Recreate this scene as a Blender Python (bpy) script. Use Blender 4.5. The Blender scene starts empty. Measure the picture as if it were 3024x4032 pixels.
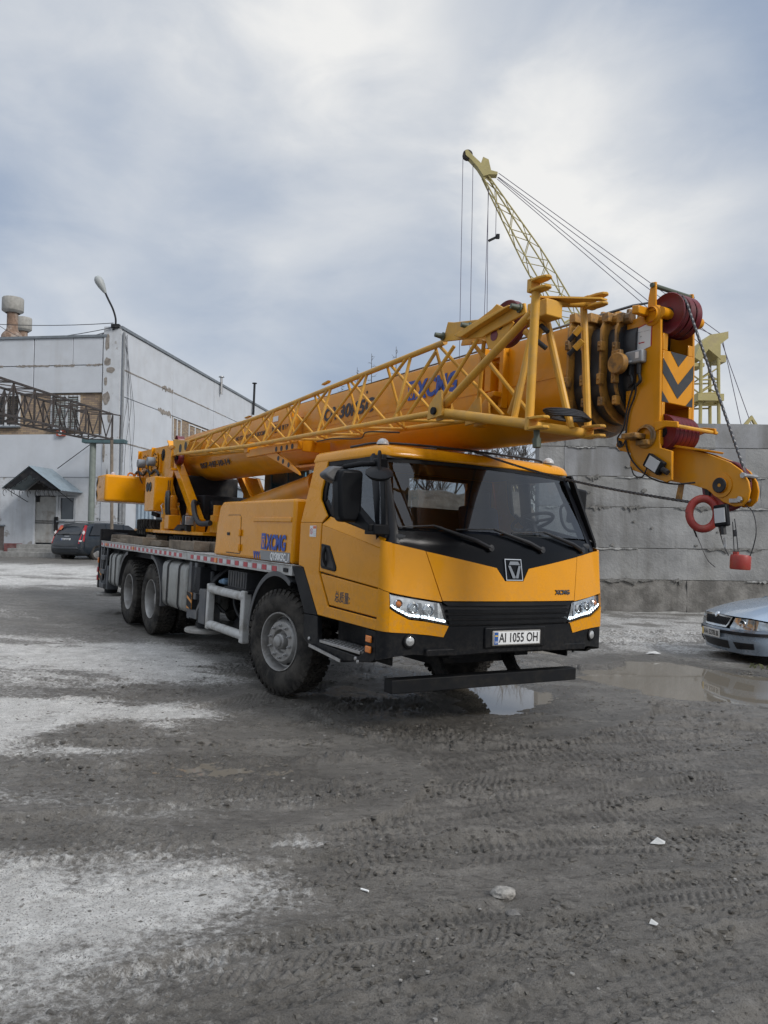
import bpy, bmesh, math, random
import numpy as np
from mathutils import Vector, Matrix

SC = bpy.context.scene
COL = SC.collection
R = math.radians
random.seed(7)
rng = np.random.default_rng(11)

# ------------------------------------------------------------------ camera
CAMZ, PIT, ROLL = 1.6332, 0.03444, 0.0125
cd = bpy.data.cameras.new('camera'); cam = bpy.data.objects.new('camera', cd); COL.objects.link(cam)
fw = Vector((0, math.cos(PIT), math.sin(PIT))); rt = Vector((1, 0, 0)); up = rt.cross(fw)
r2 = rt*math.cos(ROLL)+up*math.sin(ROLL); u2 = up*math.cos(ROLL)-rt*math.sin(ROLL)
m = Matrix((r2, u2, -fw)).transposed().to_4x4(); m.translation = (0, 0, CAMZ)
cam.matrix_world = m
cd.sensor_fit = 'VERTICAL'; cd.sensor_height = 36; cd.sensor_width = 27; cd.lens = 3018.33/4032*36
cd.clip_start = .05; cd.clip_end = 4000
SC.camera = cam

# ------------------------------------------------------------------ sky
SUN_EL, SUN_AZ = R(34), R(128)          # azimuth clockwise from +Y
w = bpy.data.worlds.new('World'); SC.world = w; w.use_nodes = True
NT = w.node_tree; NT.nodes.clear()
def wn(t, **k):
    n = NT.nodes.new(t)
    for a, b in k.items(): setattr(n, a, b)
    return n
def wl(a, b): NT.links.new(a, b)
def wmath(op, a, b=None, clamp=False):
    n = wn('ShaderNodeMath', operation=op, use_clamp=clamp)
    for i, v in enumerate((a, b)):
        if v is None: continue
        if isinstance(v, (int, float)): n.inputs[i].default_value = v
        else: wl(v, n.inputs[i])
    return n.outputs[0]
sky = wn('ShaderNodeTexSky', sky_type='NISHITA', sun_disc=False, sun_elevation=SUN_EL, sun_rotation=SUN_AZ, dust_density=3.0)
tc = wn('ShaderNodeTexCoord')
nrm = wn('ShaderNodeVectorMath', operation='NORMALIZE'); wl(tc.outputs['Generated'], nrm.inputs[0])
mp = wn('ShaderNodeMapping'); mp.inputs['Scale'].default_value = (1, 1, 1.7); wl(nrm.outputs[0], mp.inputs[0])
nz = wn('ShaderNodeTexNoise'); nz.inputs['Scale'].default_value = 2.6; nz.inputs['Detail'].default_value = 8
nz.inputs['Roughness'].default_value = .52; nz.inputs['Distortion'].default_value = .35; wl(mp.outputs[0], nz.inputs['Vector'])
mp2 = wn('ShaderNodeMapping'); mp2.inputs['Scale'].default_value = (1, 1, 2.2); mp2.inputs['Location'].default_value = (3.1, 1.7, .4); wl(nrm.outputs[0], mp2.inputs[0])
nz2 = wn('ShaderNodeTexNoise'); nz2.inputs['Scale'].default_value = 7; nz2.inputs['Detail'].default_value = 8
nz2.inputs['Roughness'].default_value = .56; nz2.inputs['Distortion'].default_value = .5; wl(mp2.outputs[0], nz2.inputs['Vector'])
# directions warped by the noise so that the cloud banks have torn edges
wob = wn('ShaderNodeVectorMath', operation='SCALE'); wl(nz2.outputs['Color'], wob.inputs[0]); wob.inputs['Scale'].default_value = .10
wad = wn('ShaderNodeVectorMath', operation='ADD'); wl(nrm.outputs[0], wad.inputs[0]); wl(wob.outputs[0], wad.inputs[1])
wsb = wn('ShaderNodeVectorMath', operation='SUBTRACT'); wl(wad.outputs[0], wsb.inputs[0]); wsb.inputs[1].default_value = (.05, .05, .05)
wnm = wn('ShaderNodeVectorMath', operation='NORMALIZE'); wl(wsb.outputs[0], wnm.inputs[0])
acc = wmath('ADD', wmath('MULTIPLY', wmath('SUBTRACT', nz.outputs['Fac'], .5), 1.15), wmath('MULTIPLY', wmath('SUBTRACT', nz2.outputs['Fac'], .5), .36))
# cloud banks: (azimuth deg, elevation deg, radius deg, brightness)
for az, el, rad, amp in ((1, 28, 15, .26), (16, 25.5, 9, .30), (-14, 33, 15, .12), (-24, 24, 13, -.16), (-4, 18, 13, -.30), (21, 34, 12, -.24), (26, 25, 8, -.06),
                         (-17, 13, 11, .20), (-25, 36, 12, .06), (9, 16, 9, -.10), (27, 17, 11, .16), (60, 40, 30, -.15), (-70, 35, 30, .1), (150, 45, 40, .1), (-140, 30, 35, -.1)):
    a, e = R(az), R(el); d = (math.sin(a)*math.cos(e), math.cos(a)*math.cos(e), math.sin(e))
    dp = wn('ShaderNodeVectorMath', operation='DOT_PRODUCT'); wl(wnm.outputs[0], dp.inputs[0]); dp.inputs[1].default_value = d
    mr = wn('ShaderNodeMapRange', interpolation_type='SMOOTHERSTEP'); wl(dp.outputs['Value'], mr.inputs['Value'])
    mr.inputs['From Min'].default_value = math.cos(R(rad*1.35)); mr.inputs['From Max'].default_value = 1
    mr.inputs['To Min'].default_value = 0; mr.inputs['To Max'].default_value = amp
    acc = wmath('ADD', acc, mr.outputs[0])
rp = wn('ShaderNodeValToRGB'); wl(wmath('ADD', acc, .55, True), rp.inputs[0])
cr = rp.color_ramp
STOPS = ((0, (.165, .215, .31)), (.3, (.245, .288, .36)), (.52, (.325, .357, .408)), (.75, (.43, .447, .47)), (1, (.585, .58, .565)))
cr.elements[0].position, cr.elements[0].color = 0, (*STOPS[0][1], 1)
cr.elements[1].position, cr.elements[1].color = 1, (*STOPS[-1][1], 1)
for p_, c_ in STOPS[1:-1]:
    e_ = cr.elements.new(p_); e_.color = (*c_, 1)
# overcast sky: brighter towards the zenith
sep = wn('ShaderNodeSeparateXYZ'); wl(nrm.outputs[0], sep.inputs[0])
zen = wn('ShaderNodeMapRange', interpolation_type='SMOOTHSTEP'); wl(sep.outputs['Z'], zen.inputs['Value'])
zen.inputs['From Min'].default_value = .64; zen.inputs['From Max'].default_value = 1; zen.inputs['To Min'].default_value = 1; zen.inputs['To Max'].default_value = 2.6
cb = wn('ShaderNodeBackground'); wl(rp.outputs[0], cb.inputs['Color']); wl(zen.outputs[0], cb.inputs['Strength'])
sb = wn('ShaderNodeBackground'); wl(sky.outputs[0], sb.inputs['Color']); sb.inputs['Strength'].default_value = .08
mx = wn('ShaderNodeMixShader'); mx.inputs[0].default_value = .90; wl(sb.outputs[0], mx.inputs[1]); wl(cb.outputs[0], mx.inputs[2])
wo = wn('ShaderNodeOutputWorld'); wl(mx.outputs[0], wo.inputs[0])

# ------------------------------------------------------------------ sun behind the cloud
sl = bpy.data.lights.new('sun', 'SUN'); sl.energy = 1.35; sl.angle = R(16); sl.color = (1, .97, .93)
so = bpy.data.objects.new('sun', sl); COL.objects.link(so)
sd = Vector((math.sin(SUN_AZ)*math.cos(SUN_EL), math.cos(SUN_AZ)*math.cos(SUN_EL), math.sin(SUN_EL)))
so.rotation_euler = (-sd).to_track_quat('-Z', 'Y').to_euler(); so.location = (0, 0, 60)

vs = SC.view_settings; vs.view_transform = 'Standard'; vs.look = 'None'; vs.exposure = 0.70; vs.gamma = 1; vs.use_curve_mapping = False
SC.render.engine = 'CYCLES'
SC.cycles.max_bounces = 8; SC.cycles.transparent_max_bounces = 12; SC.cycles.caustics_reflective = False; SC.cycles.caustics_refractive = False

# ------------------------------------------------------------------ materials
MATS = {}
def mat(name, col=(.5, .5, .5), rough=.5, metal=0., var=.0, vscale=6., dirt=None, dscale=3., damt=.4, bump=0., bscale=60., coat=0., emit=None, streak=None, spec=.5, sharp=(.45, .7), rvar=0., spray=None):
    if name in MATS: return MATS[name]
    M = bpy.data.materials.new(name); M.use_nodes = True; MATS[name] = M
    n, l = M.node_tree.nodes, M.node_tree.links
    b = n['Principled BSDF']; b.inputs['Roughness'].default_value = rough; b.inputs['Metallic'].default_value = metal
    b.inputs['Base Color'].default_value = (*col, 1); b.inputs['Coat Weight'].default_value = coat; b.inputs['Coat Roughness'].default_value = .035
    b.inputs['Specular IOR Level'].default_value = spec
    if emit: b.inputs['Emission Color'].default_value = (*emit[0], 1); b.inputs['Emission Strength'].default_value = emit[1]
    if not (var or dirt or bump or streak or rvar): return M
    t = n.new('ShaderNodeTexCoord'); src = t.outputs['Object']
    def noise(sc, det=5, r=.6, vec=src, dist=0):
        q = n.new('ShaderNodeTexNoise'); q.inputs['Scale'].default_value = sc; q.inputs['Detail'].default_value = det
        q.inputs['Roughness'].default_value = r; q.inputs['Distortion'].default_value = dist; l.new(vec, q.inputs['Vector']); return q.outputs['Fac']
    def ramp(f, a, bb):
        q = n.new('ShaderNodeMapRange'); q.interpolation_type = 'SMOOTHSTEP'; l.new(f, q.inputs['Value'])
        q.inputs['From Min'].default_value = a; q.inputs['From Max'].default_value = bb; return q
    cur = None
    def mixc(fac, a, bcol, blend='MIX'):
        q = n.new('ShaderNodeMix'); q.data_type = 'RGBA'; q.blend_type = blend
        if isinstance(fac, float): q.inputs[0].default_value = fac
        else: l.new(fac, q.inputs[0])
        for s, v in ((q.inputs[6], a), (q.inputs[7], bcol)):
            if isinstance(v, tuple): s.default_value = (*v, 1)
            else: l.new(v, s)
        return q.outputs[2]
    cur = col
    if var:
        f = ramp(noise(vscale, 6), .3, .7).outputs[0]
        cur = mixc(f, tuple(c*(1-var) for c in col), tuple(min(1, c*(1+var)) for c in col))
    if streak:
        mpn = n.new('ShaderNodeMapping'); mpn.inputs['Scale'].default_value = (streak[1], streak[1], streak[1]*.09); l.new(src, mpn.inputs[0])
        q = ramp(noise(1, 6, .6, mpn.outputs[0]), *(streak[3] if len(streak) > 3 else (.5, .78))); q.inputs['To Max'].default_value = streak[2]
        cur = mixc(q.outputs[0], cur, streak[0])
    if dirt:
        q = ramp(noise(dscale, 8, .65, dist=.3), *sharp); q.inputs['To Max'].default_value = damt
        cur = mixc(q.outputs[0], cur, dirt)
    if spray:       # mud thrown up from below: (colour, z full, z none, amount)
        sx = n.new('ShaderNodeSeparateXYZ'); l.new(src, sx.inputs[0]); zr = ramp(sx.outputs[2], spray[2], spray[1]); mu = n.new('ShaderNodeMath'); mu.operation = 'MULTIPLY'; l.new(zr.outputs[0], mu.inputs[0])
        q = ramp(noise(26, 7, .7), .42, .62); q.inputs['To Max'].default_value = spray[3]; l.new(q.outputs[0], mu.inputs[1]); cur = mixc(mu.outputs[0], cur, spray[0])
    if not isinstance(cur, tuple): l.new(cur, b.inputs['Base Color'])
    if rvar:
        q = ramp(noise(4, 6), .3, .7); q.inputs['To Min'].default_value = max(.02, rough-rvar); q.inputs['To Max'].default_value = min(1, rough+rvar)
        l.new(q.outputs[0], b.inputs['Roughness'])
    if bump:
        bn = n.new('ShaderNodeBump'); bn.inputs['Strength'].default_value = bump; bn.inputs['Distance'].default_value = .02
        l.new(noise(bscale, 7, .65), bn.inputs['Height']); l.new(bn.outputs[0], b.inputs['Normal'])
    return M

def glass(name, tint, refl=1.0, rough=0.0):
    if name in MATS: return MATS[name]
    M = bpy.data.materials.new(name); M.use_nodes = True; MATS[name] = M
    n, l = M.node_tree.nodes, M.node_tree.links; n.clear()
    o = n.new('ShaderNodeOutputMaterial'); tr = n.new('ShaderNodeBsdfTransparent'); gl = n.new('ShaderNodeBsdfGlossy'); mx = n.new('ShaderNodeMixShader')
    fr = n.new('ShaderNodeFresnel'); ge = n.new('ShaderNodeNewGeometry'); io = n.new('ShaderNodeMapRange'); io.inputs['To Min'].default_value = 1.52; io.inputs['To Max'].default_value = 1/1.52; l.new(ge.outputs['Backfacing'], io.inputs['Value']); l.new(io.outputs[0], fr.inputs['IOR']); mm = n.new('ShaderNodeMath'); mm.operation = 'MULTIPLY'; mm.inputs[1].default_value = refl
    tr.inputs[0].default_value = (*tint, 1); gl.inputs['Roughness'].default_value = rough; gl.inputs['Color'].default_value = (.95, .97, 1, 1)
    l.new(fr.outputs[0], mm.inputs[0]); l.new(mm.outputs[0], mx.inputs[0]); l.new(tr.outputs[0], mx.inputs[1]); l.new(gl.outputs[0], mx.inputs[2]); l.new(mx.outputs[0], o.inputs[0])
    return M

# ------------------------------------------------------------------ mesh helpers
class MB:
    def __init__(s): s.v, s.f, s.m = [], [], []
    def add(s, vs, fs, mi=0):
        o = len(s.v); s.v.extend([tuple(float(c) for c in p) for p in vs]); s.f.extend([tuple(i+o for i in f) for f in fs]); s.m.extend([mi]*len(fs)); return s
    def box(s, x0, x1, y0, y1, z0, z1, mi=0):
        p = [(x0, y0, z0), (x1, y0, z0), (x1, y1, z0), (x0, y1, z0), (x0, y0, z1), (x1, y0, z1), (x1, y1, z1), (x0, y1, z1)]
        return s.add(p, [(0, 3, 2, 1), (4, 5, 6, 7), (0, 1, 5, 4), (1, 2, 6, 5), (2, 3, 7, 6), (3, 0, 4, 7)], mi)
    def obox(s, c, ax, ay, az, mi=0):          # oriented box: centre + half axes
        c, ax, ay, az = map(Vector, (c, ax, ay, az))
        p = [c+ax*i+ay*j+az*k for k in (-1, 1) for i, j in ((-1, -1), (1, -1), (1, 1), (-1, 1))]
        return s.add(p, [(0, 3, 2, 1), (4, 5, 6, 7), (0, 1, 5, 4), (1, 2, 6, 5), (2, 3, 7, 6), (3, 0, 4, 7)], mi)
    def bar(s, a, b, wd, h, upv=(0, 0, 1), mi=0):   # rectangular bar from a to b
        a, b = Vector(a), Vector(b); d = (b-a); L = d.length; d.normalize(); u = Vector(upv); sd = d.cross(u)
        if sd.length < 1e-4: sd = d.cross(Vector((1, 0, 0)))
        sd.normalize(); u = sd.cross(d)
        return s.obox((a+b)/2, d*L/2, sd*wd/2, u*h/2, mi)
    def prism(s, poly, axis, a, b, mi=0):
        # poly: 2D points; axis 0 -> (y,z), 1 -> (x,z), 2 -> (x,y)
        def P(p, t):
            return {0: (t, p[0], p[1]), 1: (p[0], t, p[1]), 2: (p[0], p[1], t)}[axis]
        n = len(poly); vs = [P(p, a) for p in poly]+[P(p, b) for p in poly]
        return s.add(vs, [tuple(range(n-1, -1, -1)), tuple(range(n, 2*n))]+[(i, (i+1) % n, n+(i+1) % n, n+i) for i in range(n)], mi)
    def tube(s, a, b, r, n=8, r2=None, cap=True, mi=0):
        return s.path([a, b], [r, r if r2 is None else r2], n, cap, mi)
    def path(s, pts, r, n=8, cap=True, mi=0, lobes=0, twist=0.):
        pts = [Vector(p) for p in pts]; k = len(pts)
        rs = list(r) if isinstance(r, (list, tuple)) else [r]*k
        t0 = (pts[1]-pts[0]).normalized(); u = t0.orthogonal().normalized(); o = len(s.v); L = 0
        for i, p in enumerate(pts):
            t = (pts[min(i+1, k-1)]-pts[max(i-1, 0)]).normalized()
            u = (u-t*u.dot(t)).normalized(); q = t.cross(u)
            if i: L += (pts[i]-pts[i-1]).length
            for j in range(n):
                a = 2*math.pi*j/n; rr = rs[i]*(1+(.13*math.cos(lobes*a) if lobes else 0)); a += twist*L
                c = p+(u*math.cos(a)+q*math.sin(a))*rr; s.v.append((c.x, c.y, c.z))
        for i in range(k-1):
            for j in range(n):
                s.f.append((o+i*n+j, o+i*n+(j+1) % n, o+(i+1)*n+(j+1) % n, o+(i+1)*n+j)); s.m.append(mi)
        if cap:
            s.f.append(tuple(o+j for j in range(n-1, -1, -1))); s.f.append(tuple(o+(k-1)*n+j for j in range(n))); s.m += [mi, mi]
        return s
    def lathe(s, prof, c=(0, 0, 0), ax=(0, 0, 1), n=24, mi=0, cap=False):
        # prof: (radius, height along ax)
        c, ax = Vector(c), Vector(ax).normalized(); u = ax.orthogonal().normalized(); q = ax.cross(u); o = len(s.v)
        for r, h in prof:
            for j in range(n):
                a = 2*math.pi*j/n; p = c+ax*h+(u*math.cos(a)+q*math.sin(a))*r; s.v.append((p.x, p.y, p.z))
        for i in range(len(prof)-1):
            for j in range(n):
                s.f.append((o+i*n+j, o+i*n+(j+1) % n, o+(i+1)*n+(j+1) % n, o+(i+1)*n+j)); s.m.append(mi)
        if cap:
            s.f.append(tuple(o+j for j in range(n-1, -1, -1))); e = o+(len(prof)-1)*n; s.f.append(tuple(e+j for j in range(n))); s.m += [mi, mi]
        return s
    def disc(s, c, ax, r, h, n=24, mi=0, e=.0):
        e = e or min(h*.2, r*.1)
        return s.lathe([(.0001, 0), (r-e, 0), (r, e), (r, h-e), (r-e, h), (.0001, h)], c, ax, n, mi)
    def grid(s, fn, nu, nv, mi=0, flip=False):
        o = len(s.v)
        for j in range(nv+1):
            for i in range(nu+1): s.v.append(tuple(fn(i/nu, j/nv)))
        for j in range(nv):
            for i in range(nu):
                a = o+j*(nu+1)+i; f = (a, a+1, a+nu+2, a+nu+1); s.f.append(f[::-1] if flip else f); s.m.append(mi)
        return s
    def build(s, name, mats, parent=None, bevel=0, smooth=35, seg=2, fix=False):
        me = bpy.data.meshes.new(name); me.from_pydata(s.v, [], s.f)
        if not isinstance(mats, (list, tuple)): mats = [mats]
        for q in mats: me.materials.append(q)
        if len(mats) > 1: me.polygons.foreach_set('material_index', s.m)
        if fix:
            bm = bmesh.new(); bm.from_mesh(me); bmesh.ops.recalc_face_normals(bm, faces=bm.faces); bm.to_mesh(me); bm.free()
        if smooth:
            me.polygons.foreach_set('use_smooth', [True]*len(me.polygons)); me.set_sharp_from_angle(angle=R(smooth))
        me.update()
        o = bpy.data.objects.new(name, me); COL.objects.link(o)
        if parent: o.parent = parent
        if bevel:
            b = o.modifiers.new('edge', 'BEVEL'); b.width = bevel; b.segments = seg; b.limit_method = 'ANGLE'; b.angle_limit = R(40); b.harden_normals = False
        return o

def tag(o, label=None, cat=None, group=None, kind=None):
    if label: o['label'] = label
    if cat: o['category'] = cat
    if group: o['group'] = group
    if kind: o['kind'] = kind
    return o
def empty(name, loc=(0, 0, 0), rz=0., parent=None):
    o = bpy.data.objects.new(name, None); COL.objects.link(o); o.location = loc; o.rotation_euler = (0, 0, rz); o.empty_display_size = .2
    if parent: o.parent = parent
    return o
def copy_tree(o, parent=None):
    c = o.copy(); COL.objects.link(c); c.parent = parent
    for ch in list(o.children): copy_tree(ch, c)
    return c
def link_copy(o, name, loc=None, parent=None, rot=None):
    c = o.copy(); c.name = name; COL.objects.link(c)
    if parent: c.parent = parent
    if loc is not None: c.location = loc
    if rot is not None: c.rotation_euler = rot
    return c
def text(name, s, size, mtx, material, parent, depth=.002, shear=0., bold=0., width=None, align='LEFT', xs=1.):
    cu = bpy.data.curves.new(name, 'FONT'); cu.body = s; cu.size = size; cu.extrude = depth; cu.shear = shear; cu.offset = bold; cu.align_x = align; cu.resolution_u = 3
    t = bpy.data.objects.new(name, cu); COL.objects.link(t); dg = bpy.context.evaluated_depsgraph_get(); dg.update()
    me = bpy.data.meshes.new_from_object(t.evaluated_get(dg)); bpy.data.objects.remove(t); bpy.data.curves.remove(cu)
    n = len(me.vertices); co = np.empty(n*3); me.vertices.foreach_get('co', co); co = co.reshape(-1, 3)
    if width and n: xs = width/(co[:, 0].max()-co[:, 0].min())
    if n: co[:, 0] *= xs
    Mx = np.array(mtx)
    co = co@Mx[:3, :3].T+Mx[:3, 3]; me.vertices.foreach_set('co', co.ravel()); me.materials.clear(); me.materials.append(material); me.update()
    o = bpy.data.objects.new(name, me); COL.objects.link(o); o.parent = parent
    return o
def basis(o, x, y):     # matrix: text origin, writing direction, up direction
    x, y = Vector(x).normalized(), Vector(y).normalized(); z = x.cross(y).normalized(); y = z.cross(x)
    m = Matrix((x, y, z)).transposed().to_4x4(); m.translation = o; return m
def sstep(a, b, x):
    t = np.clip((x-a)/(b-a), 0, 1); return t*t*(3-2*t)
def catmull(pts, n):
    P = [Vector(p) for p in pts]; P = [P[0]*2-P[1]]+P+[P[-1]*2-P[-2]]; out = []
    for i in range(1, len(P)-2):
        for k in range(n):
            t = k/n; a, b, c, d = P[i-1:i+3]
            out.append(.5*((2*b)+(c-a)*t+(2*a-5*b+4*c-d)*t*t+(3*b-a-3*c+d)*t**3))
    out.append(P[-2]); return out
# ================================================================== GROUND
def _hash(ix, iy, s):
    h = (ix.astype(np.int64)*374761393+iy.astype(np.int64)*668265263+s*974634777) & 0xffffffff
    h = ((h ^ (h >> 13))*1274126177) & 0xffffffff
    return ((h ^ (h >> 16)) & 0xffffff)/float(0xffffff)
def vnoise(x, y, s=0):
    ix, iy = np.floor(x), np.floor(y); fx, fy = x-ix, y-iy; fx = fx*fx*(3-2*fx); fy = fy*fy*(3-2*fy)
    a, b = _hash(ix, iy, s), _hash(ix+1, iy, s); c, d = _hash(ix, iy+1, s), _hash(ix+1, iy+1, s)
    return (a+(b-a)*fx)*(1-fy)+(c+(d-c)*fx)*fy
def fbm(x, y, sc, oct=4, s=0, g=.5):
    t, a, n = 0, 1., 0.
    for i in range(oct):
        t = t+a*vnoise(x*sc, y*sc, s+i*17); n += a; a *= g; sc *= 2.03
        x, y = x*.8-y*.6, x*.6+y*.8
    return t/n
def sdpoly(x, y, poly):                       # signed distance, positive inside
    d = np.full(x.shape, 1e9); ins = np.zeros(x.shape, bool); n = len(poly)
    for i in range(n):
        (ax, ay), (bx, by) = poly[i], poly[(i+1) % n]; ex, ey = bx-ax, by-ay
        t = np.clip(((x-ax)*ex+(y-ay)*ey)/(ex*ex+ey*ey), 0, 1); d = np.minimum(d, (x-ax-t*ex)**2+(y-ay-t*ey)**2)
        c = ((ay > y) != (by > y)); ins ^= c & (x < (bx-ax)*(y-ay)/(by-ay+1e-12)+ax)
    return np.where(ins, 1, -1)*np.sqrt(d)
def base_h(x, y):
    xc = np.where(x < 0, -9.5*np.tanh(-x/9.5)*-1 if False else np.clip(x, -11, 0), 8*np.tanh(np.clip(x, 0, 1e9)/8))
    return -.035*(xc+.069)*(1-.5*sstep(40, 120, y))+.34*sstep(13, 30, y)*sstep(2, 10, -x)
def gz(x, y): return float(base_h(np.array([x*1.0]), np.array([y*1.0]))[0])

PUD = [  # polygon, level offset, shore noise, murk
    ([(2.55, 9.9), (2.85, 11.2), (3.5, 11.8), (4.3, 11.75), (4.75, 10.95), (5.2, 10.45), (6.6, 10.1), (8.5, 10.2), (8.2, 7.9), (6.2, 8.05), (4.6, 8.45), (3.8, 8.75), (3.0, 9.15)], -.192, .13),
    ([(.8, 7.6), (.7, 8.6), (.9, 9.3), (1.5, 9.3), (1.9, 8.5), (1.66, 7.95), (1.2, 7.58)], -.074, .2),
    ([(-1.5, 5.32), (-1.2, 5.56), (-.75, 5.46), (-.65, 5.3), (-.95, 5.2)], .004, .10),
    ([(2.0, 12.2), (2.6, 13.0), (3.0, 12.7), (2.7, 11.9)], -.14, .2),
]
TRK = [  # (points as (x,y)), width, depth, lug period, style, along-x?
    ([(3.9, 5.5), (2.26, 4.55), (.96, 4.25), (-.05, 3.9), (-1.3, 3.3), (-2.2, 2.7)], .30, .018, .075, 0),
    ([(4.2, 4.9), (2.6, 4.1), (1.84, 3.7), (.97, 3.38), (.34, 3.12), (-.2, 2.9), (-.9, 2.5), (-1.6, 2.0)], .26, .022, .07, 1),
    ([(4.2, 4.5), (2.6, 3.75), (1.6, 3.25), (1.0, 2.95), (.6, 2.7), (-.2, 2.2)], .30, .018, .09, 2),
    ([(3.0, 3.2), (1.9, 2.9), (1.3, 2.62), (.7, 2.2)], .3, .02, .085, 2),
    ([(-3.5, 3.7), (-2.0, 4.14), (-1.5, 4.33), (-1.0, 4.45), (-.3, 4.5), (.3, 4.9), (1.64, 5.6), (3.2, 6.1), (5, 6.3)], .34, .022, .085, 1),
    ([(-3.5, 3.35), (-2.0, 3.82), (-1.4, 4.02), (-.8, 4.14), (-.1, 4.22), (.5, 4.55), (1.7, 5.2), (3.2, 5.7), (5, 5.95)], .32, .018, .085, 0),
    ([(-3, 5.6), (-.8, 5.85), (.3, 5.9), (1.9, 6.45), (3.5, 6.85), (5.5, 6.9)], .34, .018, .08, 1),
    ([(-1.0, 5.2), (.3, 5.3), (1.6, 5.95), (3.3, 6.5), (5.5, 6.6)], .32, .016, .075, 0),
    ([(1.4, 7.4), (2.2, 7.75), (3.0, 7.75), (3.9, 7.55), (5.5, 7.4)], .36, .022, .085, 1),
    ([(1.2, 6.75), (2.2, 7.1), (3.2, 7.2), (5.5, 7.15)], .36, .02, .085, 0),
    ([(-.9, 7.2), (-.2, 6.2), (.8, 5.9), (2, 6.0), (4, 6.2)], .4, .014, .1, 0),
    ([(-4.5, 8.3), (-3.9, 7.9), (-2.9, 7.95), (-2.2, 8.6), (-1.5, 9.5)], .4, .014, .1, 2),
    ([(-3.6, 6.2), (-2.3, 6.55), (-1.6, 7.0), (-1.1, 7.7), (-.4, 8.6)], .4, .016, .1, 1),
    ([(-3.6, 6.7), (-2.4, 7.2), (-1.8, 7.7), (-1.4, 8.4)], .4, .012, .1, 0),
    ([(3.2, 4.3), (2.0, 3.95), (1.2, 3.72), (.4, 3.36), (-.3, 3.1), (-1.2, 2.6)], .24, .016, .06, 0), ([(4.5, 5.6), (3.0, 5.25), (1.8, 4.85), (.9, 4.62), (.0, 4.35), (-1.2, 3.9)], .3, .016, .08, 2), ([(2.4, 2.75), (1.7, 2.5), (1.1, 2.2)], .3, .018, .08, 0),
    ([(4.6, 8.3), (3.2, 8.2), (2.4, 8.15), (1.7, 7.9), (.9, 7.3)], .34, .02, .08, 2), ([(4.6, 7.0), (3.0, 6.65), (1.6, 6.2), (.4, 5.6), (-.8, 5.35), (-2.4, 5.1)], .3, .016, .09, 2), ([(4.8, 6.2), (3.2, 5.9), (2.0, 5.4), (1.0, 5.0), (.2, 4.65), (-.9, 4.3), (-2.6, 3.8)], .28, .02, .075, 1),
    ([(-8, 14.5), (-6, 13.3), (-4.2, 12.6), (-3.2, 13)], .5, .02, .2, 0), ([(-9, 16.2), (-6, 14.6), (-4.6, 14.0), (-3.5, 14.2)], .5, .02, .2, 0),
    ([(1.5, 11.5), (2.5, 13.5), (5, 15), (9, 15.5)], .6, .05, .2, 0), ([(1.0, 10.4), (2.2, 12.4), (5, 13.9), (9, 14.2)], .6, .05, .2, 0),
]
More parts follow.
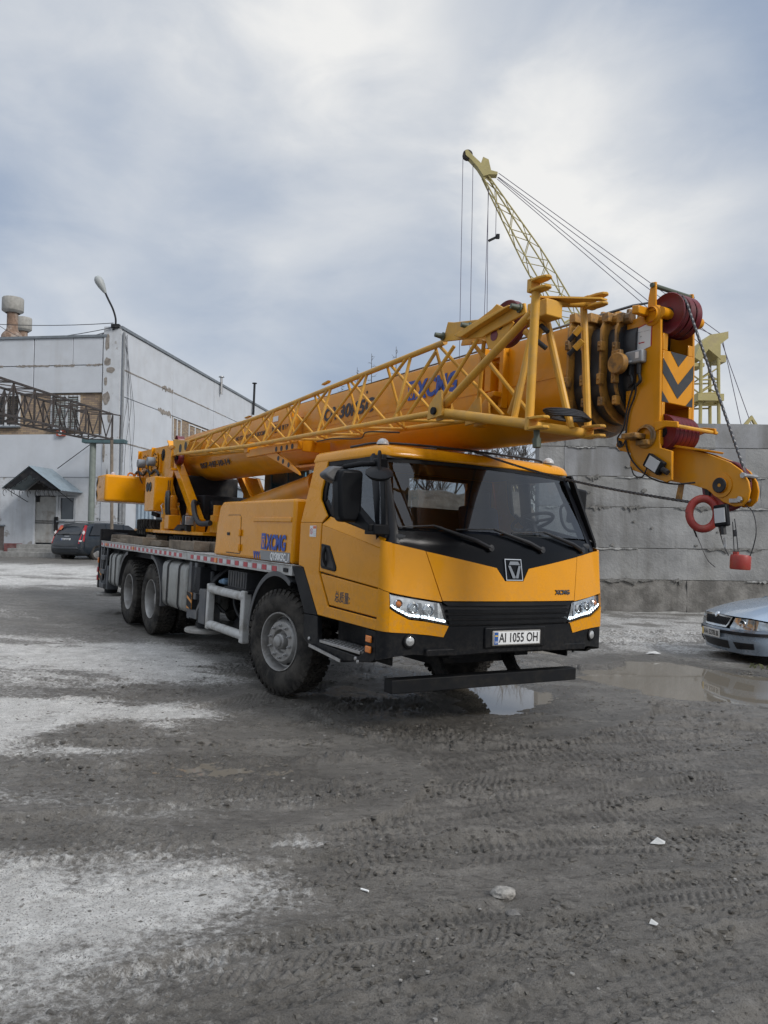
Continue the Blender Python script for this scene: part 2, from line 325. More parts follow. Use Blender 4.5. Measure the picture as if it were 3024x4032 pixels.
def build_ground():
    ys = [2.0]
    while ys[-1] < 15: ys.append(ys[-1]+.0082*(ys[-1]/2.5)**1.5)
    d = ys[-1]-ys[-2]
    while ys[-1] < 1500: d *= 1.06; ys.append(ys[-1]+d)
    lo = [2.0]; d = .02
    while lo[-1] > -60: d *= 1.35; lo.append(lo[-1]-d)
    ys = np.array(lo[:0:-1]+ys)
    xs = list(np.arange(-4.4, -2.4, .02))+list(np.arange(-2.4, 2.5, .0105))+list(np.arange(2.5, 5.6, .02)); d = .02
    while xs[-1] < 900: d *= 1.07; xs.append(xs[-1]+d)
    d = .02
    while xs[0] > -900: d *= 1.07; xs.insert(0, xs[0]-d)
    xs = np.array(xs); X, Y = np.meshgrid(xs, ys); nx, ny = len(xs), len(ys)
    near = (1-sstep(24, 40, np.abs(Y)))*(1-sstep(14, 22, np.abs(X)))
    fine = (1-sstep(12, 18, np.abs(Y)))*(1-sstep(6, 9, np.abs(X)))
    H = base_h(X, Y)
    TT = Y-.26*X-.015*X*X; SS = X*.42          # the mud is dragged along the wheel tracks
    nl = fbm(X, Y, .9, 3, 5); nm = fbm(X, Y, 3.5, 4, 9); ns = fbm(SS, TT, 20, 4, 21, .6); nf = fbm(X*.8, Y, 52, 3, 33, .65)
    # --- where the ground has dried pale, plus pale streaks painted as sky glints
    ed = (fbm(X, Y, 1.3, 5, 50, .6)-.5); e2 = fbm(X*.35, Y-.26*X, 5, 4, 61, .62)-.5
    dry_glint = np.zeros_like(X)
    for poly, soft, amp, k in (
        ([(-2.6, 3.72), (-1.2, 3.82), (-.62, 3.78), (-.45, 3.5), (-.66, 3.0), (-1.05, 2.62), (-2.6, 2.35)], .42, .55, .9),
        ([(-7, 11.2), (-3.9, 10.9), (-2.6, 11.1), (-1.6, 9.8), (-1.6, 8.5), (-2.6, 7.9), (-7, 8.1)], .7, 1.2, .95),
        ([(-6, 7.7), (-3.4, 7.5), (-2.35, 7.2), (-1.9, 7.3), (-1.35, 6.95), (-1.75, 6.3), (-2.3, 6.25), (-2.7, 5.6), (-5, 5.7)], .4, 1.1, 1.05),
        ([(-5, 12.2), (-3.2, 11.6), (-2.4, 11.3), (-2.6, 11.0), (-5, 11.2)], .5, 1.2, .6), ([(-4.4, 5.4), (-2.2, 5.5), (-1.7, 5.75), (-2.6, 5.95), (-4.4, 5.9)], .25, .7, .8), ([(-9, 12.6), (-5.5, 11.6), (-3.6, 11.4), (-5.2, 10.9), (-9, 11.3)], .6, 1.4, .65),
        ([(-2.8, 4.95), (-1.5, 4.78), (-1.15, 4.58), (-2.2, 4.5), (-2.8, 4.6)], .35, .9, .8), ([(-2.3, 5.3), (-.9, 5.2), (-.6, 5.02), (-1.9, 4.95)], .3, .9, .6), ([(-1.1, 4.78), (-.4, 4.82), (-.45, 4.66), (-1.0, 4.62)], .2, .5, .55),  # first two streaks paint the sky's broken reflection on wet mud
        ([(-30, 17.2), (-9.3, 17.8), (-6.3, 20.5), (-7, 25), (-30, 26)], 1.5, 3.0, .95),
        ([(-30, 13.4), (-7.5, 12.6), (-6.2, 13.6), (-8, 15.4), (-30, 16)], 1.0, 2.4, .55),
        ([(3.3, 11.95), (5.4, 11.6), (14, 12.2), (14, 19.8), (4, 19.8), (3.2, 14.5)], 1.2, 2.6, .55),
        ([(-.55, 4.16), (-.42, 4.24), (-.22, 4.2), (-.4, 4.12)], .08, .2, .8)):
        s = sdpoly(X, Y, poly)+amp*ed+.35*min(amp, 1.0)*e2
        dry_glint = np.maximum(dry_glint, k*sstep(-soft*1.1, soft*1.1, s))
    dry_glint *= np.clip(.72+.9*(nm-.28), 0, 1)
    dry_glint *= 1-.55*sstep(.56, .68, fbm(X*.55, Y*1.9, 1.6, 4, 71))
    far = sstep(26, 40, Y); dry_glint = np.maximum(dry_glint*(1-far), .45*far)
    # --- relief
    H += near*(.045*(nl-.5)+.022*(nm-.5))
    rid = np.abs(2*fbm(SS*1.2, TT, 16, 4, 140, .6)-1); gate = sstep(.45, .62, fbm(SS, TT, 1.7, 4, 151))
    lod = 1/(1+(np.clip(Y, 0, 60)/6.5)**2); clod = (sstep(.46, .66, ns)*np.clip(ns-.44, 0, 1)*.085*(.25+gate)+sstep(.52, .60, nf)*.012*(.3+gate)-(1-sstep(0, .16, rid))*.012*gate)*(.3+.9*lod)
    rough_area = .55+.6*sstep(.42, .62, fbm(X, Y, .8, 3, 83))
    H += fine*(clod*rough_area*(1-.6*dry_glint)+.010*(nf-.5)*(.4+.6*dry_glint))
    smear = np.zeros_like(X)
    for pts, wd, dep, per, st in TRK:
        c = catmull([(p[0], p[1], 0) for p in pts], 12); cx = np.array([p.x for p in c]); cy = np.array([p.y for p in c])
        o = np.argsort(cx); cx, cy = cx[o], cy[o]
        ok = (X > cx[0]) & (X < cx[-1]) & (Y > cy.min()-1) & (Y < cy.max()+1)
        x, y = X[ok], Y[ok]; yy = np.interp(x, cx, cy); sl_ = np.interp(x, cx, np.gradient(cy, cx)); cs = 1/np.sqrt(1+sl_**2)
        s = np.interp(x, cx, np.concatenate([[0], np.cumsum(np.hypot(np.diff(cx), np.diff(cy)))])); lat = (y-yy)*cs+.05*(nl[ok]-.5)
        a = np.abs(lat); hw = wd/2
        inside = 1-sstep(hw-.03, hw+.012, a); berm = np.exp(-((a-hw-.035)/.035)**2)
        per = per*.72; ph = s/per+.9*(fbm(x, y, 2.2, 3, 61)-.5)*2
        if st == 0: lug = np.sin(2*np.pi*(ph+np.sign(lat)*.25+a*7))*sstep(.02, .05, a)+.9*(np.exp(-(a/.012)**2))
        elif st == 1: lug = np.sin(2*np.pi*ph)*sstep(hw*.45, hw*.6, a)+np.sin(2*np.pi*(lat/.055+.16*np.sin(2*np.pi*ph*.9)))*(1-sstep(hw*.5, hw*.62, a))
        else: lug = np.sin(2*np.pi*(lat/.06))*.7+np.sin(2*np.pi*(ph+lat*4))*.7
        fade = sstep(.16, .34, fbm(x, y, .9, 3, 90+int(wd*100)))*(1-sstep(.35, .8, dry_glint[ok])*.85)*sstep(0, .3, np.minimum(x-cx[0], cx[-1]-x))
        wear = .45+.55*sstep(.35, .55, fbm(x, y, 2.6, 3, 77))
        h0 = H[ok]; flat = h0*(1-.75*inside*fade)+(base_h(x, y)+near[ok]*.03*(nl[ok]-.5))*.75*inside*fade
        H[ok] = flat+fade*(-dep*inside*1.1+dep*1.1*berm*(.3+1.2*ns[ok])+inside*wear*np.clip(lug*2.4, -1, 1)*min(dep*.45, .0082))
        smear[ok] = np.maximum(smear[ok], inside*fade)
    wet = .25*sstep(.45, .65, fbm(X, Y, .7, 4, 99))
    for poly, lev, sn in PUD:
        bx = [p[0] for p in poly]; by = [p[1] for p in poly]
        ok = (X > min(bx)-1.2) & (X < max(bx)+1.2) & (Y > min(by)-1.2) & (Y < max(by)+1.2)
        x, y = X[ok], Y[ok]; s = sdpoly(x, y, poly)+sn*1.6*(fbm(x, y, 4, 4, 120, .6)-.5)
        k = sstep(-.42 if sn > .08 else -.25, 0.0, s); film = lev > -.05; tgt = lev-(.05 if film else .10)*np.clip(s, -.3, .4)+(.03 if film else .018)*(nm[ok]-.5)+(.05 if film else .02)*(ns[ok]-.5)+(.03 if film else .008)*(nf[ok]-.5)
        H[ok] = H[ok]*(1-k)+np.where(s > (.3 if film else .1), np.minimum(tgt, lev-.004), tgt)*k
        H[ok] = np.where((s < -.10) & (s > -1.0), np.maximum(H[ok], lev+.004+.02*(-s-.10)), H[ok])
        wet[ok] = np.maximum(wet[ok], sstep(-.5, -.02, s)); dry_glint[ok] *= 1-.85*sstep(-.35, 0, s)
    # wet film in front of and beneath the truck
    for poly, k in (([(-1.5, 7.3), (-.4, 8.8), (.3, 12.5), (2.6, 13), (2.9, 9.4), (2.2, 7.9), (.3, 6.2), (-.7, 6.1)], 1.0), ([(-2.6, 5.1), (-.5, 5.8), (.1, 5.2), (-1.0, 4.45), (-2.4, 4.35)], .85), ([(-6, 11.8), (-3, 13), (-2, 12), (-3, 11.2), (-5.5, 10.9)], .35)):
        s = sdpoly(X, Y, poly)+.9*ed; wet = np.maximum(wet, k*sstep(-.4, .5, s)*sstep(.3, .6, nm)); dry_glint *= 1-.6*sstep(-.3, .5, s)
    # foot of the truck wheels: the plane is kept
    for (x0, y0) in WHEELSPOTS:
        k = np.exp(-(((X-x0)**2+(Y-y0)**2)/.20**2)); H = H*(1-k)+(base_h(X, Y)-.012)*k
    me = bpy.data.meshes.new('ground'); nv = nx*ny; me.vertices.add(nv)
    me.vertices.foreach_set('co', np.stack([X, Y, H], -1).astype(np.float32).ravel())
    i = (np.arange(ny-1)[:, None]*nx+np.arange(nx-1)[None]).ravel(); q = np.stack([i, i+1, i+nx+1, i+nx], -1).astype(np.int32)
    me.loops.add(q.size); me.loops.foreach_set('vertex_index', q.ravel()); me.polygons.add(len(q))
    me.polygons.foreach_set('loop_start', np.arange(len(q), dtype=np.int32)*4); me.polygons.foreach_set('use_smooth', np.ones(len(q), bool)); me.update()
    for nm_, A in (('dry_glint', dry_glint), ('wet', wet), ('smear', smear)):
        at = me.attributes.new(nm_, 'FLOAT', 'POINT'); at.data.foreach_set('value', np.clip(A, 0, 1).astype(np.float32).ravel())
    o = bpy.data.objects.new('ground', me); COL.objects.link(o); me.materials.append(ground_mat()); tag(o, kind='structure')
    return xs, ys, H, dry_glint, sstep(.47, .62, fbm(SS, TT, 2.6, 4, 151))
def ground_mat():
    M = bpy.data.materials.new('mud'); M.use_nodes = True; n, l = M.node_tree.nodes, M.node_tree.links; b = n['Principled BSDF']
    tcn = n.new('ShaderNodeTexCoord'); P = tcn.outputs['Object']
    def att(a): q = n.new('ShaderNodeAttribute'); q.attribute_name = a; return q.outputs['Fac']
    def noise(sc, d=6, r=.6):
        q = n.new('ShaderNodeTexNoise'); q.inputs['Scale'].default_value = sc; q.inputs['Detail'].default_value = d; q.inputs['Roughness'].default_value = r; l.new(P, q.inputs['Vector']); return q.outputs['Fac']
    def mr(f, a, bb, c=0., d=1.):
        q = n.new('ShaderNodeMapRange'); q.interpolation_type = 'SMOOTHSTEP'; l.new(f, q.inputs['Value'])
        for k, v in (('From Min', a), ('From Max', bb), ('To Min', c), ('To Max', d)): q.inputs[k].default_value = v
        return q.outputs[0]
    def mix(f, a, c):
        q = n.new('ShaderNodeMix'); q.data_type = 'RGBA'; l.new(f, q.inputs[0])
        for s, v in ((q.inputs[6], a), (q.inputs[7], c)):
            if isinstance(v, tuple): s.default_value = (*v, 1)
            else: l.new(v, s)
        return q.outputs[2]
    def mul(a, c):
        q = n.new('ShaderNodeMath'); q.operation = 'MULTIPLY'
        for s, v in ((q.inputs[0], a), (q.inputs[1], c)):
            if isinstance(v, (int, float)): s.default_value = v
            else: l.new(v, s)
        return q.outputs[0]
    mpg = n.new('ShaderNodeMapping'); mpg.inputs['Rotation'].default_value = (0, 0, R(-15)); mpg.inputs['Scale'].default_value = (.4, 1, 1); l.new(P, mpg.inputs[0]); P0 = P
    def add(a, c):
        q = n.new('ShaderNodeMath'); q.operation = 'ADD'; l.new(a, q.inputs[0]); l.new(c, q.inputs[1]); return q.outputs[0]
    P = mpg.outputs[0]; sl1 = noise(3.0, 8, .62); sl2 = noise(34, 6, .65); sl3 = noise(11, 7, .6); P = P0
    mud = mix(mr(sl1, .35, .65), (.112, .104, .092), (.172, .16, .142))
    mud = mix(mr(sl2, .50, .64, 0, .75), mud, (.058, .053, .046)); mud = mix(mr(sl3, .54, .68, 0, .6), mud, (.22, .205, .182))
    mud = mix(mr(noise(120, 4, .65), .53, .64, 0, .6), mud, (.050, .046, .040))
    g1, g2 = noise(24, 6, .7), noise(110, 3, .6)
    dry_glint = mix(mr(noise(6), .35, .7), (.47, .458, .435), (.64, .628, .60))
    dry_glint = mix(mr(g2, .50, .66), dry_glint, (.22, .21, .195)); dry_glint = mix(mr(noise(75, 4, .7), .58, .72), dry_glint, (.70, .69, .665))
    df = add(att('dry_glint'), add(mr(g1, .25, .75, -.32, .32), mr(g2, .3, .7, -.16, .16)))
    c = mix(mr(df, .12, .82), mud, dry_glint)
    c = mix(mr(att('wet'), .2, 1, 0, .5), c, (.075, .069, .060))
    l.new(c, b.inputs['Base Color'])
    wetr = mix(mr(att('wet'), .1, .95), (.50, .50, .50), (.09, .09, .09))
    wetn = mix(mr(noise(5), .4, .62, 0, .55), wetr, (.34, .34, .34))
    r = mix(mr(att('dry_glint'), .1, .6), wetn, (.9, .9, .9)); l.new(r, b.inputs['Roughness'])
    b.inputs['Specular IOR Level'].default_value = .45
    bp = n.new('ShaderNodeBump'); bp.inputs['Strength'].default_value = .9; bp.inputs['Distance'].default_value = .018; l.new(noise(95, 5, .7), bp.inputs['Height'])
    bp2 = n.new('ShaderNodeBump'); bp2.inputs['Strength'].default_value = .5; bp2.inputs['Distance'].default_value = .03; l.new(noise(16, 6, .6), bp2.inputs['Height']); l.new(bp2.outputs[0], bp.inputs['Normal'])
    l.new(bp.outputs[0], b.inputs['Normal']); return M

# crane frame (needed for the wheel spots)
CM = Matrix(((.53109, .84674, .03496, -.0690), (-.84731, .53109, 0, 8.5140), (-.01857, -.02962, .99939, .0010), (0, 0, 0, 1)))
def c2w(p): return CM@Vector(p)
WHEELSPOTS = [tuple(c2w((x, y, 0)))[:2] for x in (0, -4.7, -6.05) for y in ((-1.05, 1.05) if x == 0 else (-1.12, -.78, .78, 1.12))]
GX, GY, GH, GDRY_GLINT, GGATE = build_ground()
def gh(x, y):
    i = int(np.clip(np.searchsorted(GX, x), 1, len(GX)-1)); j = int(np.clip(np.searchsorted(GY, y), 1, len(GY)-1)); return float(GH[j, i])

water = mat('puddle_water', (.175, .155, .125), .03, spec=.5)
for k, (poly, lev, sn) in enumerate(PUD):
    m_ = MB(); cx = sum(p[0] for p in poly)/len(poly); cy = sum(p[1] for p in poly)/len(poly)
    pts = [(cx+(x-cx)*1.0+.3*(x-cx)/max(.3, math.hypot(x-cx, y-cy)), cy+(y-cy)*1.0+.3*(y-cy)/max(.3, math.hypot(x-cx, y-cy)), lev) for x, y in poly]
    m_.add(pts, [tuple(range(len(pts)))]); o = m_.build('puddle', water); tag(o, kind='structure')
    if o.data.polygons[0].normal.z < 0: o.data.flip_normals()

# loose stones on the ground, too many to count
m_ = MB()
for k in range(5200):
    u = random.random(); y = 2.3*(9.5/2.3)**u; x = random.uniform(-.62, .62)*y
    i = int(np.searchsorted(GX, x)); j = int(np.searchsorted(GY, y)); dv = GDRY_GLINT[j, i]
    if random.random() > .22+.9*dv: continue
    s = (.0028+.008*random.random()**4)*(.8+.12*y); z = GH[j, i]; a = random.uniform(0, 6.28)
    vs_ = []
    for zz, rr, n_ in ((-.35, .8, 5), (.35, .75, 5)):
        for q in range(n_):
            t = a+2*math.pi*(q+.3*random.random())/n_; vs_.append((x+s*rr*math.cos(t)*random.uniform(.8, 1.3), y+s*rr*math.sin(t)*random.uniform(.7, 1.1), z+s*zz*random.uniform(.6, 1.1)))
    m_.add(vs_, [(0, 1, 6, 5), (1, 2, 7, 6), (2, 3, 8, 7), (3, 4, 9, 8), (4, 0, 5, 9), (5, 6, 7, 8, 9)])
tag(m_.build('gravel', mat('gravel_stone', (.20, .193, .18), .85, var=.5, vscale=9, bump=.3), smooth=0), 'small loose stones scattered over the muddy yard', 'gravel', kind='stuff')

# crumbs of mud thrown up beside the tracks
m_ = MB(); NC = 0
while NC < 13000:
    u = random.random(); y = 2.35*(11./2.35)**u; x = random.uniform(-.56, .56)*y; i = int(np.searchsorted(GX, x)); j = int(np.searchsorted(GY, y)); dv = GDRY_GLINT[j, i]
    g_ = GGATE[j, i]
    if random.random() > (.12+.95*g_)*(1-.92*min(1, dv*1.6)): NC += .25; continue
    NC += 1; s = (.0032+.012*random.random()**3)*(.85+.055*y); z = GH[j, i]; a = random.gauss(.25, .5); el = random.uniform(1.2, 2.6); ca, sa = math.cos(a), math.sin(a); vs_ = []
    for zz, rr in ((-.5, 1.), (.32, .72)):
        for q in range(5):
            t = 2*math.pi*(q+.5*random.random())/5; px, py = math.cos(t)*rr*s*el*random.uniform(.75, 1.2), math.sin(t)*rr*s*random.uniform(.75, 1.2); vs_.append((x+px*ca-py*sa, y+px*sa+py*ca, z+s*zz*random.uniform(.5, 1.15)))
    m_.add(vs_, [(0, 1, 6, 5), (1, 2, 7, 6), (2, 3, 8, 7), (3, 4, 9, 8), (4, 0, 5, 9), (5, 6, 7, 8, 9)])
tag(m_.build('mud_crumbs', mat('mud_crumb', (.088, .081, .070), .62, var=.4, vscale=11), smooth=0), 'crumbs of dark mud scattered along the tyre tracks', 'mud', kind='stuff')
# ================================================================== MOBILE CRANE
YEL = mat('crane_yellow', (.70, .288, .002), .26, spec=.2, coat=.2, dirt=(.42, .22, .05), dscale=2.2, damt=.16, var=.05, vscale=1.2, rvar=.07, spray=((.20, .165, .12), .85, 1.5, .22))
YELB = mat('boom_yellow', (.64, .26, .004), .36, spec=.22, coat=.15, dirt=(.33, .23, .11), dscale=1.7, damt=.3, var=.07, vscale=2.5, rvar=.08, streak=((.42, .24, .07), 5, .25))
YELJ = mat('jib_yellow', (.64, .335, .045), .44, spec=.3, dirt=(.34, .24, .12), dscale=5, damt=.45, var=.08, vscale=7, rvar=.08)
YELG = mat('greasy_yellow', (.42, .21, .04), .5, dirt=(.07, .052, .035), dscale=7, damt=.8, var=.15, vscale=12, sharp=(.42, .62))
BLK = mat('black_plastic', (.010, .011, .013), .45, rvar=.08, dirt=(.05, .046, .04), dscale=3, damt=.12, spec=.12, spray=((.09, .08, .068), .5, 1.0, .3))
BLKG = mat('gloss_black', (.004, .005, .007), .2, spec=.15)
DARK = mat('chassis_dark', (.016, .017, .02), .65, dirt=(.07, .064, .056), dscale=4, damt=.5, var=.2, spec=.2)
GRYM = mat('chassis_grey', (.075, .08, .088), .55, dirt=(.16, .15, .135), dscale=5, damt=.6, var=.12)
RUB = mat('tyre_rubber', (.022, .021, .02), .85, spec=.2, dirt=(.085, .077, .067), dscale=5, damt=.75, var=.2, bump=.35, bscale=40, sharp=(.35, .65))
RIM = mat('wheel_rim', (.34, .335, .325), .46, metal=.45, dirt=(.13, .115, .1), dscale=6, damt=.7, var=.12, rvar=.1)
STEEL = mat('bare_steel', (.42, .42, .42), .38, metal=.8, dirt=(.2, .16, .12), dscale=12, damt=.5)
ALU = mat('aluminium_white', (.46, .462, .45), .5, dirt=(.22, .2, .17), dscale=5, damt=.75, var=.1)
TANK = mat('tank_painted', (.30, .305, .29), .42, metal=.25, dirt=(.17, .155, .135), dscale=3, damt=.7, var=.1, rvar=.1, streak=((.15, .14, .12), 4, .4))
RED = mat('sheave_red', (.15, .013, .022), .42, dirt=(.06, .035, .03), dscale=7, damt=.5, rvar=.1)
HOOKRED = mat('hook_red', (.34, .038, .03), .48, dirt=(.24, .09, .05), dscale=12, damt=.5, var=.15)
ROPE = mat('wire_rope', (.10, .10, .105), .45, metal=.5, dirt=(.02, .02, .02), dscale=30, damt=.6)
CABLE = mat('black_cable', (.012, .012, .014), .5)
REFR = mat('reflector_red', (.42, .022, .035), .35); REFW = mat('reflector_white', (.58, .59, .60), .4, dirt=(.3, .28, .25), dscale=14, damt=.4)
AMB = mat('amber_lens', (.72, .20, .015), .2, coat=.4)
BLUE = mat('lettering_blue', (.02, .07, .36), .45); NAVY = mat('lettering_dark', (.028, .03, .045), .5)
WHITE = mat('white_plate', (.72, .73, .73), .4); INK = mat('plate_ink', (.015, .015, .017), .5)
CHROME = mat('chrome', (.7, .71, .72), .12, metal=1.)
GLASS = glass('windscreen_glass', (.60, .63, .65), 1.5); SGLASS = glass('side_glass', (.80, .83, .84), 1.0)
LENS = glass('clear_lens', (.9, .92, .93), .9); SEAT = mat('seat_cloth', (.018, .024, .045), .85, var=.2)

crane = empty('mobile_crane'); crane.matrix_world = CM
tag(crane, 'yellow three axle truck crane with stowed lattice jib, parked on the mud', 'crane truck')
RX = Matrix.Identity(3)

# ---------------------------------------------------------------- wheels
TY, TW = .535, .31
def tyre_mb():
    m = MB(); m.lathe([(.29, .04), (.31, .022), (.35, .008), (.41, 0), (.45, .004), (.49, .02), (.512, .036), (.514, .05), (.514, TW-.05), (.512, TW-.036), (.49, TW-.02), (.45, TW-.004), (.41, TW), (.35, TW-.008), (.31, TW-.022), (.29, TW-.04)], ax=(0, 1, 0), n=72)
    N = 44
    def P(a, r, h): return (r*math.cos(a), h, r*math.sin(a))
    for k in range(N):
        for sgn in (0, 1):
            a0 = 2*math.pi*(k+.5*sgn)/N; da = 2*math.pi/N
            h = [(.012, .095), (TW-.095, TW-.012)][sgn]
            qs = []
            for r in (.505, TY):
                i = .0 if r < .51 else .007
                qs += [P(a0+da*.12, r, h[0]+(.016 if r > .51 and sgn == 0 else 0)), P(a0+da*.74, r, h[0]+(.016 if r > .51 and sgn == 0 else 0)), P(a0+da*.68, r, h[1]-(.016 if r > .51 and sgn == 1 else 0)), P(a0+da*.18, r, h[1]-(.016 if r > .51 and sgn == 1 else 0))]
            m.add(qs, [(4, 5, 6, 7), (0, 4, 7, 3), (1, 2, 6, 5), (0, 1, 5, 4), (3, 7, 6, 2)])
            # shoulder block running down the side wall
            h0 = .012 if sgn == 0 else TW-.012; h1 = .024 if sgn == 0 else TW-.024
            m.add([P(a0+da*.14, TY-.004, h0+(.014 if sgn == 0 else -.014)), P(a0+da*.72, TY-.004, h0+(.014 if sgn == 0 else -.014)), P(a0+da*.66, .476, h0-(.004 if sgn == 0 else -.004)), P(a0+da*.2, .476, h0-(.004 if sgn == 0 else -.004)),
                   P(a0+da*.14, .50, h1+.02*(1 if sgn == 0 else -1)), P(a0+da*.72, .50, h1+.02*(1 if sgn == 0 else -1))], [(0, 1, 2, 3), (0, 3, 4), (1, 5, 2)])
        for j in range(3):
            a0 = 2*math.pi*(k+.33*j)/N; da = 2*math.pi/N; h0 = .102+j*.036
            m.add([P(a0, .51, h0), P(a0+da*.8, .51, h0+.01), P(a0+da*.8, .51, h0+.04), P(a0, .51, h0+.03), P(a0, TY, h0), P(a0+da*.8, TY, h0+.01), P(a0+da*.8, TY, h0+.04), P(a0, TY, h0+.03)], [(4, 5, 6, 7), (0, 1, 5, 4), (3, 7, 6, 2), (0, 4, 7, 3), (1, 2, 6, 5)])
    return m
def rim_mb(front):
    m = MB(); A = (0, 1, 0)
    if front:
        m.lathe([(.296, .046), (.300, .026), (.296, .018), (.286, .020), (.278, .04), (.272, .075), (.262, .125), (.246, .128), (.232, .10), (.214, .062), (.2, .046), (.125, .044), (.118, .05), (.108, .085), (.082, .09), (.080, .03), (.074, .02), (.064, .016), (.056, -.004), (.04, -.012), (.0001, -.014)], ax=A, n=56)
        hr, hh, hn = .236, .107, Vector((1, -.62, 0))
    else:
        m.lathe([(.296, .046), (.300, .026), (.296, .018), (.286, .020), (.278, .04), (.270, .11), (.258, .235), (.2, .245), (.12, .24), (.112, .2), (.108, .12), (.095, .105), (.0001, .1)], ax=A, n=56)
        hr, hh, hn = .22, .24, Vector((0, -1, 0))
    for k in range(10):
        a = 2*math.pi*(k+.5)/10; c, s_ = math.cos(a), math.sin(a)
        n_ = Vector((c*hn.x, hn.y, s_*hn.x)).normalized(); t = Vector((-s_, 0, c)); b = n_.cross(t)
        ctr = Vector((hr*c, hh-(.005 if front else .004), hr*s_)); N = 14
        ring = [ctr+n_*.003+t*.034*math.cos(q*2*math.pi/N)+b*.021*math.sin(q*2*math.pi/N) for q in range(N)]
        m.add(ring, [tuple(range(N))], 1)
    return m
def nut_mb(front):
    m = MB(); h = .044 if front else .238
    m.lathe([(.016, 0), (.017, -.006), (.012, -.008), (.012, -.026), (.007, -.028), (.007, -.04), (.0001, -.041)], (0, h, 0), (0, 1, 0), 6); return m
T_ME = tyre_mb().build('tyre', RUB).data; bpy.data.objects.remove(bpy.data.objects['tyre'])
RIMS = {}
for fr_ in (True, False):
    o = rim_mb(fr_).build('w', [RIM, CABLE], smooth=40); n_ = nut_mb(fr_).build('n', STEEL); RIMS[fr_] = (o.data, n_.data); bpy.data.objects.remove(o); bpy.data.objects.remove(n_)
def add_wheel(x, yo, side, front, steer=0., nuts=True):
    # yo: outer face |y|; side -1 = right of the truck
    wh = bpy.data.objects.new('wheel', RIMS[front][0]); COL.objects.link(wh); wh.parent = crane
    L = Matrix.Translation((x, side*(yo-.17), TY))@Matrix.Rotation(steer, 4, 'Z')@Matrix.Translation((0, side*.17, 0))
    if side > 0: L = L@Matrix.Rotation(math.pi, 4, 'Z')
    wh.matrix_local = L@Matrix.Rotation(random.uniform(0, 6), 4, 'Y')
    ty = bpy.data.objects.new('tyre', T_ME); COL.objects.link(ty); ty.parent = wh
    if nuts:
        for k in range(10):
            a = 2*math.pi*k/10; q = bpy.data.objects.new('lug_nut', RIMS[front][1]); COL.objects.link(q); q.parent = wh; q.location = (.162*math.cos(a), 0, .162*math.sin(a))
for sd_ in (-1, 1): add_wheel(0, 1.235, sd_, True, R(13))
for ax_ in (-4.706, -6.056):
    for sd_ in (-1, 1):
        add_wheel(ax_, 1.245, sd_, False, nuts=sd_ < 0); add_wheel(ax_, .91, sd_, False, nuts=False)

# ---------------------------------------------------------------- chassis
m = MB(); m.box(-8.1, 1.9, -.46, -.30, .62, 1.12); m.box(-8.1, 1.9, .30, .46, .62, 1.12)
for x in (-7.6, -6.7, -5.4, -4.0, -3.2, -1.7, -.9, .6, 1.5): m.box(x, x+.12, -.30, .30, .66, 1.08)
m.box(-3.3, -1.2, -.28, .28, .45, .95); m.box(.25, 1.6, -.42, .42, .52, 1.15)
m.build('chassis_frame', DARK, crane, .008)
for x in (0, -4.706, -6.056):
    m = MB(); m.tube((x, -.95, .52), (x, .95, .52), .075, 12)
    if x: m.lathe([(.05, -.22), (.16, -.14), (.21, 0), (.16, .14), (.05, .22)], (x, 0, .52), (0, 1, 0), 16)
    m.build('axle', DARK, crane)
# leaf springs and dark inner arches
for x in (0, -5.38):
    for sd_ in (-.55, .55):
        m = MB()
        for k in range(6): L_ = .75-.09*k; m.grid(lambda u, v: (x+(u-.5)*2*L_, sd_+(v-.5)*.09, .78-.022*k-.12*(1-((u-.5)*2)**2*1)), 8, 1); 
        m.build('leaf_spring', DARK, crane)

# ---------------------------------------------------------------- deck
m = MB(); m.box(-8.2, .315, -1.235, 1.235, 1.262, 1.322); m.box(-8.2, -2.2, -1.1, 1.1, 1.12, 1.26, 1)
deck = m.build('deck', [mat('deck_checker_plate', (.50, .51, .51), .5, dirt=(.22, .2, .17), dscale=2.5, damt=.75, var=.1, bump=.5, bscale=90), DARK], crane, .004)
m = MB()
for sd_ in (-1, 1):
    for x0, x1 in ((-8.22, -2.86), (-2.85, .32)):
        m.prism([(sd_*1.236, 1.224), (sd_*1.252, 1.222), (sd_*1.252, 1.318), (sd_*1.262, 1.326), (sd_*1.262, 1.334), (sd_*1.2, 1.334), (sd_*1.2, 1.324), (sd_*1.236, 1.324)], 0, x0, x1)
m.box(.318, .345, -1.25, 1.25, 1.222, 1.33); m.build('edge_rail', ALU, deck, .003, fix=True)
me_r = MB().box(-.055, .055, -.002, .002, -.026, .026).build('r', REFR); me_w = MB().box(-.055, .055, -.002, .002, -.026, .026).build('r', REFW); me_a = MB().box(-.04, .04, -.012, .004, -.028, .028).build('r', AMB, bevel=.006)
RD, WD, AD = me_r.data, me_w.data, me_a.data
for o in (me_r, me_w, me_a): bpy.data.objects.remove(o)
seqs = [(-8.12, -3.2, .168, (3.5, 19.5)), (-2.72, .02, .182, (7.5,))]
for x0, x1, st, amb in seqs:
    x = x0; k = 0
    while x < x1:
        isa = any(abs(k-a) < .6 and abs(k+.01-a) < .5 for a in amb)
        o = bpy.data.objects.new('marker_lamp' if isa else 'reflector', AD if isa else (RD if k % 2 == 0 else WD)); COL.objects.link(o); o.parent = deck; o.location = (x, -1.2545, 1.272)
        x += st*.72 if not isa else st*.9; k += 1
o = MB().box(.16, .27, -1.262, -1.252, 1.252, 1.292).build('cable_gland', BLK, deck, .012)
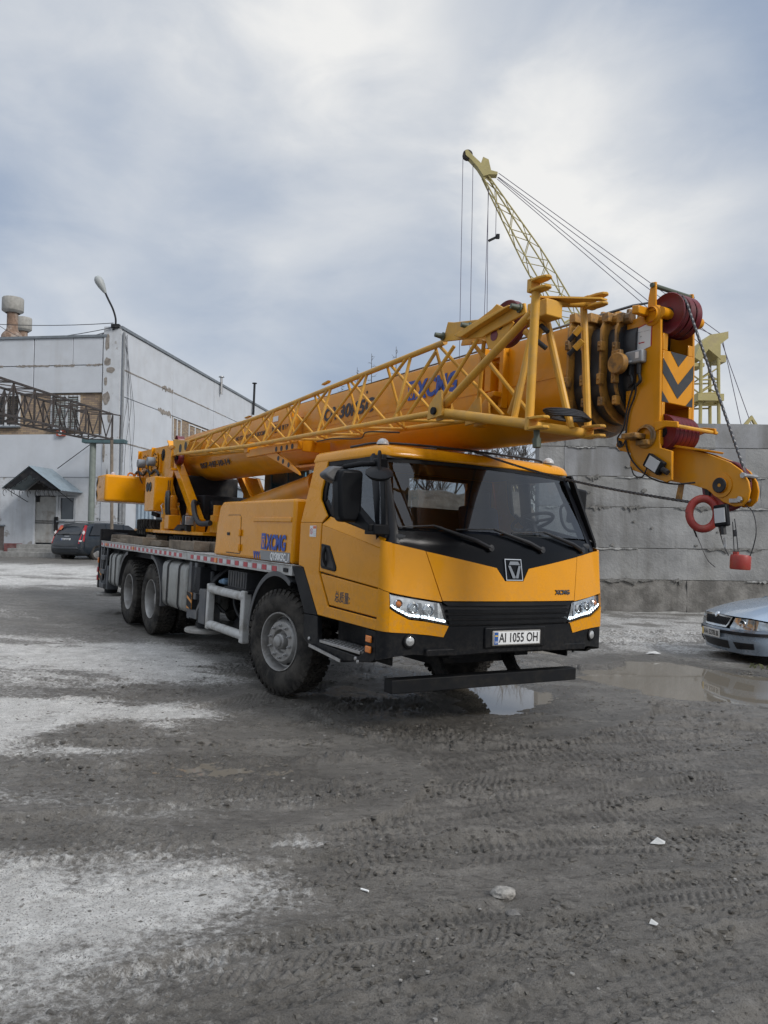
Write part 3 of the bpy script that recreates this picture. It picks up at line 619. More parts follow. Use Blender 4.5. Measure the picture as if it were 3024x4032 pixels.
# ---------------------------------------------------------------- underside fittings on the visible side
def fuel_tank(x0, x1, z0=.50, z1=1.17, yo=-1.235, yi=-.6):
    r = .1; pr = []
    for cx, cz, a0 in ((yo+r, z0+r, 180), (yi-r, z0+r, 270), (yi-r, z1-r, 0), (yo+r, z1-r, 90)):
        for k in range(5): a = R(a0+22.5*k); pr.append((cx+r*math.cos(a), cz+r*math.sin(a)))
    m = MB(); m.prism(pr, 0, x0, x1); t = m.build('fuel_tank', TANK, crane, .03, seg=3)
    for f in (.27, .73):
        xx = x0+(x1-x0)*f; m = MB(); P2 = [((p[0]-(yo+yi)/2)*1.02+(yo+yi)/2-.003, (p[1]-(z0+z1)/2)*1.025+(z0+z1)/2) for p in pr]
        n = len(P2); vs_ = [(xx-.03, *p) for p in P2]+[(xx+.03, *p) for p in P2]; m.add(vs_, [(i, (i+1) % n, n+(i+1) % n, n+i) for i in range(n)]); m.build('strap', DARK, t)
    m = MB(); m.disc(((x0+x1)/2, yo+.12, z1), (0, 0, 1), .05, .035, 16); m.build('filler_cap', DARK, t)
    return t
fuel_tank(-4.12, -2.98); fuel_tank(-7.55, -6.83, .53, 1.14)
def outrigger(x, sd_):
    y = sd_*1.235; e = empty('outrigger', parent=crane); e.location = (0, 0, 0)
    s = sd_
    m = MB(); m.box(x-.16, x+.16, min(0, y), max(0, y), .80, 1.15); m.build('beam_box', DARK, e, .006)
    m = MB()
    for dx in (-.3, -.08): m.box(x+dx, x+dx+.1, min(y, y-s*.1), max(y, y-s*.1), .72 if dx > -.2 else .45, 1.2)
    m.box(x-.30, x+.1, min(y+s*.004, y-s*.06), max(y+s*.004, y-s*.06), .47, .58); m.box(x-.1, x+.2, min(y, y-s*.08), max(y, y-s*.08), .80, .86)
    m.bar((x-.05, y-s*.03, .5), (x+.2, y-s*.03, .74), .03, .05); m.build('bracket', GRYM, e, .005)
    m = MB(); m.box(x+.18, x+.42, min(y+s*.006, y-s*.2), max(y+s*.006, y-s*.2), .44, .88); m.build('jack_cover', GRYM, e, .012)
    m = MB(); m.tube((x+.02, y-s*.16, .36), (x+.02, y-s*.16, 1.0), .075, 14); m.lathe([(.12, 0), (.12, .05), (.09, .09), (.08, .1)], (x+.02, y-s*.16, .36), n=18, cap=True); m.build('jack', DARK, e)
    m = MB(); m.disc((x+.02, y-s*.16, .30), (0, 0, 1), .27, .05, 28); m.build('foot_plate', mat('pad_dirty', (.30, .29, .27), .7, dirt=(.14, .13, .115), dscale=6, damt=.7), e)
    if sd_ < 0:
        m = MB(); m.box(x-.298, x-.10, y-.012, y-.005, .585, .80); m.build('warning_plate', mat('warning_orange', (.62, .26, .05), .5), e)
        m = MB(); m.prism([(x-.298, .62), (x-.298, .72), (x-.10, .66), (x-.10, .585), (x-.15, .585)], 1, y-.0145, y-.0125); m.build('warning_stripe', BLK, e)
        m = MB(); m.prism([(x-.298, .76), (x-.298, .80), (x-.18, .80), (x-.10, .775), (x-.10, .70)], 1, y-.0145, y-.0125); m.build('warning_stripe', BLK, e)
for sd_ in (-1, 1): outrigger(-2.57, sd_); outrigger(-8.0, sd_)
# side guard of white tubes and battery box
m = MB(); y = -1.235
for z in (.90, .46): m.tube((-2.09, y+.045, z+.0), (-.90, y+.045, z+.0), .052, 12)
m.box(-2.14, -2.06, y, y+.09, .40, .965); m.box(-.99, -.88, y-.002, y+.092, .38, .968); m.build('side_guard', ALU, crane, .012)
m = MB(); m.box(-1.62, -.86, -1.2, -.6, .935, .975); m.build('battery_tray', DARK, crane, .005)
m = MB(); m.box(-1.56, -.98, -1.18, -.66, .975, 1.17)
for k in range(7): m.box(-1.54+k*.08, -1.50+k*.08, -1.188, -1.18, .99, 1.16)
m.build('battery_box', mat('battery_cover', (.03, .032, .036), .55, dirt=(.09, .085, .075), dscale=6, damt=.5), crane, .02)
m = MB(); m.prism([(-1.85, .99), (-1.64, .985), (-1.62, 1.03), (-1.7, 1.06), (-1.83, 1.03)], 1, -1.2, -1.05); m.build('blue_rag', mat('rag_blue', (.1, .17, .25), .8, var=.4, vscale=20), crane, .02)
m = MB()
for dx, r in ((-2.2, .02), (-2.16, .018), (-2.12, .02)): m.path(catmull([(dx, -.9, 1.2), (dx-.08, -1.1, 1.0), (dx-.1, -1.15, .8), (dx+.05, -1.0, .6)], 5), r, 8)
m.path(catmull([(-1.9, -.8, 1.2), (-1.9, -.95, .8), (-1.7, -.9, .55), (-1.2, -.85, .6)], 6), .025, 8); m.build('hose', CABLE, crane)
m = MB(); m.box(-2.52, -2.36, -1.1, -1.06, .98, 1.1); m.tube((-2.44, -1.06, 1.1), (-2.44, -1.06, 1.24), .014, 6); m.build('work_lamp', GRYM, crane, .01)
m = MB(); m.tube((-2.0, -.75, .42), (-1.1, -.75, .42), .17, 18); m.build('air_tank', DARK, crane)
m = MB(); m.tube((-1.75, -.55, .62), (-1.0, -.55, .62), .16, 18); m.build('silencer', mat('silencer_steel', (.12, .11, .1), .5, metal=.6), crane)
# mudguards
def arch(x, r0, a0, a1, y0, y1, n=18, lip=.05):
    m = MB(); f = lambda u, v, r: (x+r*math.cos(R(a0+(a1-a0)*u)), y0+(y1-y0)*v, TY+r*math.sin(R(a0+(a1-a0)*u)))
    m.grid(lambda u, v: f(u, v, r0), n, 1); m.grid(lambda u, v: f(u, v, r0+.014), n, 1, flip=True)
    m.grid(lambda u, v: f(u, 0, r0-lip*v+.014), n, 1); m.grid(lambda u, v: f(u, -.01/(y1-y0), r0-lip*v+.014), n, 1, flip=True); return m
arch(0, .70, 178, 62, -1.245, -.86).build('mudguard', mat('mudguard_grey', (.06, .063, .068), .5, dirt=(.14, .13, .12), dscale=4, damt=.5), crane)
arch(0, .70, 178, 62, .86, 1.245).build('mudguard', MATS['mudguard_grey'], crane)
for sd_ in (-1, 1):
    y0, y1 = (-1.245, -.6) if sd_ < 0 else (.6, 1.245)
    arch(-4.706, .66, 88, -4, y0, y1).build('mudguard', MATS['mudguard_grey'], crane); arch(-6.056, .66, 176, 96, y0, y1).build('mudguard', MATS['mudguard_grey'], crane)
# rear ladder, tail frame and tail board
m = MB()
for x in (-7.74, -8.02): m.bar((x+.1, -1.24, 1.24), (x-.05, -1.24, .44), .03, .05)
lad = m.build('ladder', GRYM, crane, .004)
for z in (1.02, .76, .5):
    m = MB(); x = -7.86-.02*(1-z); m.box(x-.16, x+.16, -1.29, -1.19, z-.045, z+.045); m.build('step', GRYM, lad, .012)
m = MB(); m.box(-8.45, -8.38, -1.24, -1.12, .42, 1.56); m.box(-8.45, -8.38, 1.12, 1.24, .42, 1.56); m.box(-8.46, -8.30, -1.2, 1.2, .50, .62); m.box(-8.46, -8.2, -1.0, 1.0, .95, 1.2); m.box(-8.44, -8.22, -1.22, -1.0, 1.1, 1.2); m.build('tail_frame', DARK, crane, .006)
m = MB(); m.box(-8.38, -8.34, -1.2, 1.2, 1.33, 1.56); m.box(-8.38, -7.2, -1.02, -.99, 1.33, 1.50); m.build('tail_board', DARK, crane, .004)
for z in (.9, .72, .56):
    m = MB(); m.box(-8.43, -8.36, -1.262, -1.243, z, z+.1); m.build('tail_lamp', REFR if z < .8 else AMB, crane, .006)

# ---------------------------------------------------------------- engine cover
EX0, EX1 = -1.95, .31
m = MB(); yo, yi = -1.238, 1.1
sec = [(EX0-.01, 1.336), (EX0+.03, 1.50), (EX0+.06, 1.70), (EX0+.14, 1.93), (EX0+.24, 1.985), (EX1-.02, 1.99), (EX1+.0, 1.96), (EX1, 1.336)]
m.prism(sec, 1, yo, -.5); m.prism([(p[0], p[1]) for p in sec], 1, .5, yi); m.box(EX0+.3, EX1-.02, -.5, .5, 1.336, 1.8)
ec = m.build('engine_cover', YEL, crane, .035, seg=4, fix=True)
m = MB(); m.prism([(EX0+.42, 1.40), (EX0+.44, 1.385), (EX0+.86, 1.385), (EX0+.88, 1.40), (EX0+.86, 1.80), (EX0+.83, 1.82), (EX0+.46, 1.82), (EX0+.43, 1.80)], 1, yo-.0075, yo+.01); m.build('access_door', YEL, ec, .006)
m = MB(); m.prism([(EX0+.412, 1.40), (EX0+.436, 1.377), (EX0+.864, 1.377), (EX0+.888, 1.40), (EX0+.868, 1.80), (EX0+.835, 1.828), (EX0+.455, 1.828), (EX0+.422, 1.80)], 1, yo-.0015, yo+.01); m.build('door_gap', CABLE, ec)
m = MB(); m.box(EX0+.46, EX0+.55, yo-.014, yo-.006, 1.585, 1.62); m.build('door_latch', BLK, ec, .004)
for z in (1.45, 1.62):
    m = MB(); m.box(EX0+.84, EX0+.9, yo-.022, yo-.004, z-.035, z+.035); m.tube((EX0+.875, yo-.018, z-.04), (EX0+.875, yo-.018, z+.04), .011, 8); m.build('hinge', YEL, ec, .004)
m = MB(); m.prism([(-.72, 1.75), (.27, 1.75), (.27, 1.80), (-.70, 1.80)], 1, yo-.012, yo+.01); m.build('swage_ridge', YEL, ec, .01, seg=3)
m = MB(); m.prism([(-.46, 1.345), (.262, 1.345), (.262, 1.445), (-.50, 1.445)], 1, yo-.0035, yo+.001); m.build('model_stripe', mat('stripe_grey', (.23, .235, .24), .45), ec)
text('model_lettering', 'QY30K5C_1', .1, basis((-.22, yo-.005, 1.362), (1, 0, 0), (0, 0, 1)), WHITE, ec, .001, .15, .004, width=.46)
def brand(parent, o, x, z, size, wdt, material, bg):
    # badge with a diamond, followed by slanted lettering
    X, Z = Vector(x).normalized(), Vector(z).normalized(); N = X.cross(Z); o = Vector(o); h = size
    def poly(nm, pts, mt, d): mb = MB(); n = len(pts); mb.add([o+X*p[0]*h+Z*p[1]*h+N*d for p in pts], [tuple(range(n))]); return mb.build(nm, mt, parent)
    poly('badge', [(0, 0), (.66, 0), (.66, 1.02), (.0, 1.02)], material, .004)
    poly('badge_diamond', [(.20, .84), (.47, .84), (.60, .52), (.40, .1), (.27, .1), (.07, .52)], bg, .0055)
    poly('badge_diamond', [(.17, .60), (.50, .60), (.335, .18)], material, .007); poly('badge_diamond', [(.22, .78), (.45, .78), (.52, .655), (.15, .655)], material, .007)
    text('brand_lettering', 'XCMG', h*1.32, basis(o+X*(.78*h)+Z*.02*h+N*.004, X, Z), material, parent, .001, .12, h*.05, width=wdt-.80*h)
brand(ec, (-.46, yo-.004, 1.46), (1, 0, 0), (0, 0, 1), .165, .64, BLUE, YEL)
for k in range(3):
    x = -.68+k*.06; m = MB()
    m.prism([(x, 1.43), (x+.02, 1.43), (x+.036, 1.39), (x+.045, 1.43), (x+.06, 1.43), (x+.042, 1.35), (x+.03, 1.35)], 1, yo-.004, yo+.001); m.build('chevron_mark', BLUE, ec)
# ---------------------------------------------------------------- driver's cab
cab = empty('cab', parent=crane)
def plan(q):
    a = abs(q); s = 1 if q >= 0 else -1
    if a <= 1.16: return 2.225-.13*(a/1.16)**2.2, q, 1.
    t = min((a-1.16)/.2, 1.); return 2.095-.125*(1-math.cos(t*math.pi/2)), s*(1.16+.09*math.sin(t*math.pi/2)), 1-t
def slope(z): return 0 if z < 1.1 else (.2*(z-1.1) if z < 1.62 else .104+.5*(z-1.62))
def FS(q, z):
    x, y, w_ = plan(q); return Vector((x-slope(z)*w_, y, z))
def FN(q, z):
    e = .004; a = FS(q+e, z)-FS(q-e, z); b = FS(q, z+e)-FS(q, z-e); return a.cross(b).normalized()
def fpt(q, z, off=0.): return FS(q, z)+FN(q, z)*off
def fpanel(name, bot, top, material, parent, sub=5, rows=4, off=0., edge=.02, smooth=40):
    B, T = [], []
    for i in range(len(bot)-1):
        for k in range(sub):
            t = k/sub; B.append([bot[i][j]*(1-t)+bot[i+1][j]*t for j in (0, 1)]); T.append([top[i][j]*(1-t)+top[i+1][j]*t for j in (0, 1)])
    B.append(list(bot[-1])); T.append(list(top[-1])); n = len(B); m = MB(); vs_ = []
    for r in range(rows+1):
        v = r/rows
        for i in range(n): vs_.append(fpt(B[i][0]*(1-v)+T[i][0]*v, B[i][1]*(1-v)+T[i][1]*v, off))
    fs = [(r*n+i, r*n+i+1, (r+1)*n+i+1, (r+1)*n+i) for r in range(rows) for i in range(n-1)]
    if edge:
        loop = [i for i in range(n)]+[r*n+n-1 for r in range(1, rows+1)]+[rows*n+i for i in range(n-2, -1, -1)]+[r*n for r in range(rows-1, 0, -1)]
        qz = lambda idx: ((B[idx % n][0]*(1-(idx//n)/rows)+T[idx % n][0]*(idx//n)/rows), (B[idx % n][1]*(1-(idx//n)/rows)+T[idx % n][1]*(idx//n)/rows))
        o = len(vs_); vs_ += [fpt(*qz(i), off-edge) for i in loop]; L = len(loop)
        fs += [(loop[(k+1) % L], loop[k], o+k, o+(k+1) % L) for k in range(L)]
    m.add(vs_, fs); return m.build(name, material, parent, smooth=smooth)
def mir(l): return [(-q, z) for q, z in l][::-1]
def both(name, bot, top, material, **k):
    a = fpanel(name, bot, top, material, cab, **k); b = fpanel(name, mir(bot), mir(top), material, cab, **k); return a, b
# front skin
fpanel('front_panel', [(-.748, 1.146), (-.25, 1.146), (-.12, 1.146), (.12, 1.146), (.25, 1.146), (.748, 1.146)], [(-.866, 1.543), (-.185, 1.425), (-.105, 1.315), (.105, 1.315), (.185, 1.425), (.866, 1.543)], YEL, cab, off=.004, sub=6, rows=6)
both('corner_panel', [(-1.36, 1.238), (-1.22, 1.208), (-1.0, 1.172), (-.755, 1.14)], [(-1.36, 1.622), (-1.18, 1.603), (-1.02, 1.573), (-.873, 1.546)], YEL, off=.003, rows=6)
both('corner_panel', [(-1.36, .897), (-1.222, .893)], [(-1.36, 1.232), (-1.226, 1.204)], YEL, off=.003)
both('bumper_corner', [(-1.222, .893), (-1.04, .885), (-.88, .872), (-.735, .853)], [(-1.224, 1.078), (-1.04, .992), (-.90, .978), (-.690, .943)], YEL, off=.004)
fpanel('scuttle_panel', [(-1.17, 1.598), (-.868, 1.54), (-.19, 1.424), (-.11, 1.312), (.11, 1.312), (.19, 1.424), (.868, 1.54), (1.17, 1.598)], [(-1.13, 1.70), (-.86, 1.705), (-.3, 1.71), (-.13, 1.71), (.13, 1.71), (.3, 1.71), (.86, 1.705), (1.13, 1.70)], BLKG, cab, off=-.004, rows=5)
fpanel('grille_back', [(-.72, .94), (0, .94), (.72, .94)], [(-.75, 1.145), (0, 1.145), (.75, 1.145)], CABLE, cab, off=-.045, sub=8, edge=0)
gr = fpanel('grille', [(-.70, 1.108), (0, 1.108), (.70, 1.108)], [(-.748, 1.140), (0, 1.140), (.748, 1.140)], BLK, cab, off=-.004, sub=8, rows=2, edge=.05)
for z in (.952, .998, 1.044): fpanel('slat', [(-.675+(z-.95)*-.2, z+.004), (0, z+.004), (.675+(z-.95)*.2, z+.004)], [(-.68-(z-.95)*.2, z+.03), (0, z+.03), (.68+(z-.95)*.2, z+.03)], BLK, gr, off=-.012, sub=8, rows=2, edge=.035)
fpanel('bumper', [(-1.36, .655), (-1.2, .69), (-1., .715), (-.736, .70), (-.684, .70), (-.3, .72), (.3, .72), (.684, .70), (.736, .70), (1., .715), (1.2, .69), (1.36, .655)],
       [(-1.36, .893), (-1.2, .889), (-1., .881), (-.74, .85), (-.69, .938), (-.3, .938), (.3, .938), (.69, .938), (.74, .85), (1., .881), (1.2, .889), (1.36, .893)], BLK, cab, off=-.002, edge=.1, sub=4)
m = MB(); m.box(2.12, 2.238, -.34, .34, .755, .93); m.box(1.95, 2.19, -.9, .9, .70, .76); m.build('plate_mount', BLK, cab, .01)
# headlamps
LEDM = mat('led_lit', (.9, .95, 1), .3, emit=((.85, .95, 1.), 1.8)); HOUS = mat('lamp_chrome', (.62, .64, .66), .18, metal=.85, var=.25, vscale=14)
for sgn in (-1, 1):
    T0 = [(-1.216, 1.196), (-1.04, 1.168), (-.9, 1.148), (-.764, 1.13)]; B0 = [(-1.216, 1.084), (-1.04, 1.0), (-.9, .986), (-.702, .95)]
    T1, B1 = (T0, B0) if sgn < 0 else (mir(T0), mir(B0))
    h = fpanel('headlight', B1, T1, HOUS, cab, off=-.035, sub=4, edge=0); h.parent = cab
    b2 = [(q, z-.002) for q, z in B1]
    fpanel('lamp_bezel', B1, [(q, z+.016) for q, z in B1], BLK, h, off=-.012, rows=1, edge=.03)
    fpanel('lamp_lens', B1, T1, LENS, h, off=.004, sub=4, edge=0)
    for q, z, r in ((-1.0, 1.085, .045), (-1.125, 1.12, .034), (-.865, 1.065, .048)):
        q *= -sgn; p = fpt(q, z, -.034); n_ = FN(q, z)
        m = MB(); m.lathe([(r, 0), (r*1.05, .012), (r*.8, .018), (r*.74, .008)], p, n_, 20); m.build('lamp_ring', CHROME, h)
        m = MB(); m.lathe([(r*.76, .006), (r*.6, .016), (r*.3, .024), (.0001, .027)], p, n_, 20); m.build('lamp_bulb', LENS if r > .04 else AMB, h)
    for q in (-.79, -.93): 
        q *= -sgn; a, b = fpt(q, .99, -.03), fpt(q*1.01, 1.13, -.03); m = MB(); m.bar(a, b, .012, .03); m.build('lamp_divider', CHROME, h)
    for k in range(15):
        t = k/14; q = -1.19+t*(1.19-.72); z = (np.interp(q, [p[0] for p in B0], [p[1] for p in B0]))+.026
        p = fpt(q*-sgn, z, -.022); m = MB(); m.lathe([(.012, 0), (.010, .006), (.0001, .008)], p, FN(q*-sgn, z), 8); m.build('led', LEDM, h)
    q = 1.03*sgn; p = fpt(q, .822, .002); n_ = (FN(q, .822)+Vector((.3, 0, 0))).normalized()
    m = MB(); m.lathe([(.056, -.02), (.056, .012), (.046, .018), (.040, .006)], p, n_, 22); fg = m.build('fog_lamp', BLK, cab); m = MB(); m.lathe([(.042, .004), (.036, .014), (.02, .02), (.0001, .022)], p, n_, 20); m.build('lamp_lens', mat('fog_glass', (.55, .56, .56), .1, metal=.6), fg)
# number plate
m = MB(); m.box(2.236, 2.252, -.272, .272, .774, .902); pl = m.build('number_plate', mat('plate_frame', (.3, .29, .27), .5, metal=.3), cab, .008)
m = MB(); m.box(2.25, 2.2545, -.258, .258, .785, .891); m.build('plate_face', WHITE, pl, .004)
m = MB(); m.box(2.254, 2.2555, -.256, -.215, .787, .889); m.build('plate_band', mat('plate_blue', (.02, .09, .32), .5), pl)
m = MB(); m.box(2.255, 2.2562, -.250, -.221, .853, .864); m.build('flag_yellow', mat('flag_yellow', (.75, .5, .03), .5), pl)
text('plate_lettering', 'AI 1055 OH', .11, basis((2.2556, -.205, .805), (0, 1, 0), (0, 0, 1)), INK, pl, .0008, 0, .0016, width=.44)
text('plate_lettering', 'UA', .03, basis((2.2562, -.251, .797), (0, 1, 0), (0, 0, 1)), WHITE, pl, .0005, width=.03)
# emblem and brand letters on the nose
def fpoly(name, pts, material, parent, off, th=.01):
    vs_ = [fpt(q, z, off) for q, z in pts]+[fpt(q, z, off-th) for q, z in pts]; n = len(pts); m = MB(); m.add(vs_, [tuple(range(n)), tuple(range(2*n-1, n-1, -1))]+[(i, n+i, n+(i+1) % n, (i+1) % n) for i in range(n)]); return m.build(name, material, parent, fix=True)
em = fpoly('emblem', [(-.095, 1.32), (.095, 1.32), (.095, 1.505), (-.095, 1.505)], CHROME, cab, .012, .02)
fpoly('emblem_field', [(-.086, 1.327), (.086, 1.327), (.086, 1.497), (-.086, 1.497)], BLKG, em, .014)
fpoly('emblem_bar', [(-.045, 1.482), (.045, 1.482), (.064, 1.452), (-.064, 1.452)], mat('dull_chrome', (.30, .31, .32), .2, metal=1.), em, .024)
fpoly('emblem_bar', [(-.072, 1.445), (-.046, 1.445), (.0, 1.352), (-.0, 1.338), (-.032, 1.338)], MATS['dull_chrome'], em, .024)
fpoly('emblem_bar', [(.046, 1.445), (.072, 1.445), (.032, 1.338), (.006, 1.338), (.006, 1.352)], MATS['dull_chrome'], em, .024)
p = fpt(.49, 1.203, .008); text('brand_lettering', 'XCMG', .055, basis(p, FS(.69, 1.203)-FS(.49, 1.203), (-.2, 0, 1)), mat('dark_chrome', (.12, .12, .125), .25, metal=.9), cab, .006, .1, .002, width=.205)
# windscreen with its frame
ws = fpanel('windscreen', [(-1.10, 1.715), (-.55, 1.72), (0, 1.72), (.55, 1.72), (1.10, 1.715)], [(-1.035, 2.31), (-.52, 2.325), (0, 2.33), (.52, 2.325), (1.035, 2.31)], GLASS, cab, off=0, sub=5, rows=6, edge=0)
fpanel('windscreen_frame', [(-1.10, 2.285), (-.55, 2.30), (0, 2.305), (.55, 2.30), (1.10, 2.285)], [(-1.06, 2.35), (-.55, 2.36), (0, 2.365), (.55, 2.36), (1.06, 2.35)], BLK, cab, off=.004, sub=5, rows=2, edge=.03)
for s in (-1, 1):
    m = MB(); lv = [1.60+(2.36-1.60)*k/8 for k in range(9)]; rows_ = []
    for z in lv:
        t = (z-1.6)/.76; q1 = 1.095-.065*t; a = fpt(q1*s, z, .004); q2 = 1.16-.07*t; b = fpt(q2*s, z, .01)
        c = Vector((b.x-.05, s*(abs(b.y)+.035), z)); d = Vector((b.x-.13, s*(1.232-.15*(z-1.6)), z)); e = Vector((d.x, s*(abs(d.y)-.08), z)); g_ = a-Vector((.06, 0, 0))
        rows_.append([g_, a, b, c, d, e])
    vs_ = [p for r in rows_ for p in r]; fs = [(r*6+i, r*6+i+1, (r+1)*6+i+1, (r+1)*6+i) if s > 0 else (r*6+i+1, r*6+i, (r+1)*6+i, (r+1)*6+i+1) for r in range(8) for i in range(5)]
    m.add(vs_, fs); m.build('windscreen_pillar', mat('pillar_black', (.008, .009, .012), .3, spec=.25), cab, smooth=50)
# wipers
for y0, z0, y1, z1, y2, z2 in ((-.24, 1.59, -.776, 1.745, -1.07, 1.725), (.36, 1.593, -.175, 1.742, -.56, 1.727), (.949, 1.606, .423, 1.743, .03, 1.722)):
    m = MB(); a, b, c = fpt(y0, z0, .012), fpt(y1, z1, .035), fpt(y2, z2, .02); mid = fpt(y0*.7+y1*.3, z0*.7+z1*.3, .035)
    m.path([a, mid, b], [.022, .02, .010], 8); m.lathe([(.03, 0), (.03, .03), (.0001, .034)], fpt(y0, z0, 0), FN(y0, z0), 12)
    w_ = m.build('wiper', CABLE, cab); m = MB(); m.path([b+Vector((0, .09, -.012)), b, c], .007, 6); m.build('wiper_blade', CABLE, w_)
# sides
def ysA(z): return 1.25 if z < 1.75 else 1.25-.2*(z-1.75)
def ysW(z): return 1.225-.15*(z-1.63)
def spoly(name, pts, material, parent, s, yf, th=.025, off=0., bevel=.006):
    n = len(pts); o = [(x, s*(yf(z)+off), z) for x, z in pts]; i_ = [(x, s*(yf(z)+off-th), z) for x, z in pts]
    m = MB(); m.add(o+i_, [tuple(range(n)), tuple(range(2*n-1, n-1, -1))]+[(k, n+k, n+(k+1) % n, (k+1) % n) for k in range(n)]); return m.build(name, material, parent, bevel, fix=True)
y125 = lambda z: 1.25
for s in (-1, 1):
    spoly('side_frame', [(.49, 1.338), (.49, 1.75), (.925, 1.75), (.912, 1.30), (1.118, 1.0), (1.965, .98), (1.965, .892), (.935, .905), (.60, 1.322)], YEL, cab, s, y125)
    spoly('rear_pillar', [(.49, 1.752), (.50, 2.345), (.765, 2.345), (.765, 2.06), (.79, 1.97), (.995, 1.81), (.932, 1.752)], YEL, cab, s, ysA)
    dr = spoly('door', [(.942, 1.735), (.928, 1.302), (1.976, 1.23), (1.99, 1.555)], YEL, cab, s, y125, bevel=.01)
    spoly('door_lower', [(.936, 1.288), (1.135, 1.012), (1.972, .992), (1.976, 1.222)], YEL, dr, s, y125, off=-.007, bevel=.01)
    m = MB(); vs_ = [(.942, s*1.25, 1.735), (1.99, s*1.25, 1.555), (1.995, s*1.212, 1.632), (1.015, s*1.205, 1.81)]; m.add(vs_, [(0, 1, 2, 3) if s < 0 else (3, 2, 1, 0)]); m.build('waist_chamfer', YEL, dr)
    # window frame ring
    for nm, pts in (('window_frame', [(.768, 2.345), (.768, 2.06), (.793, 1.975), (1.0, 1.815), (1.05, 1.83), (1.05, 2.345)]),):
        pass
    fr_ = spoly('window_frame', [(.768, 2.345), (.768, 2.29), (1.76, 2.29), (1.735, 2.345)], BLK, dr, s, ysW, .03)
    spoly('frame_bar', [(.768, 2.288), (.768, 2.06), (.793, 1.975), (.84, 1.94), (.825, 2.06), (.825, 2.288)], BLK, fr_, s, ysW, .03)
    spoly('frame_bar', [(.96, 2.288), (.96, 1.85), (1.005, 1.815), (1.11, 1.797), (1.11, 2.288)], BLK, fr_, s, ysW, .03)
    spoly('frame_bar', [(.84, 1.94), (.96, 1.845), (.96, 1.90), (.87, 1.97)], BLK, fr_, s, ysW, .03)
    spoly('frame_bar', [(1.112, 1.797), (1.985, 1.637), (1.985, 1.69), (1.112, 1.85)], BLK, fr_, s, ysW, .03)
    spoly('frame_bar', [(1.965, 1.692), (1.985, 1.692), (1.765, 2.288), (1.69, 2.288), (1.90, 1.73)], BLK, fr_, s, ysW, .03)
    spoly('door_glass', [(1.11, 2.29), (1.11, 1.84), (1.92, 1.70), (1.72, 2.29)], SGLASS, dr, s, ysW, .004, -.012, 0)
    spoly('quarter_glass', [(.82, 2.29), (.82, 2.05), (.86, 1.95), (.965, 1.89), (.965, 2.29)], SGLASS, dr, s, ysW, .004, -.012, 0)
    hd = spoly('door_handle', [(.955, 1.56), (1.115, 1.545), (1.255, 1.36), (1.255, 1.33), (1.22, 1.318), (.975, 1.335), (.955, 1.36)], BLK, dr, s, y125, .02, .008, .008)
    spoly('handle_recess', [(.985, 1.535), (1.10, 1.522), (1.215, 1.37), (1.21, 1.345), (.99, 1.36)], CABLE, hd, s, y125, .004, .0095, 0)
    m = MB(); m.path(catmull([(1.035, s*1.255, 1.53), (1.05, s*1.278, 1.48), (1.06, s*1.28, 1.42), (1.07, s*1.255, 1.36)], 5), .014, 8); m.build('handle_grip', BLK, hd)
    # black wheel arch band and step well
    spoly('arch_band', [(.34, 1.318), (.592, 1.316), (.928, .90), (.665, .893)], BLK, cab, s, y125, .06, -.001, .004)
    sb_ = spoly('step_well', [(.655, .885), (.93, .895), (.955, .70), (1.0, .655), (1.69, .64), (1.76, .67), (1.80, .72), (1.80, .885), (1.962, .883), (1.965, .66), (1.9, .625), (1.275, .545), (.81, .60), (.66, .66)], BLK, cab, s, y125, .05, -.003, .006)
    m = MB(); yy = s*1.0; m.box(.93, 1.85, min(yy, yy+s*.02), max(yy, yy+s*.02), .58, .93); m.build('step_back', BLK, sb_)
    m = MB(); m.box(.985, 1.715, min(s*1.045, s*1.243), max(s*1.045, s*1.243), .66, .688); st_ = m.build('step_tread', STEEL, sb_, .004)
    m = MB()
    for i in range(12):
        for j in range(3): m.disc((1.02+i*.06, s*(1.09+j*.055), .687), (0, 0, 1), .017, .006, 8)
    m.build('tread_stud', STEEL, st_)
    m = MB(); m.obox((1.14, s*1.20, .59), (.30, 0, -.025), (0, .07, 0), (.001, 0, .012)); m.build('lower_step', DARK, sb_, .004)
    m = MB(); m.obox((1.14, s*1.272, .592), (.30, 0, -.025), (0, .004, 0), (.001, 0, .014)); m.build('step_edge', STEEL, sb_)
    for z in (.812, .728):
        m = MB(); m.box(1.83, 1.915, min(s*1.25, s*1.268), max(s*1.25, s*1.268), z-.028, z+.028); m.build('side_lamp', AMB, cab, .008)
    for x, z in ((.79, .67), (1.70, .60), (1.66, .62)):
        m = MB(); m.lathe([(.018, 0), (.015, .01), (.0001, .013)], (x, s*1.247, z), (0, s, 0), 12); m.build('bolt', STEEL, sb_)
    if s > 0:
        m = MB(); m.prism([(1.17, 1.88), (1.36, 1.88), (1.38, 2.22), (1.19, 2.24)], 0, 1.60, 1.70); mi = m.build('mirror', BLK, cab, .025, seg=3, fix=True); continue
    # mirrors
    mi = empty('mirror', parent=cab)
    def bx(name, x0, x1, y0, y1, z0, z1, mt=BLK, bev=.03): m = MB(); m.box(x0, x1, min(s*y0, s*y1), max(s*y0, s*y1), z0, z1); return m.build(name, mt, mi, bev, seg=3)
    m = MB(); poly_ = [(1.335, 1.80), (1.38, 1.752), (1.51, 1.752), (1.54, 1.80), (1.565, 2.11), (1.54, 2.18), (1.35, 2.185), (1.335, 2.16)]
    m.prism([(s*p[0], p[1]) for p in poly_], 0, 1.66, 1.80); m.build('mirror_housing', BLK, mi, .03, seg=3, fix=True)
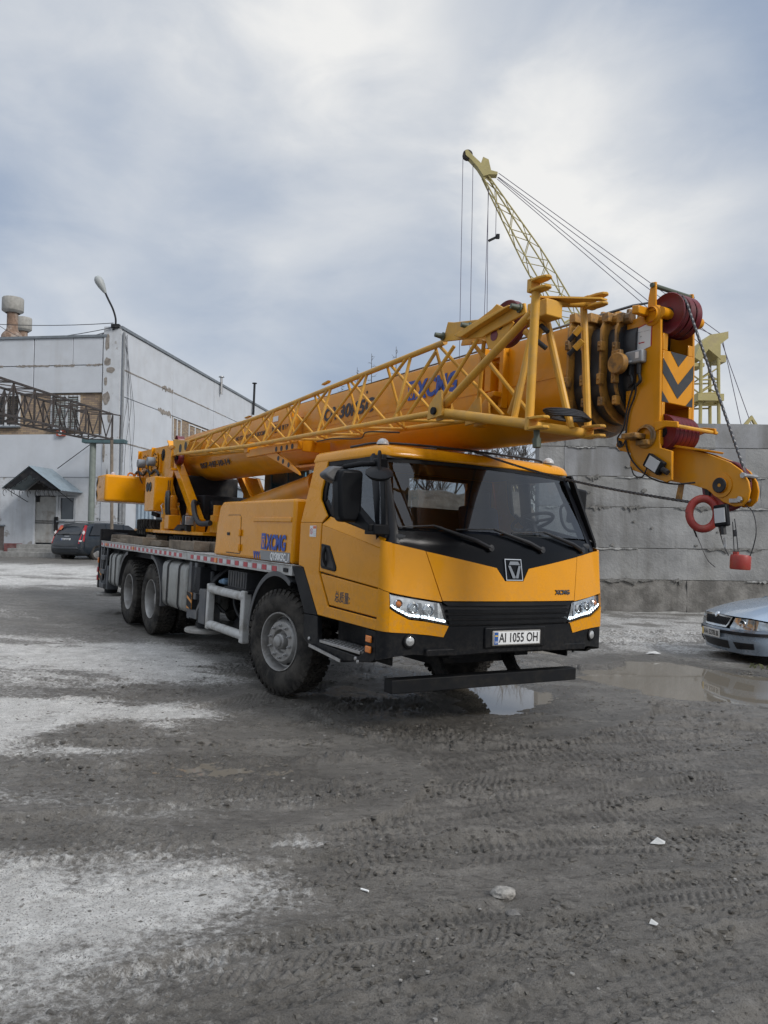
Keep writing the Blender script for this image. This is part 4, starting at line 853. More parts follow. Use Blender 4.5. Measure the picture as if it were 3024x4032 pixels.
    m = MB(); m.prism([(s*p[0], p[1]) for p in ((1.36, 1.80), (1.51, 1.79), (1.535, 2.13), (1.36, 2.15))], 0, 1.652, 1.664); m.build('mirror_glass', CHROME, mi, fix=True)
    m = MB(); m.prism([(s*p[0], p[1]) for p in ((1.53, 2.06), (1.64, 2.11), (1.65, 2.14), (1.57, 2.205), (1.48, 2.205))], 0, 1.60, 1.72); m.build('wide_mirror', GRYM, mi, .02, fix=True)
    m = MB(); m.path([(1.74, s*1.50, 2.20), (1.80, s*1.36, 2.235), (1.83, s*1.18, 2.25)], [.02, .026, .022], 8); m.box(1.79, 1.87, min(s*1.15, s*1.25), max(s*1.15, s*1.25), 2.20, 2.29); m.build('mirror_arm', BLK, mi, .008)
    m = MB(); m.prism([(1.70, 1.90), (1.70, 1.755), (1.97, 1.685), (1.97, 1.745)], 1, min(s*1.37, s*1.29), max(s*1.37, s*1.29)); m.box(1.84, 1.99, min(s*1.18, s*1.33), max(s*1.18, s*1.33), 1.66, 1.745); m.build('mirror_bracket', BLK, mi, .01, fix=True)
    n_ = Vector((.45, s*.25, .86)).normalized(); cc = Vector((1.99, s*1.305, 2.16))
    m = MB(); m.lathe([(.0001, -.04), (.09, -.035), (.112, -.012), (.112, 0), (.07, .014), (.0001, .022)], cc, n_, 28); m.build('kerb_mirror', BLK, mi)
    m = MB(); m.path(catmull([(1.83, s*1.2, 2.27), (1.86, s*1.23, 2.34), (1.92, s*1.27, 2.31), tuple(cc+n_*.01)], 5), .014, 8); m.build('mirror_arm', BLK, mi)
# warning sticker, mass lettering
m = MB(); m.box(.70, .832, -1.2535, -1.2515, 1.618, 1.722); stk = m.build('warning_sticker', WHITE, cab)
m = MB(); m.lathe([(.021, 0), (.028, .0005), (.028, .001), (.021, .001)], (.735, -1.2532, 1.668), (0, -1, 0), 18); m.bar((.722, -1.2545, 1.683), (.748, -1.2545, 1.653), .002, .006); m.build('sign_ring', REFR, stk)
m = MB(); m.box(.768, .828, -1.2545, -1.253, 1.695, 1.718); m.build('sign_band', mat('sign_orange', (.7, .16, .05), .5), stk)
for k in range(3):
    m = MB(); m.box(.772, .822, -1.2542, -1.253, 1.632+k*.018, 1.637+k*.018); m.build('sign_line', mat('sign_grey', (.4, .42, .42), .5), stk)
text('mass_lettering', '总质量:', .105, basis((1.235, -1.2435, 1.062), (1, 0, 0), (0, 0, 1)), NAVY, cab, .0008, 0, .0012, width=.27)
# roof
RO = [(.48, -1.125), (1.0, -1.125), (1.60, -1.115), (1.67, -1.085), (1.705, -1.0), (1.75, -.5), (1.768, 0), (1.75, .5), (1.705, 1.0), (1.67, 1.085), (1.60, 1.115), (1.0, 1.125), (.48, 1.125)]
m = MB(); n_ = len(RO); rings = [(2.335, 0, 0), (2.345, .012, .006), (2.36, .012, .006), (2.39, .0, -.004), (2.415, -.02, -.012), (2.438, -.06, -.035), (2.452, -.13, -.08), (2.458, -.25, -.2)]
for z, dx, dy in rings: m.v.extend([(x+(dx if x > 1.2 else -dx*.3), y*(1+dy), z) for x, y in RO])
for r in range(len(rings)-1):
    for i in range(n_): m.f.append((r*n_+i, r*n_+(i+1) % n_, (r+1)*n_+(i+1) % n_, (r+1)*n_+i)); m.m.append(0)
m.f.append(tuple((len(rings)-1)*n_+i for i in range(n_))); m.m.append(0); m.build('roof', YEL, cab, smooth=50)
m = MB(); m.box(.54, 1.70, -1.06, 1.06, 2.325, 2.346); m.build('headliner', mat('liner_grey', (.1, .1, .1), .9), cab)
for x, y in ((1.53, -1.0), (1.63, .88)):
    m = MB(); m.lathe([(.055, 0), (.055, .012), (.045, .035), (.025, .052), (.0001, .058)], (x, y, 2.452), n=18); m.build('roof_lamp', mat('lamp_pale', (.5, .5, .5), .3), cab)
# rear wall and interior
m = MB(); m.prism([(-1.22, 1.34), (-.05, 1.34), (-.05, 2.35), (-1.09, 2.35), (-1.22, 1.75)], 0, .49, .53); m.prism([(1.22, 1.34), (.74, 1.34), (.74, 2.35), (1.09, 2.35), (1.22, 1.75)], 0, .49, .53); m.box(.49, .53, -.05, .74, 1.34, 1.98); m.box(.49, .53, -.05, .74, 2.28, 2.35); m.build('rear_wall', YEL, cab, .004, fix=True)
m = MB(); m.box(.531, .545, -1.08, -.05, 1.30, 2.32); m.box(.531, .545, .74, 1.08, 1.30, 2.32); m.box(.531, .545, -.05, .74, 1.30, 1.98); m.box(.531, .545, -.05, .74, 2.28, 2.32); m.build('wall_lining', mat('lining_dark', (.035, .036, .04), .8), cab)
m = MB(); m.box(.508, .512, -.05, .74, 1.98, 2.28); m.build('rear_glass', SGLASS, cab)
m = MB(); m.box(.54, 2.0, -1.2, 1.2, .93, 1.0); m.box(.55, 1.7, -.2, .25, 1.0, 1.5); m.build('floor', mat('cab_floor', (.02, .02, .022), .9), cab)
m = MB(); m.prism([(2.0, 1.0), (2.0, 1.67), (1.90, 1.70), (1.70, 1.71), (1.60, 1.64), (1.62, 1.2), (1.72, 1.0)], 1, -1.12, 1.12); m.prism([(1.75, 1.705), (1.62, 1.745), (1.52, 1.70), (1.55, 1.5), (1.75, 1.6)], 1, .38, 1.08); dash = m.build('dashboard', mat('dash_grey', (.03, .032, .035), .7), cab, .02)
m = MB()
for k in range(6): m.box(1.93, 1.97, -1.0+k*.36, -.78+k*.36, 1.699, 1.704)
m.build('air_vent', CABLE, dash)
c_ = Vector((1.60, .73, 1.865)); ax_ = Vector((-.42, 0, .9)).normalized(); u_ = ax_.orthogonal().normalized(); v_ = ax_.cross(u_)
m = MB(); m.path([c_+(u_*math.cos(a)+v_*math.sin(a))*.205 for a in [2*math.pi*k/28 for k in range(29)]], .017, 8, cap=False)
for a in (.3, 2.2, 4.3): m.bar(c_, c_+(u_*math.cos(a)+v_*math.sin(a))*.2, .04, .014, ax_)
m.lathe([(.06, -.02), (.06, .015), (.0001, .02)], c_, ax_, 14); m.tube(c_, c_-ax_*.35, .03, 8); m.build('steering_wheel', CABLE, cab)
for y in (-.62, .70):
    m = MB(); m.box(.82, 1.32, y-.26, y+.26, 1.30, 1.46); sq = m.build('seat', SEAT, cab, .05, seg=3)
    m = MB(); m.prism([(.80, 1.42), (.95, 1.42), (.84, 2.02), (.72, 2.02)], 1, y-.25, y+.25); m.build('backrest', SEAT, sq, .05, seg=3)
    m = MB(); m.box(.71, .83, y-.14, y+.14, 2.0, 2.2); m.build('headrest', SEAT, sq, .04, seg=3)
m = MB(); m.path(catmull([(1.80, 1.02, 2.06), (1.76, .95, 2.02), (1.80, .93, 1.88), (1.85, .96, 1.80), (1.90, 1.03, 1.79)], 6), .014, 8); m.build('grab_handle', BLK, cab)
# front under-run bar
m = MB(); m.box(1.83, 1.95, -1.065, 1.045, .365, .48); ub = m.build('underrun_bar', mat('bar_black', (.012, .013, .015), .5, spec=.15, dirt=(.04, .036, .03), dscale=8, damt=.4), crane, .008)
for y in (-.42, .42):
    m = MB(); m.prism([(1.55, .75), (1.72, .75), (1.72, .62), (1.78, .52), (1.86, .46), (1.83, .40), (1.70, .44), (1.58, .56), (1.55, .66)], 1, y-.02, y+.02); m.build('bar_bracket', BLK, ub, fix=True)
# cable lying on the roof
m = MB(); m.path(catmull([(1.0, -1.02, 2.47), (1.45, -.98, 2.475), (1.62, -.5, 2.478), (1.66, .2, 2.475), (1.62, .75, 2.472), (1.4, .95, 2.47), (1.1, .9, 2.47)], 8), .011, 6); m.build('roof_cable', CABLE, cab)
# ---------------------------------------------------------------- turntable and superstructure
XS = -5.15
m = MB(); m.lathe([(.80, 1.335), (.82, 1.34), (.82, 1.40), (.76, 1.41), (.76, 1.52), (.70, 1.53)], (XS, 0, 0), n=64); ring = m.build('slewing_ring', DARK, crane)
m = MB()
for k in range(72):
    a = 2*math.pi*k/72; c, s = math.cos(a), math.sin(a); m.obox((XS+.79*c, .79*s, 1.455), (.03*c, .03*s, 0), (-.014*s, .014*c, 0), (0, 0, .05))
m.build('gear_teeth', DARK, ring)
tt = MB().prism([(-6.55, -.72), (-5.9, -.92), (-4.6, -.74), (-4.2, -.62), (-4.2, .62), (-4.6, .74), (-5.9, .92), (-8.4, .6), (-8.4, -.6)], 2, 1.545, 1.60).build('turntable', YEL, crane, .008)
m = MB(); m.lathe([(.6, 1.3), (.6, 1.55)], (XS, 0, 0), n=32); m.build('pedestal', DARK, crane)
mast = empty('mast', parent=crane)
for s in (-1, 1):
    y0, y1 = s*.50, s*.535
    MB().prism([(-8.50, 3.155), (-7.25, 3.142), (-6.62, 3.135), (-6.42, 3.05), (-6.13, 2.74), (-6.30, 2.45), (-5.45, 1.60), (-6.55, 1.60), (-6.70, 2.32), (-8.45, 2.35), (-8.55, 2.66)], 1, min(y0, y1), max(y0, y1)).build('side_plate', YEL, mast, .006, fix=True)
    # raking brace, a folded channel
    m = MB(); a, b = Vector((-6.42, s*.56, 3.10)), Vector((-4.60, s*.56, 1.70)); d = (b-a).normalized(); n_ = Vector((-d.z, 0, d.x))
    m.obox((a+b)/2+n_*.0, d*((b-a).length/2), n_*.10, Vector((0, .035, 0))); m.obox((a+b)/2+n_*.105, d*((b-a).length/2), n_*.012, Vector((0, .07, 0)))
    m.box(-4.66, -4.50, s*.56-.075, s*.56+.075, 1.60, 1.80); m.build('brace', YEL, mast, .006)
    MB().prism([(-5.6, 1.60), (-4.7, 1.60), (-5.4, 2.2)], 1, min(s*.46, s*.49), max(s*.46, s*.49)).build('gusset', YEL, mast, fix=True)
for x in (-8.25, -7.55, -6.95): 
    m = MB(); m.box(x-.30 if x < -8 else x-.012, x-.27 if x < -8 else x+.012, -.575, .575, 2.65, 3.16 if x < -7 else 3.0); m.build('rib_plate', YEL, mast, .004)
m = MB(); m.box(-8.48, -6.55, -.50, .50, 3.10, 3.135); m.build('top_plate', YEL, mast, .004)
for x in (-8.02, -7.33):
    m = MB(); m.lathe([(.0001, .0), (.19, 0), (.19, .012), (.17, .016), (.0001, .016)], (x, -.552, 2.86), (0, -1, 0), 32); f_ = m.build('winch_flange', YELB, mast)
    for k in range(12):
        a = k*math.pi/6; m = MB(); m.disc((x+.165*math.cos(a), -.566, 2.86+.165*math.sin(a)), (0, -1, 0), .014, .014, 8); m.build('bolt', DARK, f_)
    m = MB(); m.lathe([(.085, 0), (.085, .13), (.078, .14), (.0001, .14)], (x, -.566, 2.87), (0, -1, 0), 24); m.build('winch_motor', mat('motor_grey', (.2, .22, .24), .5), f_)
    m = MB(); m.path(catmull([(x+.02, -.70, 2.82), (x+.05, -.66, 2.6), (x+.1, -.62, 2.48)], 5), .012, 6); m.build('hose', CABLE, f_)
m = MB(); m.lathe([(.0001, .02), (.06, .02), (.06, .006), (.11, .006), (.11, -.01)], (-6.88, -.535, 2.975), (0, -1, 0), 28); m.build('boom_pivot', DARK, mast)
m = MB(); m.path(catmull([(-8.5, -.66, 2.62), (-8.2, -.64, 2.72), (-7.9, -.62, 2.64), (-7.6, -.62, 2.72), (-7.35, -.62, 2.64), (-7.1, -.6, 2.7), (-6.95, -.58, 2.6)], 6), .025, 8); m.build('hydraulic_hose', CABLE, mast)
# counterweight
m = MB(); m.prism([(-8.12, -1.27), (-8.12, 1.27), (-8.9, 1.27), (-9.15, 1.05), (-9.15, -1.05), (-8.9, -1.27)], 2, 2.10, 2.62)
cw = m.build('counterweight', YEL, crane, .05, seg=4)
for z0, sg in ((2.12, 1), (2.40, -1)):
    m = MB(); x0 = -8.88
    m.add([(x0, -1.2775, 2.36), (x0+.12, -1.2775, 2.36-sg*.13), (x0+.12, -1.2775, 2.36-sg*.24), (x0, -1.2775, 2.36-sg*.12)], [(0, 1, 2, 3) if sg < 0 else (3, 2, 1, 0)]); m.build('warning_chevron', BLK, cw)
for x, y in ((-8.32, -.75), (-8.32, -.62)):
    m = MB(); m.path([(x+.0, y+.055*math.cos(a), 2.635+.055*math.sin(a)) for a in [R(-20+k*20) for k in range(12)]], .017, 8); m.build('lifting_eye', mat('eye_orange', (.7, .22, .02), .45), cw)
m = MB(); m.lathe([(.05, 0), (.05, .02), (.045, .05), (.0001, .08)], (-8.5, -1.05, 2.62), n=14); m.build('beacon', mat('beacon_pale', (.45, .40, .42), .2), cw)
text('weight_lettering', '5.1t', .07, basis((-8.62, -1.2775, 2.36), (1, 0, 0), (0, 0, 1)), NAVY, cw, .0008, width=.10)
# oil cooler box with two fans
m = MB(); m.box(-6.42, -5.83, -.95, -.63, 1.915, 2.505); ac = m.build('cooler_box', YEL, crane, .018, seg=3)
for x in (-6.26, -6.09):
    m = MB(); m.lathe([(.0001, .004), (.075, .004), (.083, .008), (.083, -.01)], (x, -.95, 2.33), (0, -1, 0), 24); fn = m.build('fan_grille', CABLE, ac)
    fn.scale = (1, 1, 1)
    for r in (.03, .05, .068): m = MB(); m.lathe([(r-.003, .005), (r, .009), (r+.003, .005)], (x, -.95, 2.33), (0, -1, 0), 20); m.build('fan_ring', GRYM, fn)
for k in range(9): m = MB(); m.box(-5.829, -5.822, -.77, -.68, 1.95+k*.022, 1.96+k*.022); m.build('louvre', DARK, ac)
for y in (-.72, -.69):
    m = MB(); m.box(-5.8285, -5.8245, y-.006, y+.006, 2.22, 2.45); m.build('vent_slot', CABLE, ac)
m = MB(); m.obox((-6.2, -.8, 1.86), (.07, .03, -.02), (-.01, .03, 0), (.01, 0, .03)); m.build('camera_pod', BLK, ac)
# slewing motor, valve block and lamp
m = MB(); m.lathe([(.15, 1.60), (.15, 1.72), (.125, 1.74), (.125, 1.80), (.145, 1.81), (.145, 1.95), (.11, 1.97), (.11, 2.14), (.09, 2.19), (.0001, 2.19)], (-5.62, -.72, 0), n=24); sm_ = m.build('slewing_motor', YELB, crane)
m = MB(); m.box(-5.46, -5.22, -.86, -.66, 1.62, 1.85); m.build('valve_block', YELB, crane, .01)
m = MB()
for dx in (0, .12): m.path(catmull([(-5.66+dx*.6, -.75, 2.16), (-5.58+dx*.7, -.80, 2.24), (-5.47+dx, -.84, 2.12), (-5.44+dx, -.84, 1.95), (-5.44+dx, -.82, 1.84)], 6), .026, 8)
m.build('hydraulic_hose', CABLE, crane)
m = MB(); m.path(catmull([(-5.60, -.85, 2.04), (-5.56, -.9, 2.0), (-5.52, -.9, 1.98), (-5.50, -.88, 1.86)], 4), .010, 6); m.build('steel_pipe', STEEL, crane)
m = MB(); m.box(-4.62, -4.50, -.83, -.66, 1.685, 1.85); lp = m.build('work_lamp', BLK, crane, .02, seg=3); m = MB(); m.box(-4.502, -4.49, -.815, -.675, 1.70, 1.835); m.build('lamp_lens', mat('lamp_glass', (.5, .51, .52), .15, metal=.6), lp, .01)
m = MB(); m.box(-4.6, -4.52, -.78, -.70, 1.60, 1.69); m.prism([(-5.15, 1.605), (-4.75, 1.605), (-4.75, 1.64), (-4.9, 1.70)], 1, -.80, -.70); m.build('lamp_bracket', DARK, crane, fix=True)
m = MB(); m.path(catmull([(-4.9, -.5, 2.05), (-4.72, -.62, 2.06), (-4.50, -.66, 1.86), (-4.25, -.66, 1.73), (-3.95, -.6, 1.74)], 8), .042, 10); m.build('suction_hose', CABLE, crane)
m = MB(); m.lathe([(.11, 1.60), (.11, 1.86), (.07, 1.87), (.07, 2.02), (.0001, 2.02)], (-4.15, -.42, 0), n=20); m.prism([(-4.4, 1.60), (-3.8, 1.60), (-3.85, 1.78), (-4.3, 1.72)], 1, -.5, -.34); m.build('rotary_joint', YELB, crane, fix=True)
m = MB(); m.box(-6.2, -4.9, -.40, .42, 1.60, 2.2); m.box(-5.6, -4.6, -.3, .45, 1.6, 1.95); m.box(-6.5, -5.6, -.45, .45, 2.1, 2.55); m.tube((-4.9, -.3, 2.0), (-4.9, .4, 2.0), .12, 12); m.build('pump_unit', DARK, crane, .02)
# operator's cab on the far side
oc = empty('operator_cab', parent=crane)
m = MB(); m.box(-4.75, -3.1, .62, 1.26, 1.36, 1.95); m.box(-4.85, -4.6, .62, 1.26, 1.36, 2.72); m.box(-4.8, -3.2, .62, 1.26, 2.70, 2.76)
m.prism([(-3.15, 1.95), (-3.05, 1.95), (-3.2, 2.72), (-3.3, 2.72)], 1, .62, .68); m.prism([(-3.15, 1.95), (-3.05, 1.95), (-3.2, 2.72), (-3.3, 2.72)], 1, 1.2, 1.26); m.box(-4.02, -3.95, .62, .66, 1.95, 2.7); m.build('cab_shell', mat('cab_dark', (.03, .035, .04), .5), oc, .01, fix=True)
m = MB(); m.box(-4.62, -3.2, .64, .646, 1.95, 2.70); m.build('side_glass', glass('op_glass', (.5, .66, .7), 1.), oc)
m = MB(); m.add([(-3.10, .66, 1.95), (-3.10, 1.22, 1.95), (-3.25, 1.22, 2.7), (-3.25, .66, 2.7)], [(0, 1, 2, 3)]); m.build('front_glass', MATS['op_glass'], oc)
m = MB(); m.prism([(-5.6, 1.9), (-4.4, 1.95), (-5.0, 2.55), (-5.6, 2.6)], 1, .55, .60); m.build('cab_fairing', YEL, oc, fix=True)
# ---------------------------------------------------------------- boom
def bsec(hw, zt, zb):
    h = zt-zb; pts = [(-hw+.07, zt), (hw-.07, zt), (hw-.02, zt-.02), (hw, zt-.07), (hw, zb+.42*h)]
    arc = [(hw*math.cos(R(-9*k)), zb+.42*h+.42*h*math.sin(R(-9*k))) for k in range(1, 20)]
    return pts+arc+[(-hw, zb+.42*h), (-hw, zt-.07), (-hw+.02, zt-.02)]
boom = empty('boom', parent=crane)
def loft(name, secs, material, parent, cap=True, sm=30):
    m = MB(); n = len(secs[0][1])
    for x, s in secs: m.v.extend([(x, y, z) for y, z in s])
    for k in range(len(secs)-1):
        for i in range(n): m.f.append((k*n+i, k*n+(i+1) % n, (k+1)*n+(i+1) % n, (k+1)*n+i)); m.m.append(0)
    if cap: m.f += [tuple(range(n)), tuple((len(secs)-1)*n+i for i in range(n-1, -1, -1))]; m.m += [0, 0]
    return m.build(name, material, parent, smooth=sm, fix=True)
loft('boom_section', [(-7.1, bsec(.30, 3.12, 2.86)), (-6.6, bsec(.345, 3.24, 2.68)), (-6.15, bsec(.36, 3.285, 2.52)), (-5.6, bsec(.36, 3.295, 2.49)), (-2.0, bsec(.36, 3.305, 2.495)), (3.08, bsec(.36, 3.315, 2.505))], YELB, boom)
m = MB(); m.box(-6.0, 3.07, -.364, -.358, 2.922, 2.932); m.box(-6.0, 3.07, .358, .364, 2.922, 2.932); m.build('weld_seam', YELB, boom)
for i, x in enumerate((3.08, 3.205, 3.335, 3.44)):
    hw, zt, zb = .375-.035*i, 3.335-.018*i, 2.485+.035*i
    loft('collar', [(x, bsec(hw, zt, zb)), (x+.02, bsec(hw, zt, zb))], YELG, boom)
    loft('inner_section', [(x+.03, bsec(hw-.055, zt-.05, zb+.05)), (x+.14, bsec(hw-.055, zt-.05, zb+.05))], mat('greased_steel', (.022, .024, .028), .35), boom)
    m = MB(); m.prism([(-.05, zt), (.05, zt), (.035, zt+.13), (-.035, zt+.13)], 0, x+.0, x+.03); m.build('collar_lug', YELG, boom, .006, fix=True)
    m = MB(); m.box(x-.01, x+.05, -hw+.02, -hw+.12, zt-.02, zt+.05); m.build('guide_block', YELG, boom, .006)
    for yy in (-.2, .1): m = MB(); m.tube((x+.02, yy, zt+.01), (x+.09, yy, zt+.01), .04, 10); m.build('guide_roller', YELG, boom)
    for z, dz in ((3.14-.02*i, .045), (2.86, .05), (2.70, .04)):
        yy = hw if z > 2.8 else hw*.93; m = MB(); m.box(x-.004, x+.034, -yy-.022, -yy+.03, z-dz*.8, z+dz*.8); m.tube((x+.015, -yy-.03, z), (x+.015, -yy, z), .011, 6); m.build('wear_pad', YELG, boom, .006)
m = MB(); m.box(3.44, 3.52, -.30, -.26, 2.92, 3.05); m.lathe([(.075, 0), (.075, .05), (.0001, .05)], (3.50, -.27, 2.95), (0, -1, 0), 18); m.build('rope_anchor', YELG, boom, .006)
# brackets on the boom side
m = MB(); m.box(2.08, 2.15, -.42, -.355, 2.62, 3.29); m.box(2.36, 2.41, -.42, -.355, 2.75, 3.26); m.box(2.08, 2.41, -.40, -.356, 3.18, 3.22); m.prism([(2.15, 2.78), (2.15, 2.86), (2.40, 2.88), (2.40, 2.84), (2.25, 2.78)], 1, -.50, -.36); m.box(2.2, 2.28, -.44, -.36, 2.9, 3.15); m.build('jib_bracket', YELB, boom, .006, fix=True)
text('boom_lettering', 'QY30K5C', .2, basis((-.87, -.3645, 2.985), (1, 0, 0), (0, 0, 1)), NAVY, boom, .001, .12, .008, width=1.15)
brand(boom, (.93, -.362, 3.0), (1, 0, 0), (0, 0, 1), .185, .82, BLUE, YELB)
text('boom_lettering', 'NO STAND UNDER BOOM!', .085, basis((-3.70, -.3645, 2.985), (1, 0, 0), (0, 0, 1)), NAVY, boom, .001, 0, .001, width=1.1)
text('boom_lettering', '起重', .13, basis((-2.38, -.3645, 2.985), (1, 0, 0), (0, 0, 1)), NAVY, boom, .001, 0, .001, width=.30)
text('boom_lettering', '臂下严禁站人', .075, basis((-2.05, -.3645, 3.0), (1, 0, 0), (0, 0, 1)), NAVY, boom, .001, 0, .0, width=.44)
# phone number on the rounded lower flank
text('boom_lettering', '067-447-10-14', .13, basis((-5.30, -.332, 2.655), (1, 0, 0), (0, -.37, .93)), NAVY, boom, .004, 0, .0025, width=1.34)
# sticker and clamp on the flank
m = MB(); m.box(-2.35, -2.18, -.3655, -.3635, 3.13, 3.20); m.build('sticker', WHITE, boom)
m = MB(); m.box(-1.62, -1.42, -.47, -.36, 2.86, 3.10); m.tube((-1.57, -.44, 3.08), (-1.57, -.44, 3.22), .018, 8); m.tube((-1.45, -.44, 3.08), (-1.45, -.44, 3.22), .018, 8); m.build('hose_clamp', YELB, boom, .01)
for x, z in ((-2.75, 3.13), (.12, 3.2), (-4.9, 3.1)):
    m = MB(); m.disc((x, -.359, z), (0, -1, 0), .018, .004, 12); m.build('port_hole', CABLE, boom)
# jib support arm
m = MB(); m.box(-2.20, -.66, -.78, -.72, 2.60, 2.70); m.box(-2.24, -2.12, -.80, -.50, 2.66, 2.80); m.box(-.72, -.66, -.72, -.36, 2.58, 2.72); arm = m.build('jib_support', YELB, boom, .008)
m = MB(); m.prism([(-1.95, 2.66), (-1.70, 2.62), (-.95, 2.40), (-.62, 2.30), (-.66, 2.345), (-1.0, 2.50), (-1.55, 2.70)], 1, -.76, -.73); m.build('support_strut', YELB, arm, .005, fix=True)
for x, z in ((-1.25, 2.64), (-1.10, 2.64), (-.95, 2.64), (-.80, 2.64)):
    m = MB(); m.disc((x, -.78, z), (0, -1, 0), .032, .003, 16); m.build('lightening_hole', CABLE, arm)
for x, z in ((-1.22, 2.53), (-1.08, 2.485), (-.92, 2.435)):
    m = MB(); m.disc((x, -.76, z), (0, -1, 0), .03, .003, 16); m.build('lightening_hole', CABLE, arm)
# lift cylinder
m = MB(); a, b = Vector((-4.55, 0, 1.92)), Vector((-.9, 0, 2.38)); d = (b-a).normalized()
m.tube(a, a+d*2.95, .155, 24); m.tube(a+d*2.9, a+d*3.0, .175, 24); m.build('lift_cylinder', YELB, crane); m = MB(); m.tube(a+d*2.9, b, .10, 18); m.build('piston_rod', CHROME, crane)
m = MB(); m.prism([(-1.2, 2.52), (-.6, 2.52), (-.78, 2.34), (-1.02, 2.34)], 1, -.2, -.14); m.prism([(-1.2, 2.52), (-.6, 2.52), (-.78, 2.34), (-1.02, 2.34)], 1, .14, .2); m.prism([(-1.9, 2.52), (-.2, 2.515), (-.35, 2.49), (-1.7, 2.49)], 1, -.24, .24); m.build('cylinder_lug', YELB, crane, fix=True)
# ---------------------------------------------------------------- boom head
head = empty('boom_head', parent=crane)
hp = [(3.475, 3.265), (3.60, 3.29), (3.70, 3.335), (3.745, 3.335), (3.765, 3.30), (3.775, 3.02), (3.79, 2.40), (3.80, 2.34), (3.895, 2.31), (3.90, 2.115), (3.86, 2.10), (3.565, 2.20), (3.548, 2.23), (3.548, 2.325), (3.50, 2.40), (3.49, 2.7)]
for s in (-1, 1): MB().prism(hp, 1, min(s*.165, s*.187), max(s*.165, s*.187)).build('side_plate', YELB, head, .005, fix=True)
m = MB(); m.box(3.765, 3.781, -.163, .163, 2.66, 3.02); m.box(3.77, 3.785, -.163, -.13, 2.36, 2.66); m.box(3.77, 3.785, .13, .163, 2.36, 2.66); m.box(3.76, 3.776, -.163, -.11, 3.02, 3.14); m.box(3.76, 3.776, .11, .163, 3.02, 3.10); m.box(3.50, 3.53, -.163, .163, 2.45, 3.25); m.box(3.5, 3.77, -.16, .16, 2.66, 2.69); m.build('front_plate', YELB, head, .006)
def hpoly(nm, pts, mt=None):
    m = MB(); m.add([(3.7835, y, z) for y, z in pts], [tuple(range(len(pts)))]); m.build(nm, mt or mat('chevron_black', (.018, .022, .028), .5, dirt=(.08, .06, .04), dscale=10, damt=.4), head)
hpoly('chevron', [(-.165, 2.965), (-.165, 2.86), (0, 2.70), (.165, 2.86), (.165, 2.965), (0, 2.80)])
hpoly('chevron', [(-.09, 3.018), (0, 2.925), (.09, 3.018)]); hpoly('chevron', [(-.165, 2.735), (-.165, 2.662), (-.09, 2.662)]); hpoly('chevron', [(.165, 2.735), (.09, 2.662), (.165, 2.662)])
def sheave(name, c, r, wd, parent, material=RED, n=36):
    m = MB(); h = wd/2
    m.lathe([(r*.28, -h*1.1), (r*.3, -h*.5), (r*.62, -h*.35), (r*.82, -h*.6), (r*.97, -h), (r, -h*.8), (r*.90, 0), (r, h*.8), (r*.97, h), (r*.82, h*.6), (r*.62, h*.35), (r*.3, h*.5), (r*.28, h*1.1)], c, (0, 1, 0), n); o = m.build(name, material, parent)
    m = MB(); m.lathe([(.0001, -h*1.15), (r*.30, -h*1.15), (r*.33, -h*.6), (r*.33, h*.6), (r*.30, h*1.15), (.0001, h*1.15)], c, (0, 1, 0), 20); m.build('sheave_hub', DARK, o); return o
for y in (-.085, -.015, .055): sheave('top_sheave', (3.755, y, 3.283), .150, .056, head)
m = MB(); m.tube((3.765, -.19, 3.278), (3.765, .24, 3.278), .04, 14); m.build('sheave_pin', YELB, head)
m = MB(); m.obox((3.64, -.225, 3.305), (.03, 0, -.004), (0, .075, 0), (0, 0, .03)); m.lathe([(.075, 0), (.075, .01), (.055, .012), (.055, .03)], (3.70, -.187, 3.27), (0, -1, 0), 20); m.build('pin_boss', YELB, head, .008)
for i in range(6): sheave('lower_sheave', (3.775, -.128+i*.043, 2.455), .122, .038, head)
m = MB(); m.path([(3.70, -.21, 3.48), (3.70, .24, 3.48)], .017, 10); m.build('rope_guard', mat('pin_green', (.07, .085, .06), .5), head)
for s, y in ((-1, -.19), (1, .215)): MB().prism([(3.66, 3.30), (3.73, 3.30), (3.725, 3.50), (3.685, 3.505), (3.665, 3.40)], 1, y-.008, y+.008).build('guard_arm', YELB, head, .004, fix=True)
m = MB(); m.tube((3.93, -.21, 2.475), (3.93, .24, 2.475), .013, 8); m.build('rope_guard', YELJ, head)
for y in (-.205, .20): MB().prism([(3.77, 2.45), (3.77, 2.52), (3.86, 2.515), (3.95, 2.50), (3.955, 2.46), (3.86, 2.475)], 1, y-.01, y+.01).build('guard_arm', YELB, head, .004, fix=True)
m = MB(); m.box(3.555, 3.68, -.30, -.187, 2.405, 2.445); m.lathe([(.085, 0), (.085, .016), (.06, .02), (.06, .03)], (3.68, -.187, 2.425), (0, -1, 0), 24); m.box(3.63, 3.73, -.235, -.187, 2.36, 2.40); m.build('lower_pin', YELG, head, .008)
m = MB(); m.prism([(3.50, 2.42), (3.43, 2.44), (3.415, 2.38), (3.45, 2.345), (3.548, 2.32)], 1, -.187, -.165); ear = m.build('rope_ear', YELB, head, .004, fix=True); m = MB(); m.disc((3.452, -.187, 2.39), (0, -1, 0), .026, .003, 14); m.build('ear_hole', CABLE, ear)
